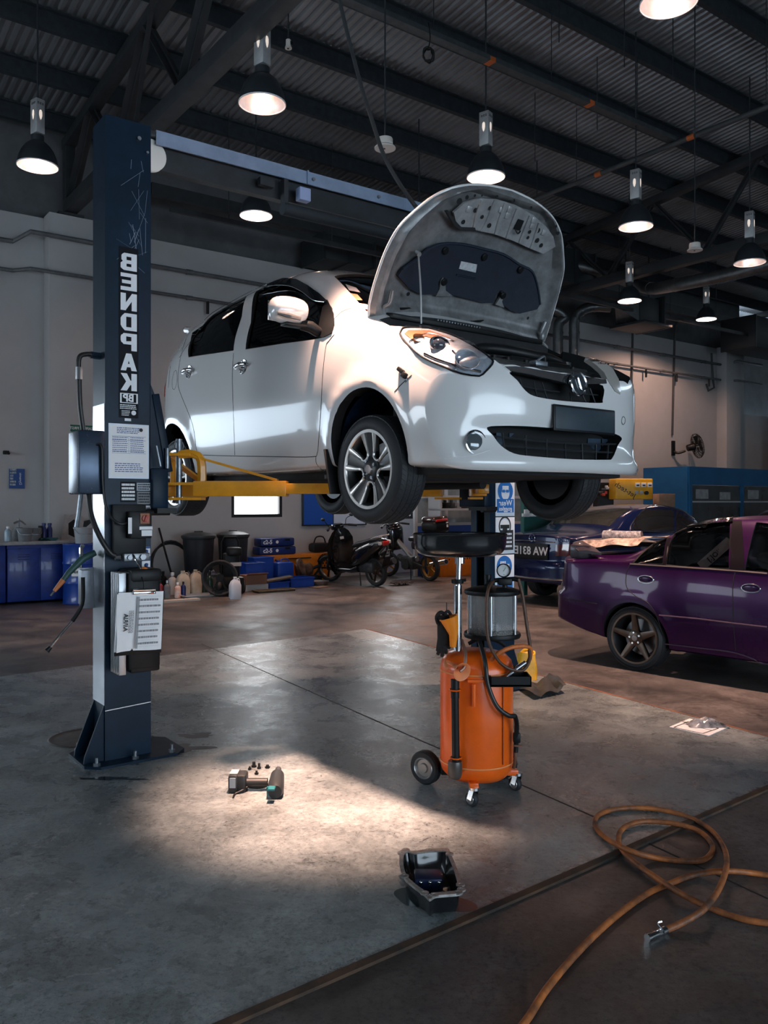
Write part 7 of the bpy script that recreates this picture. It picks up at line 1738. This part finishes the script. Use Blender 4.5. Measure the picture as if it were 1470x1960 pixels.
def pump(t):
    b = MB(); b.lathe([(0, 0), (.09, 0), (.09, .14), (.05, .2), (0, .2)], n=20); b.build('vessel', GREYPL, t)
    b = MB(); b.tube([(0, 0, .2), (0, 0, .34)], .012, 8); b.tube([(-.07, 0, .26), (.02, 0, .30), (.10, 0, .24)], .014, 8, sub=3); b.build('pump_handle', ZINC, t)
prop('hand_pump', 'hand pump vessel with upright steel rod on the worktop', 'pump', 36, 13.5, pump)
prop('bucket', 'grey bucket on the worktop nearer the hand pump', 'bucket', 48, 13.15, bucket(.20, .11, GREYPL), 'grey buckets on the worktop'); prop('bucket', 'grey bucket on the worktop nearer the dark blue bottles', 'bucket', 66, 13.42, bucket(.19, .10, GREYPL), 'grey buckets on the worktop')
DB = mat('dark_blue_plastic', (.01, .02, .12), .35)
for x, lab in ((77, 'dark bottle left of the two dark blue bottles on the worktop'), (84, 'left of the two dark blue bottles on the worktop'), (95, 'right of the two dark blue bottles on the worktop')): prop('oil_bottle', lab, 'bottle', x, 13.5, bottle(.22 if x < 80 else .26, .042, BLACK if x < 80 else DB, BLACK if x < 80 else DB, .6))
def teal(t):
    b = MB(); b.sheet([[V((-.13 + .05 * i, -.1 + .05 * j, .02 + .03 * math.sin(i * 1.3 + j))) for j in range(5)] for i in range(6)]); b.build('folds', mat('teal_rag', (.02, .08, .09), .9), t, norm=False)
prop('rag', 'teal rag at the right end of the worktop', 'rag', 93, 13.2, teal)
def drum(px, v, label):
    u = UV(WL(px, 1000, v))[0]; t = thing('blue_drum', label, 'drum', W(u, v, 0), YAW, 'blue oil drums')
    b = MB(); r = .29; pr = [(0, .0), (r, 0), (r + .008, .012), (r, .025)]
    for z in (.31, .60): pr += [(r, z - .03), (r + .012, z), (r, z + .03)]
    pr += [(r, .86), (r + .010, .875), (r, .89), (r - .015, .885), (r - .02, .865), (0, .865)]; b.lathe(pr, n=40); b.build('shell', mat('drum_blue', (.010, .055, .32), .3, var=.3, coat=.3), t)
    b = MB(); b.lathe([(.035, .866), (.035, .885), (0, .885)], (.15, -.05, 0), n=12); b.build('bung', BLACK, t); return t
d1 = drum(137, 13.46, 'blue drum standing next to the blue cabinets'); d2 = drum(160, 12.70, 'blue drum with a white label behind the lift column')
b = MB(); rows = []
for z in (.60, .42): rows.append([V((.302 * math.cos(a), .302 * math.sin(a), z)) for a in [R(-112 - 2 * k) for k in range(0, 15)]])
b.sheet(rows); lb = b.build('label_sheet', WHITE, d2, norm=False)
b = MB(); a = R(-126); m = plane_mx((.306 * math.cos(a), .306 * math.sin(a), .55), (math.sin(-a) * 1, math.cos(a), 0), (0, 0, 1)); text_bm(b, 'PAINT', .05, m, .001, .001); m2 = m.copy(); m2.translation = m.translation + V((0, 0, -.07)); text_bm(b, 'TRIM', .05, m2, .001, .001); b.build('label_lettering', INK, lb, smooth=False)
p = W(*UV(d1.location), .89); t = thing('scrap_sheet', 'bent silver scrap sheet standing on the left blue drum', 'panel', p, YAW, rot=(R(-14), R(10), YAW))
b = MB(); b.prism([(-.16, 0), (.14, .0), (.16, .42), (.02, .46), (-.10, .40), (-.15, .42)], -.006, .006, M.Rotation(R(90), 4, 'X')); b.build('sheet', mat('scrap_silver', (.42, .43, .44), .35, .7, var=.3), t)
b = MB(); b.prism([(-.06, .10), (.06, .06), (.08, .25), (.0, .36), (-.08, .28)], -.009, .009, M.Rotation(R(90), 4, 'X')); b.build('dark_cutout', DARK, t)
t = thing('scrap_metal', 'dark jagged scrap piece behind the bent silver sheet', 'scrap', p + W(.16, .12, 0), YAW); b = MB(); b.prism([(-.14, 0), (.16, 0), (.10, .22), (.26, .36), (.02, .30), (-.1, .38)], -.02, .02, M.Rotation(R(90), 4, 'X')); b.build('sheet', BLACK, t)
p = W(*UV(d2.location), .89); t = thing('bucket', 'pale grey bucket on the blue drum nearest the lift column', 'bucket', p, YAW); bucket(.24, .14, mat('pale_grey_plastic', (.30, .31, .32), .5))(t)

# ---- clutter along the back wall, middle
def bin_(px, v, label):
    u = UV(WL(px, 1000, v))[0]; t = thing('rubbish_bin', label, 'bin', W(u, v, 0), YAW, 'black lidded bins')
    b = MB(); b.lathe([(0, .0), (.22, 0), (.27, .86), (.285, .87), (.285, .90), (.26, .90)], n=32); b.build('body', mat('bin_black', (.014, .016, .022), .5, var=.3), t)
    b = MB(); b.lathe([(.29, .88), (.30, .90), (.295, .93), (.2, .965), (.06, .985), (.0, .985)], n=32); b.box((0, 0, .99), (.16, .03, .03), bev=.01); b.build('lid', mat('lid_dark_grey', (.035, .037, .04), .45), t)
bin_(380, 13.62, 'left of the two black lidded bins'); bin_(446, 13.72, 'right of the two black lidded bins')
def fpos(px, py): return FL(px, py)
MASK = []
t = thing('hose_hoop', 'black hose coiled in a hoop against the wall by the left bin', 'hose', W(UV(WL(325, 1070, 14.05))[0], 14.05, .42), YAW)
b = MB()
for k in range(3): b.tube([V((.36 * math.cos(a) * (1 - .03 * k), -.02 * k, .36 * math.sin(a) * (1 + .06 * k))) for a in [i * .2618 for i in range(24)]], .018, 8, closed=True)
b.build('coils', RUBBER, t)
t = thing('broom_handle', 'dark stick leaning on the wall by the hose hoop', 'stick', W(UV(WL(336, 1070, 13.5))[0], 13.5, 0), YAW); b = MB(); b.tube([(0, 0, .02), (-.06, .6, 1.05)], .018, 8); b.build('stick', BLACK, t)
CREAM = mat('cream_translucent_plastic', (.50, .45, .36), .45, var=.3, vscale=6)
def jug(h, w, d, m, capm):
    def f(t):
        b = MB(); rows = []
        for z, k in ((0, .96), (.02, 1), (h * .62, 1), (h * .80, .72), (h * .90, .30), (h * .95, .26)):
            rows.append([V((math.copysign(abs(math.cos(a)) ** .5, math.cos(a)) * w * k / 2, math.copysign(abs(math.sin(a)) ** .5, math.sin(a)) * d * k / 2, z)) for a in [i * .3142 for i in range(20)]])
        b.sheet(rows, closed=True); b.add(rows[0], [tuple(range(20))]); b.build('body', m, t, angle=60)
        b = MB(); b.lathe([(w * .16, h * .93), (w * .16, h), (0, h)], n=14); b.build('cap', capm, t)
        b = MB(); b.tube([(w * .10, 0, h * .88), (w * .34, 0, h * .90), (w * .44, 0, h * .72), (w * .42, 0, h * .55)], w * .06, 8, sub=4); b.build('handle', m, t)
    return f
def put(name, label, cat, px, py, build, group=None, rz=0):
    p = FL(px, py) if py > 100 else WL(px, 1000, py); p.z = 0; t = thing(name, label, cat, p, YAW + rz, group); build(t); return t
JG = 'cream jugs on the floor by the wall'
put('jug', 'cream jug beside the small bottles, left of the pair', 'jug', 350, 12.70, jug(.40, .22, .16, CREAM, CREAM), JG); put('jug', 'cream jug beside the green bottles, right of the pair', 'jug', 374, 12.70, jug(.41, .20, .16, CREAM, CREAM), JG)
REDP = mat('dark_red_plastic', (.22, .015, .03), .4); GRB = mat('dark_green_plastic', (.012, .035, .03), .3)
for x, y, h, r, m, c_, lab in ((307, 1145, .28, .045, REDP, BLACK, 'dark red bottle on the floor right of the lift column'), (320, 1145, .28, .05, GREYPL, ALU, 'grey bottle between the dark red bottle and the spray bottle'), (330, 1138, .36, .07, mat('off_white_plastic', (.55, .54, .52), .45), WHITE, 'off-white bottle with white cap behind the small bottles'), (340, 1144, .24, .05, mat('white_orange_label', (.66, .24, .12), .5, col2=(.65, .62, .6), vscale=14), WHITE, 'white spray bottle with orange label'), (351, 1142, .24, .04, DB, BLACK, 'dark blue bottle next to the orange labelled bottle'), (391, 12.70, .38, .06, GRB, BLACK, 'dark green bottle left of its pair beside the cream jugs'), (401, 12.72, .37, .06, GRB, BLACK, 'dark green bottle beside the hose reel'), (300, 1140, .30, .06, BLACK, REDP, 'black bottle with red cap hugging the lift column'), (312, 1132, .34, .06, BLACK, BLACK, 'black bottle behind the dark red bottle')):
    put('bottle', lab, 'bottle', x, y, bottle(h, r, m, c_), 'small bottles by the wall')
def tray(w, d, h, m, name='shell'):
    def f(t):
        b = MB(); b.box((0, 0, .006), (w, d, .012))
        for s in (-1, 1): b.box((s * (w / 2 - .006), 0, h / 2), (.012, d, h)); b.box((0, s * (d / 2 - .006), h / 2), (w, .012, h))
        b.build(name, m, t)
        b = MB()
        for s in (-1, 1): b.box((s * (w / 2 + .004), 0, h - .008), (.024, d + .03, .014), bev=.003); b.box((0, s * (d / 2 + .004), h - .008), (w + .03, .024, .014), bev=.003)
        b.build('rim', m, t)
    return f
put('drip_tray', 'flat pale metal tray lying before the jugs', 'tray', 380, 1142, tray(.55, .3, .04, mat('pale_tray', (.42, .43, .44), .4, .6)))
put('plank', 'pale plank lying on the floor behind the lift column', 'plank', 330, 1152, lambda t: (lambda b: (b.box((.12, 0, .015), (.6, .14, .03)), b.build('board', mat('pale_board', (.4, .38, .35), .7), t)))(MB()))
put('crate', 'grey crate of rags in front of the left bin', 'crate', 388, 13.10, lambda t: (tray(.5, .34, .30, GREYPL)(t), (lambda b: (b.sheet([[V((-.22 + .055 * i, -.14 + .056 * j, .28 + .09 * math.sin(i * 1.9 + j * 1.1) * math.sin(j * .9 + .6))) for j in range(6)] for i in range(9)]), b.build('rags', mat('mixed_rags', (.30, .32, .36), .9, col2=(.02, .03, .07), vscale=12), t, norm=False)))(MB())))
# pressure washer with reel
t = thing('pressure_washer', 'black pressure washer with a hose reel and upright handle by the wall', 'pressure washer', FL(446, 1138), YAW - .2)
b = MB(); b.box((0, .08, .16), (.34, .36, .26), bev=.04); b.box((0, .14, .46), (.26, .22, .42), bev=.04); b.box((.02, .02, .70), (.22, .20, .14), bev=.03); b.build('housing', BLACK, t)
b = MB()
for s in (-1, 1): b.tube([(s * .14, .2, .1), (s * .14, .2, .85), (s * .10, .19, .93)], .014, 8)
b.tube([(-.10, .19, .93), (.10, .19, .93)], .016, 8); b.build('handle', BLACK, t)
for s in (-1, 1):
    b = MB(); b.lathe([(0, -.03), (.10, -.03), (.11, 0), (.10, .03), (0, .03)], (s * .20, .16, .11), (1, 0, 0), 24); b.build('wheel', RUBBER, t)
b = MB(); b.box((.02, -.105, .50), (.18, .01, .06)); b.build('grey_band', mat('label_grey', (.35, .36, .36), .5), t)
t = thing('hose_reel', 'black hose wound on a reel left of the pressure washer', 'hose reel', FL(421, 1142), YAW - .5)
b = MB(); 
for k in range(4): b.tube([V((.27 * math.cos(a) * (1 - .05 * k), -.03 + .03 * k, .30 + .27 * math.sin(a) * (1 - .05 * k))) for a in [i * .2618 for i in range(24)]], .02, 8, closed=True)
b.build('wound_hose', RUBBER, t)
b = MB(); b.cyl((0, -.08, .3), (0, .1, .3), .06, n=16); b.bar((0, 0, .3), (-.16, 0, .01), .03, .03); b.bar((0, 0, .3), (.16, 0, .01), .03, .03); b.build('reel_stand', BLACK, t)
put('jug', 'pale blue-white jug standing in front of the pressure washer', 'jug', 450, 1146, jug(.34, .18, .14, mat('bluish_white_plastic', (.50, .56, .64), .4), WHITE))
# blue containers and cartons
put('blue_bin', 'square blue bin behind the brown carton', 'bin', 480, 13.05, tray(.36, .32, .46, BLUE)); put('blue_crate', 'blue crate standing right behind the square blue bin', 'crate', 499, 13.42, tray(.40, .23, .52, BLUE))
put('carton', 'brown carton with open flaps in front of the blue bin', 'box', 484, 12.70, lambda t: (lambda b: (b.box((0, 0, .20), (.40, .26, .16), bev=.004), b.box((0, -.16, .29), (.38, .10, .008), rot=M.Rotation(R(-25), 3, 'X')), b.build('box_body', mat('carton_red_brown', (.22, .11, .075), .8), t)))(MB()))
put('carton', 'pale carton under the brown one', 'box', 484, 12.70, lambda t: (lambda b: (b.box((0, .03, .06), (.46, .30, .115), bev=.004), b.build('box_body', mat('carton_pale', (.42, .42, .42), .8), t)))(MB()))
put('jerry_can', 'bright blue jerry can before the orange cabinet', 'jerry can', 541, 13.40, lambda t: (lambda b: (b.box((0, 0, .21), (.34, .26, .40), bev=.035), b.build('body', BLUE, t), (lambda c: (c.cyl((-.1, 0, .40), (-.1, 0, .45), .03, n=14), c.tube([(-.05, 0, .42), (-.02, 0, .46), (.1, 0, .46), (.13, 0, .41)], .014, 8, sub=3), c.build('cap_and_grip', BLUE, t)))(MB())))(MB()))
put('blue_tray', 'wide blue tray on the floor right of the planks', 'tray', 569, 12.92, tray(.48, .36, .17, BLUE)); put('blue_tray', 'low blue tray under the planks', 'tray', 527, 12.85, tray(.40, .30, .12, BLUE))
for k, lab in enumerate(('brown plank across the blue trays, nearer the wall', 'brown plank across the blue trays, nearer the viewer')):
    a, e = WL(508, 1000, 12.92 - .16 * k), WL(557, 1000, 12.92 - .16 * k); a.z = e.z = 0; t = thing('plank', lab, 'plank', a, 0, 'brown planks'); b = MB(); b.bar((0, 0, .137), e - a + V((0, 0, .190)), .14, .025); b.build('board', mat('brown_board', (.13, .085, .05), .7, var=.4), t)
t = put('tray', 'dark flat tray on the floor before the planks', 'tray', 525, 12.38, tray(.7, .2, .04, mat('old_tray', (.16, .13, .09), .6, var=.5)))
OCAB = mat('orange_cabinet_paint', (.72, .22, .015), .42, var=.2)
def ocab(px0, px1, v, h, label):
    ua, uc = UV(WL(px0, 1080, v))[0], UV(WL(px1, 1080, v))[0]; t = thing('orange_cabinet', label, 'cabinet', W((ua + uc) / 2, v, 0), YAW); w = uc - ua
    b = MB(); b.box((0, .2, h / 2), (w, .4, h), bev=.006); b.build('body', OCAB, t)
    b = MB()
    for s in (-1, 1):
        for i in range(6):
            for j in range(4):
                if (i + j) % 2 == 0: b.box((s * (w / 2 - .18) + (i - 2.5) * .035, -.002, h * .68 + (j - 1.5) * .05), (.026, .006, .03))
    b.build('louvres', DARK, t); b = MB(); b.box((0, -.012, h * .86), (w * .4, .02, .02), bev=.004); b.build('handle', BLACK, t); return t
oc1 = ocab(503, 632, 13.64, .52, 'long low orange tool cabinet against the wall left of the scooter'); oc2 = ocab(843, 908, 12.78, .62, 'orange tool cabinet behind the motorcycle rear wheel')
CASE = mat('case_blue', (.008, .03, .16), .4, var=.3)
for k, lab in enumerate(('lower dark blue tool case on the orange cabinet', 'upper dark blue tool case on the orange cabinet')):
    u = UV(WL(533, 1058, 13.7))[0]; t = thing('tool_case', lab, 'case', W(u, 13.86, .522 + .16 * k), YAW, 'dark blue tool cases')
    b = MB(); b.box((0, 0, .078), (.78 - .06 * k, .30, .152), bev=.03); b.build('shell', CASE, t)
    b = MB(); text_bm(b, 'c2-5', .11, plane_mx((-.22, -.152, .08), (1, 0, 0), (0, 0, 1)), .004, .002, mirror=False); b.lathe([(.03, 0), (0, .001)], (-.02, -.151, .08), (0, -1, 0), 14); b.build('lettering', WHITE, t, smooth=False)
    b = MB(); b.box((.2, -.155, .12), (.1, .012, .04), bev=.003); b.build('latch', BLACK, t)
# gearbox lump, pan and odds on the cabinet
t = put('gearbox', 'rusty brown gearbox casing with shaft on the floor before the orange cabinet', 'gearbox', 586, 13.34, lambda t: None)
RST = mat('rusty_casting', (.16, .085, .055), .6, .4, var=.6, vscale=14)
b = MB(); b.lathe([(0, -.14), (.14, -.14), (.16, -.10), (.16, .0), (.12, .04), (.11, .14), (.07, .17), (0, .17)], (-.05, 0, .24), (.9, -.3, .2), 28); b.build('casing', RST, t)
b = MB(); b.lathe([(.10, -.02), (.17, -.02), (.17, .02), (.10, .02)], (-.12, -.02, .30), (.6, -.7, .3), 28, closed=True); b.build('gear_ring', RST, t)
b = MB(); b.tube([(.1, -.02, .26), (.26, -.05, .32)], .03, 10); b.tube([(.18, .05, .1), (.30, 0, .28), (.26, 0, .42)], .02, 8, sub=3); b.box((.2, 0, .07), (.2, .2, .14), bev=.03); b.build('shaft', BLACK, t)
put('drain_tray', 'round silver drip pan before the gearbox', 'pan', 608, 12.95, lambda t: (lambda b: (b.lathe([(0, 0), (.17, 0), (.2, .07), (.21, .07), (.18, .01), (0, .008)], n=28), b.build('shell', ALU, t)))(MB()))
put('cardboard', 'flattened cardboard piece on the floor left of the scooter', 'cardboard', 612, 12.5, lambda t: (lambda b: (b.box((0, 0, .008), (.34, .2, .012), rz=.3), b.build('sheet', mat('cardboard_brown', (.17, .11, .075), .85), t)))(MB()))
u = UV(WL(622, 1055, 13.7))[0]; t = thing('toolbag', 'black tool bag lying on the right end of the orange cabinet', 'bag', W(u - .02, 13.86, .522), YAW); b = MB(); b.box((0, 0, .10), (.42, .24, .18), bev=.06); b.tube([(-.14, 0, .16), (-.08, 0, .30), (.08, 0, .30), (.14, 0, .16)], .014, 8, sub=4); b.build('bag_body', CLOTHB, t)
t = put('rag', 'black rag on the floor between the scooter and the motorcycle', 'rag', 768, 1120, lambda t: (lambda b: (b.sheet([[V((-.2 + .05 * i, -.12 + .06 * j, .006 + .05 * abs(math.sin(i * 1.3 + j * .8)))) for j in range(5)] for i in range(9)]), b.build('folds', CLOTHB, t, norm=False)))(MB()))

# ---- scooter and motorcycle
BKB = mat('scooter_black', (.008, .009, .011), .16, coat=.8)
def bike(R0, head, name, label, cat, kind):
    """local x forward from the rear contact point, z up"""
    yaw = math.atan2(head[1], head[0]); t = thing(name, label, cat, R0, yaw, rot=(R(-7 if kind == 'scooter' else -5), 0, yaw))
    wb = 1.28; r = .262
    def whl(x, turn=0):
        m = M.Translation((x, 0, r)) @ M.Rotation(turn, 4, 'Z') @ M.Rotation(R(90), 4, 'X'); b = MB(m)
        b.lathe([(r - .07, -.035), (r - .03, -.05), (r - .008, -.035), (r, 0), (r - .008, .035), (r - .03, .05), (r - .07, .035)], n=40); o = b.build('wheel', TYRE, t)
        b = MB(m); b.lathe([(r - .066, -.03), (r - .08, -.02), (r - .08, .02), (r - .066, .03)], n=40); b.lathe([(0, -.05), (.04, -.05), (.045, 0), (.04, .05), (0, .05)], n=20)
        for k in range(5):
            a = k * 1.2566; c, s = math.cos(a), math.sin(a); b.bar((c * .03, s * .03, 0), (c * (r - .075), s * (r - .075), 0), .035, .02)
        b.build('rim', BRONZE if kind == 'scooter' else mat('rim_gold', (.42, .22, .05), .4, .6), o); return o
    whl(0); whl(wb, R(18))
    if kind == 'scooter':
        def loft(name, secs, m, nn=16, pw=.7):
            b = MB(); rows = []
            for x, z, w, h in secs: rows.append([V((x, math.copysign(abs(math.cos(a)) ** pw, math.cos(a)) * w, z + math.copysign(abs(math.sin(a)) ** pw, math.sin(a)) * h)) for a in [2 * math.pi * i / nn for i in range(nn)]])
            b.sheet(rows, closed=True); b.add(rows[0], [tuple(range(nn))]); b.add(rows[-1], [tuple(range(nn))]); return b.build(name, m, t, angle=50)
        loft('tail_body', [(-.32, .82, .05, .04), (-.24, .79, .12, .09), (0, .68, .17, .15), (.22, .58, .19, .19), (.42, .50, .18, .18), (.50, .44, .14, .14)], BKB)
        loft('floorboard', [(.34, .33, .16, .09), (.5, .28, .18, .055), (.85, .28, .18, .05), (.98, .34, .16, .08)], BKB)
        b = MB(); rows = []
        for z, x, w in ((.18, .96, .16), (.40, 1.0, .24), (.65, .98, .27), (.84, .94, .25), (.97, .90, .18), (1.03, .88, .10)):
            rows.append([V((x + .09 * (1 - (q / w) ** 2) if True else x, q, z)) for q in [w * k / 5 for k in range(-5, 6)]])
        for z, x, w in ((1.03, .84, .09), (.97, .82, .16), (.84, .80, .23), (.65, .82, .25), (.40, .86, .22), (.18, .90, .15)):
            rows.append([V((x + .03 * (1 - (q / w) ** 2), q, z)) for q in [w * k / 5 for k in range(-5, 6)]])
        rows.append(rows[0]); b.sheet(rows); b.build('leg_shield', BKB, t, angle=60)
        b = MB(); b.box((.81, .03, .86), (.006, .09, .05), rot=M.Rotation(R(8), 3, 'Y')); b.build('shield_sticker', mat('sticker_pale', (.6, .6, .6), .5), t)
        loft('seat', [(-.20, .86, .10, .03), (-.05, .85, .13, .05), (.15, .80, .13, .05), (.35, .76, .12, .055), (.48, .72, .09, .04)], mat('seat_vinyl', (.012, .012, .014), .5), pw=.8)
        b = MB(); b.tube([(-.34, 0, .93), (-.30, .11, .93), (-.1, .14, .88)], .014, 8, sub=3); b.tube([(-.34, 0, .93), (-.30, -.11, .93), (-.1, -.14, .88)], .014, 8, sub=3); b.build('grab_rail', mat('grey_rail', (.32, .33, .34), .4, .4), t)
        for s in (-1, 1):
            b = MB(); b.tube([(-.26, s * .115, .83), (.0, s * .15, .76), (.3, s * .17, .66)], .012, 8, sub=4); b.build('side_trim', mat('silver_trim', (.40, .41, .42), .35, .5), t)
        b = MB(); b.box((-.315, 0, .80), (.05, .16, .09), bev=.02); tl = b.build('tail_lamp', mat('bike_red_lens', (.45, .02, .015), .12, coat=1), t)
        for s in (-1, 1):
            b = MB(); b.box((-.29, s * .11, .80), (.06, .06, .06), bev=.015); b.build('indicator', mat('clear_lens', (.5, .5, .48), .15, coat=1), tl)
        b = MB(); b.box((-.335, 0, .60), (.012, .18, .15), rot=M.Rotation(R(-22), 3, 'Y'), bev=.004); npb = b.build('number_plate', BLACK, t)
        b = MB(); m = M.Translation((-.344, 0, .60)) @ M.Rotation(R(-22), 4, 'Y') @ plane_mx((0, 0, 0), (0, -1, 0), (0, 0, 1)); text_bm(b, 'JLR', .06, m @ M.Translation((0, .03, .002)), .002, .001); text_bm(b, '5841', .06, m @ M.Translation((0, -.035, .002)), .002, .001); b.build('plate_lettering', MATS['plate_white'], npb, smooth=False)
        b = MB(); rows = []
        for i in range(9): a = R(20 + i * 16); rows.append([V((.30 * math.cos(a) * -1 + .0, y, r + .30 * math.sin(a))) for y in (-.07, 0, .07)])
        b.sheet(rows); b.box((-.29, 0, .45), (.02, .15, .22), rot=M.Rotation(R(-25), 3, 'Y')); b.build('rear_mudguard', BLACK, t, norm=False)
        b = MB(); rows = []
        for i in range(9): a = R(20 + i * 17); rows.append([V((wb + .29 * math.cos(a), y, r + .29 * math.sin(a))) for y in (-.07, 0, .07)])
        b.sheet(rows); b.build('front_mudguard', BKB, t, norm=False)
        b = MB(); b.tube([(.42, -.16, .30), (.2, -.19, .27), (.1, -.2, .30)], .022, 8, sub=3); b.tube([(.14, -.2, .29), (.05, -.21, .34), (-.28, -.215, .44)], [.05, .068, .058], 16); ex = b.build('exhaust', mat('exhaust_black', (.05, .05, .052), .35, .6), t)
        b = MB(); b.tube([(.06, -.225, .345), (-.24, -.235, .435)], .066, 16); b.build('exhaust_shield', mat('heat_shield', (.18, .18, .19), .25, .9), ex)
        b = MB(); b.box((.2, -.02, .34), (.4, .22, .2), bev=.04); b.build('engine_block', MET, t)
        b = MB(); b.tube([(.3, -.12, .25), (.26, -.16, .02)], .012, 8); b.tube([(.3, .12, .25), (.26, .16, .02)], .012, 8); b.build('stand', STEELD, t)
        for s in (-1, 1):
            b = MB(); b.tube([(wb, s * .07, r), (wb - .16, s * .07, .62)], .02, 8); b.build('fork_leg', STEELD, t)
    else:
        b = MB(); b.tube([(wb - .22, 0, .85), (.75, 0, .62), (.5, 0, .42), (.35, 0, .40)], .05, 10, sub=4); b.build('frame', mat('silver_frame', (.34, .35, .35), .4, .6), t)
        b = MB(); b.box((.55, 0, .33), (.36, .24, .26), bev=.04); b.cyl((.55, -.16, .31), (.55, .16, .31), .11, n=20); b.tube([(.7, 0, .36), (.9, 0, .42)], .07, 10); b.build('engine_block', MET, t)
        b = MB(); b.box((.1, 0, .80), (.75, .22, .09), bev=.04); b.build('seat', mat('seat_vinyl', (.012, .012, .014), .5), t)
        b = MB(); b.box((.05, 0, .68), (.72, .20, .17), bev=.05); b.build('tail_body', BKB, t)
        b = MB(); b.box((.98, 0, .80), (.20, .36, .50), bev=.09, seg=3); b.box((1.02, 0, 1.0), (.24, .28, .2), bev=.08, seg=3); b.build('front_cowl', BKB, t)
        b = MB(); b.tube([(.5, -.13, .24), (.3, -.18, .24), (.15, -.19, .28)], .025, 8, sub=3); b.tube([(.2, -.19, .27), (-.26, -.2, .36)], [.048, .055], 16); b.build('exhaust', CHROME, t)
        b = MB(); b.cyl((-.262, -.2, .361), (-.268, -.2, .362), .04, n=16); b.build('exhaust_tip', DARK, t)
        for s in (-1, 1):
            b = MB(); b.tube([(.0, s * .11, r), (-.06, s * .12, .66)], .022, 8); b.build('shock', STEELD, t)
            b = MB(); b.tube([(wb, s * .08, r), (wb - .2, s * .08, .85)], .022, 8); b.build('fork_leg', STEELD, t)
            b = MB(); b.bar((0, s * .09, r), (.42, s * .09, .36), .04, .025); b.build('swing_arm', STEELD, t)
        b = MB(); b.tube([(.44, -.1, .25), (.4, -.15, .015)], .012, 8); b.tube([(.44, .1, .25), (.4, .15, .015)], .012, 8); b.build('stand', STEELD, t)
        b = MB(); rows = []
        for i in range(7): a = R(30 + i * 16); rows.append([V((-.30 * math.cos(a), y, r + .30 * math.sin(a))) for y in (-.06, 0, .06)])
        b.sheet(rows); b.build('rear_mudguard', BLACK, t, norm=False)
        b = MB(); b.box((-.22, 0, .93), (.3, .24, .03)); b.build('luggage_rack', STEELD, t)
        b = MB(); b.box((-.24, 0, 1.06), (.40, .42, .22), bev=.07, seg=4); tb = b.build('top_box', BLACK, t)
        b = MB(); b.box((-.24, 0, 1.19), (.37, .39, .12), bev=.055, seg=4); b.build('box_lid', mat('lid_dark_brown', (.035, .018, .016), .15, coat=1), tb)
        b = MB(); b.box((-.42, 0, 1.175), (.06, .30, .05), bev=.02); b.build('box_reflector', mat('bike_red_lens', (.45, .02, .015), .12, coat=1), tb)
        b = MB(); b.box((-.445, -.12, 1.06), (.008, .035, .05)); b.box((-.445, -.12, 1.12), (.008, .05, .02)); b.build('box_sticker', WHITE, tb)
    b = MB(); hx = wb - .36 if kind == 'scooter' else wb - .22; hz = 1.06
    b.tube([(hx - .12, -.34, hz - .02), (hx, -.18, hz + .02), (hx + .03, 0, hz), (hx, .18, hz + .02), (hx - .12, .34, hz - .02)], .014, 8, sub=4); b.build('handlebar', STEELD, t)
    for s in (-1, 1):
        b = MB(); b.tube([(hx - .02, s * .23, hz + .01), (hx - .12, s * .36, hz - .02)], .021, 10); b.build('grip', RUBBER, t)
        b = MB(); b.tube([(hx + .02, s * .2, hz + .02), (hx + .05, s * .26, hz + .12), (hx + .0, s * .32, hz + .16)], .007, 6, sub=3); b.ball((hx - .0, s * .35, hz + .18), .05, 8, .6, .3, 1.2); b.build('mirror', BLACK, t)
        b = MB(); b.tube([(hx + .03, s * .15, hz + .01), (hx - .02, s * .32, hz - .01)], .006, 6); b.build('brake_lever', ZINC, t)
    if kind == 'scooter':
        b = MB(); b.box((hx + .03, 0, hz + .0), (.16, .24, .13), bev=.05); b.build('headset', BKB, t)
    return t
R1 = FL(722, 1122); bike(R1, (-.694, .72), 'scooter', 'black scooter on its stand, tail towards the viewer', 'scooter', 'scooter')
R2 = FL(824, 1112); bike(R2, (-.62, .78), 'motorcycle', 'black motorcycle with a brown-lidded top box, behind the scooter', 'motorcycle', 'under')
# a further saloon whose roof just shows above the purple car
c3 = copy_tree(bc); c3.location = P(1500, 962, 17.0) * 1.0; c3.location.z = 0; c3.rotation_euler = (0, 0, YAW)
c3['label'] = 'saloon showing only a strip of roof at the right edge above the purple car';
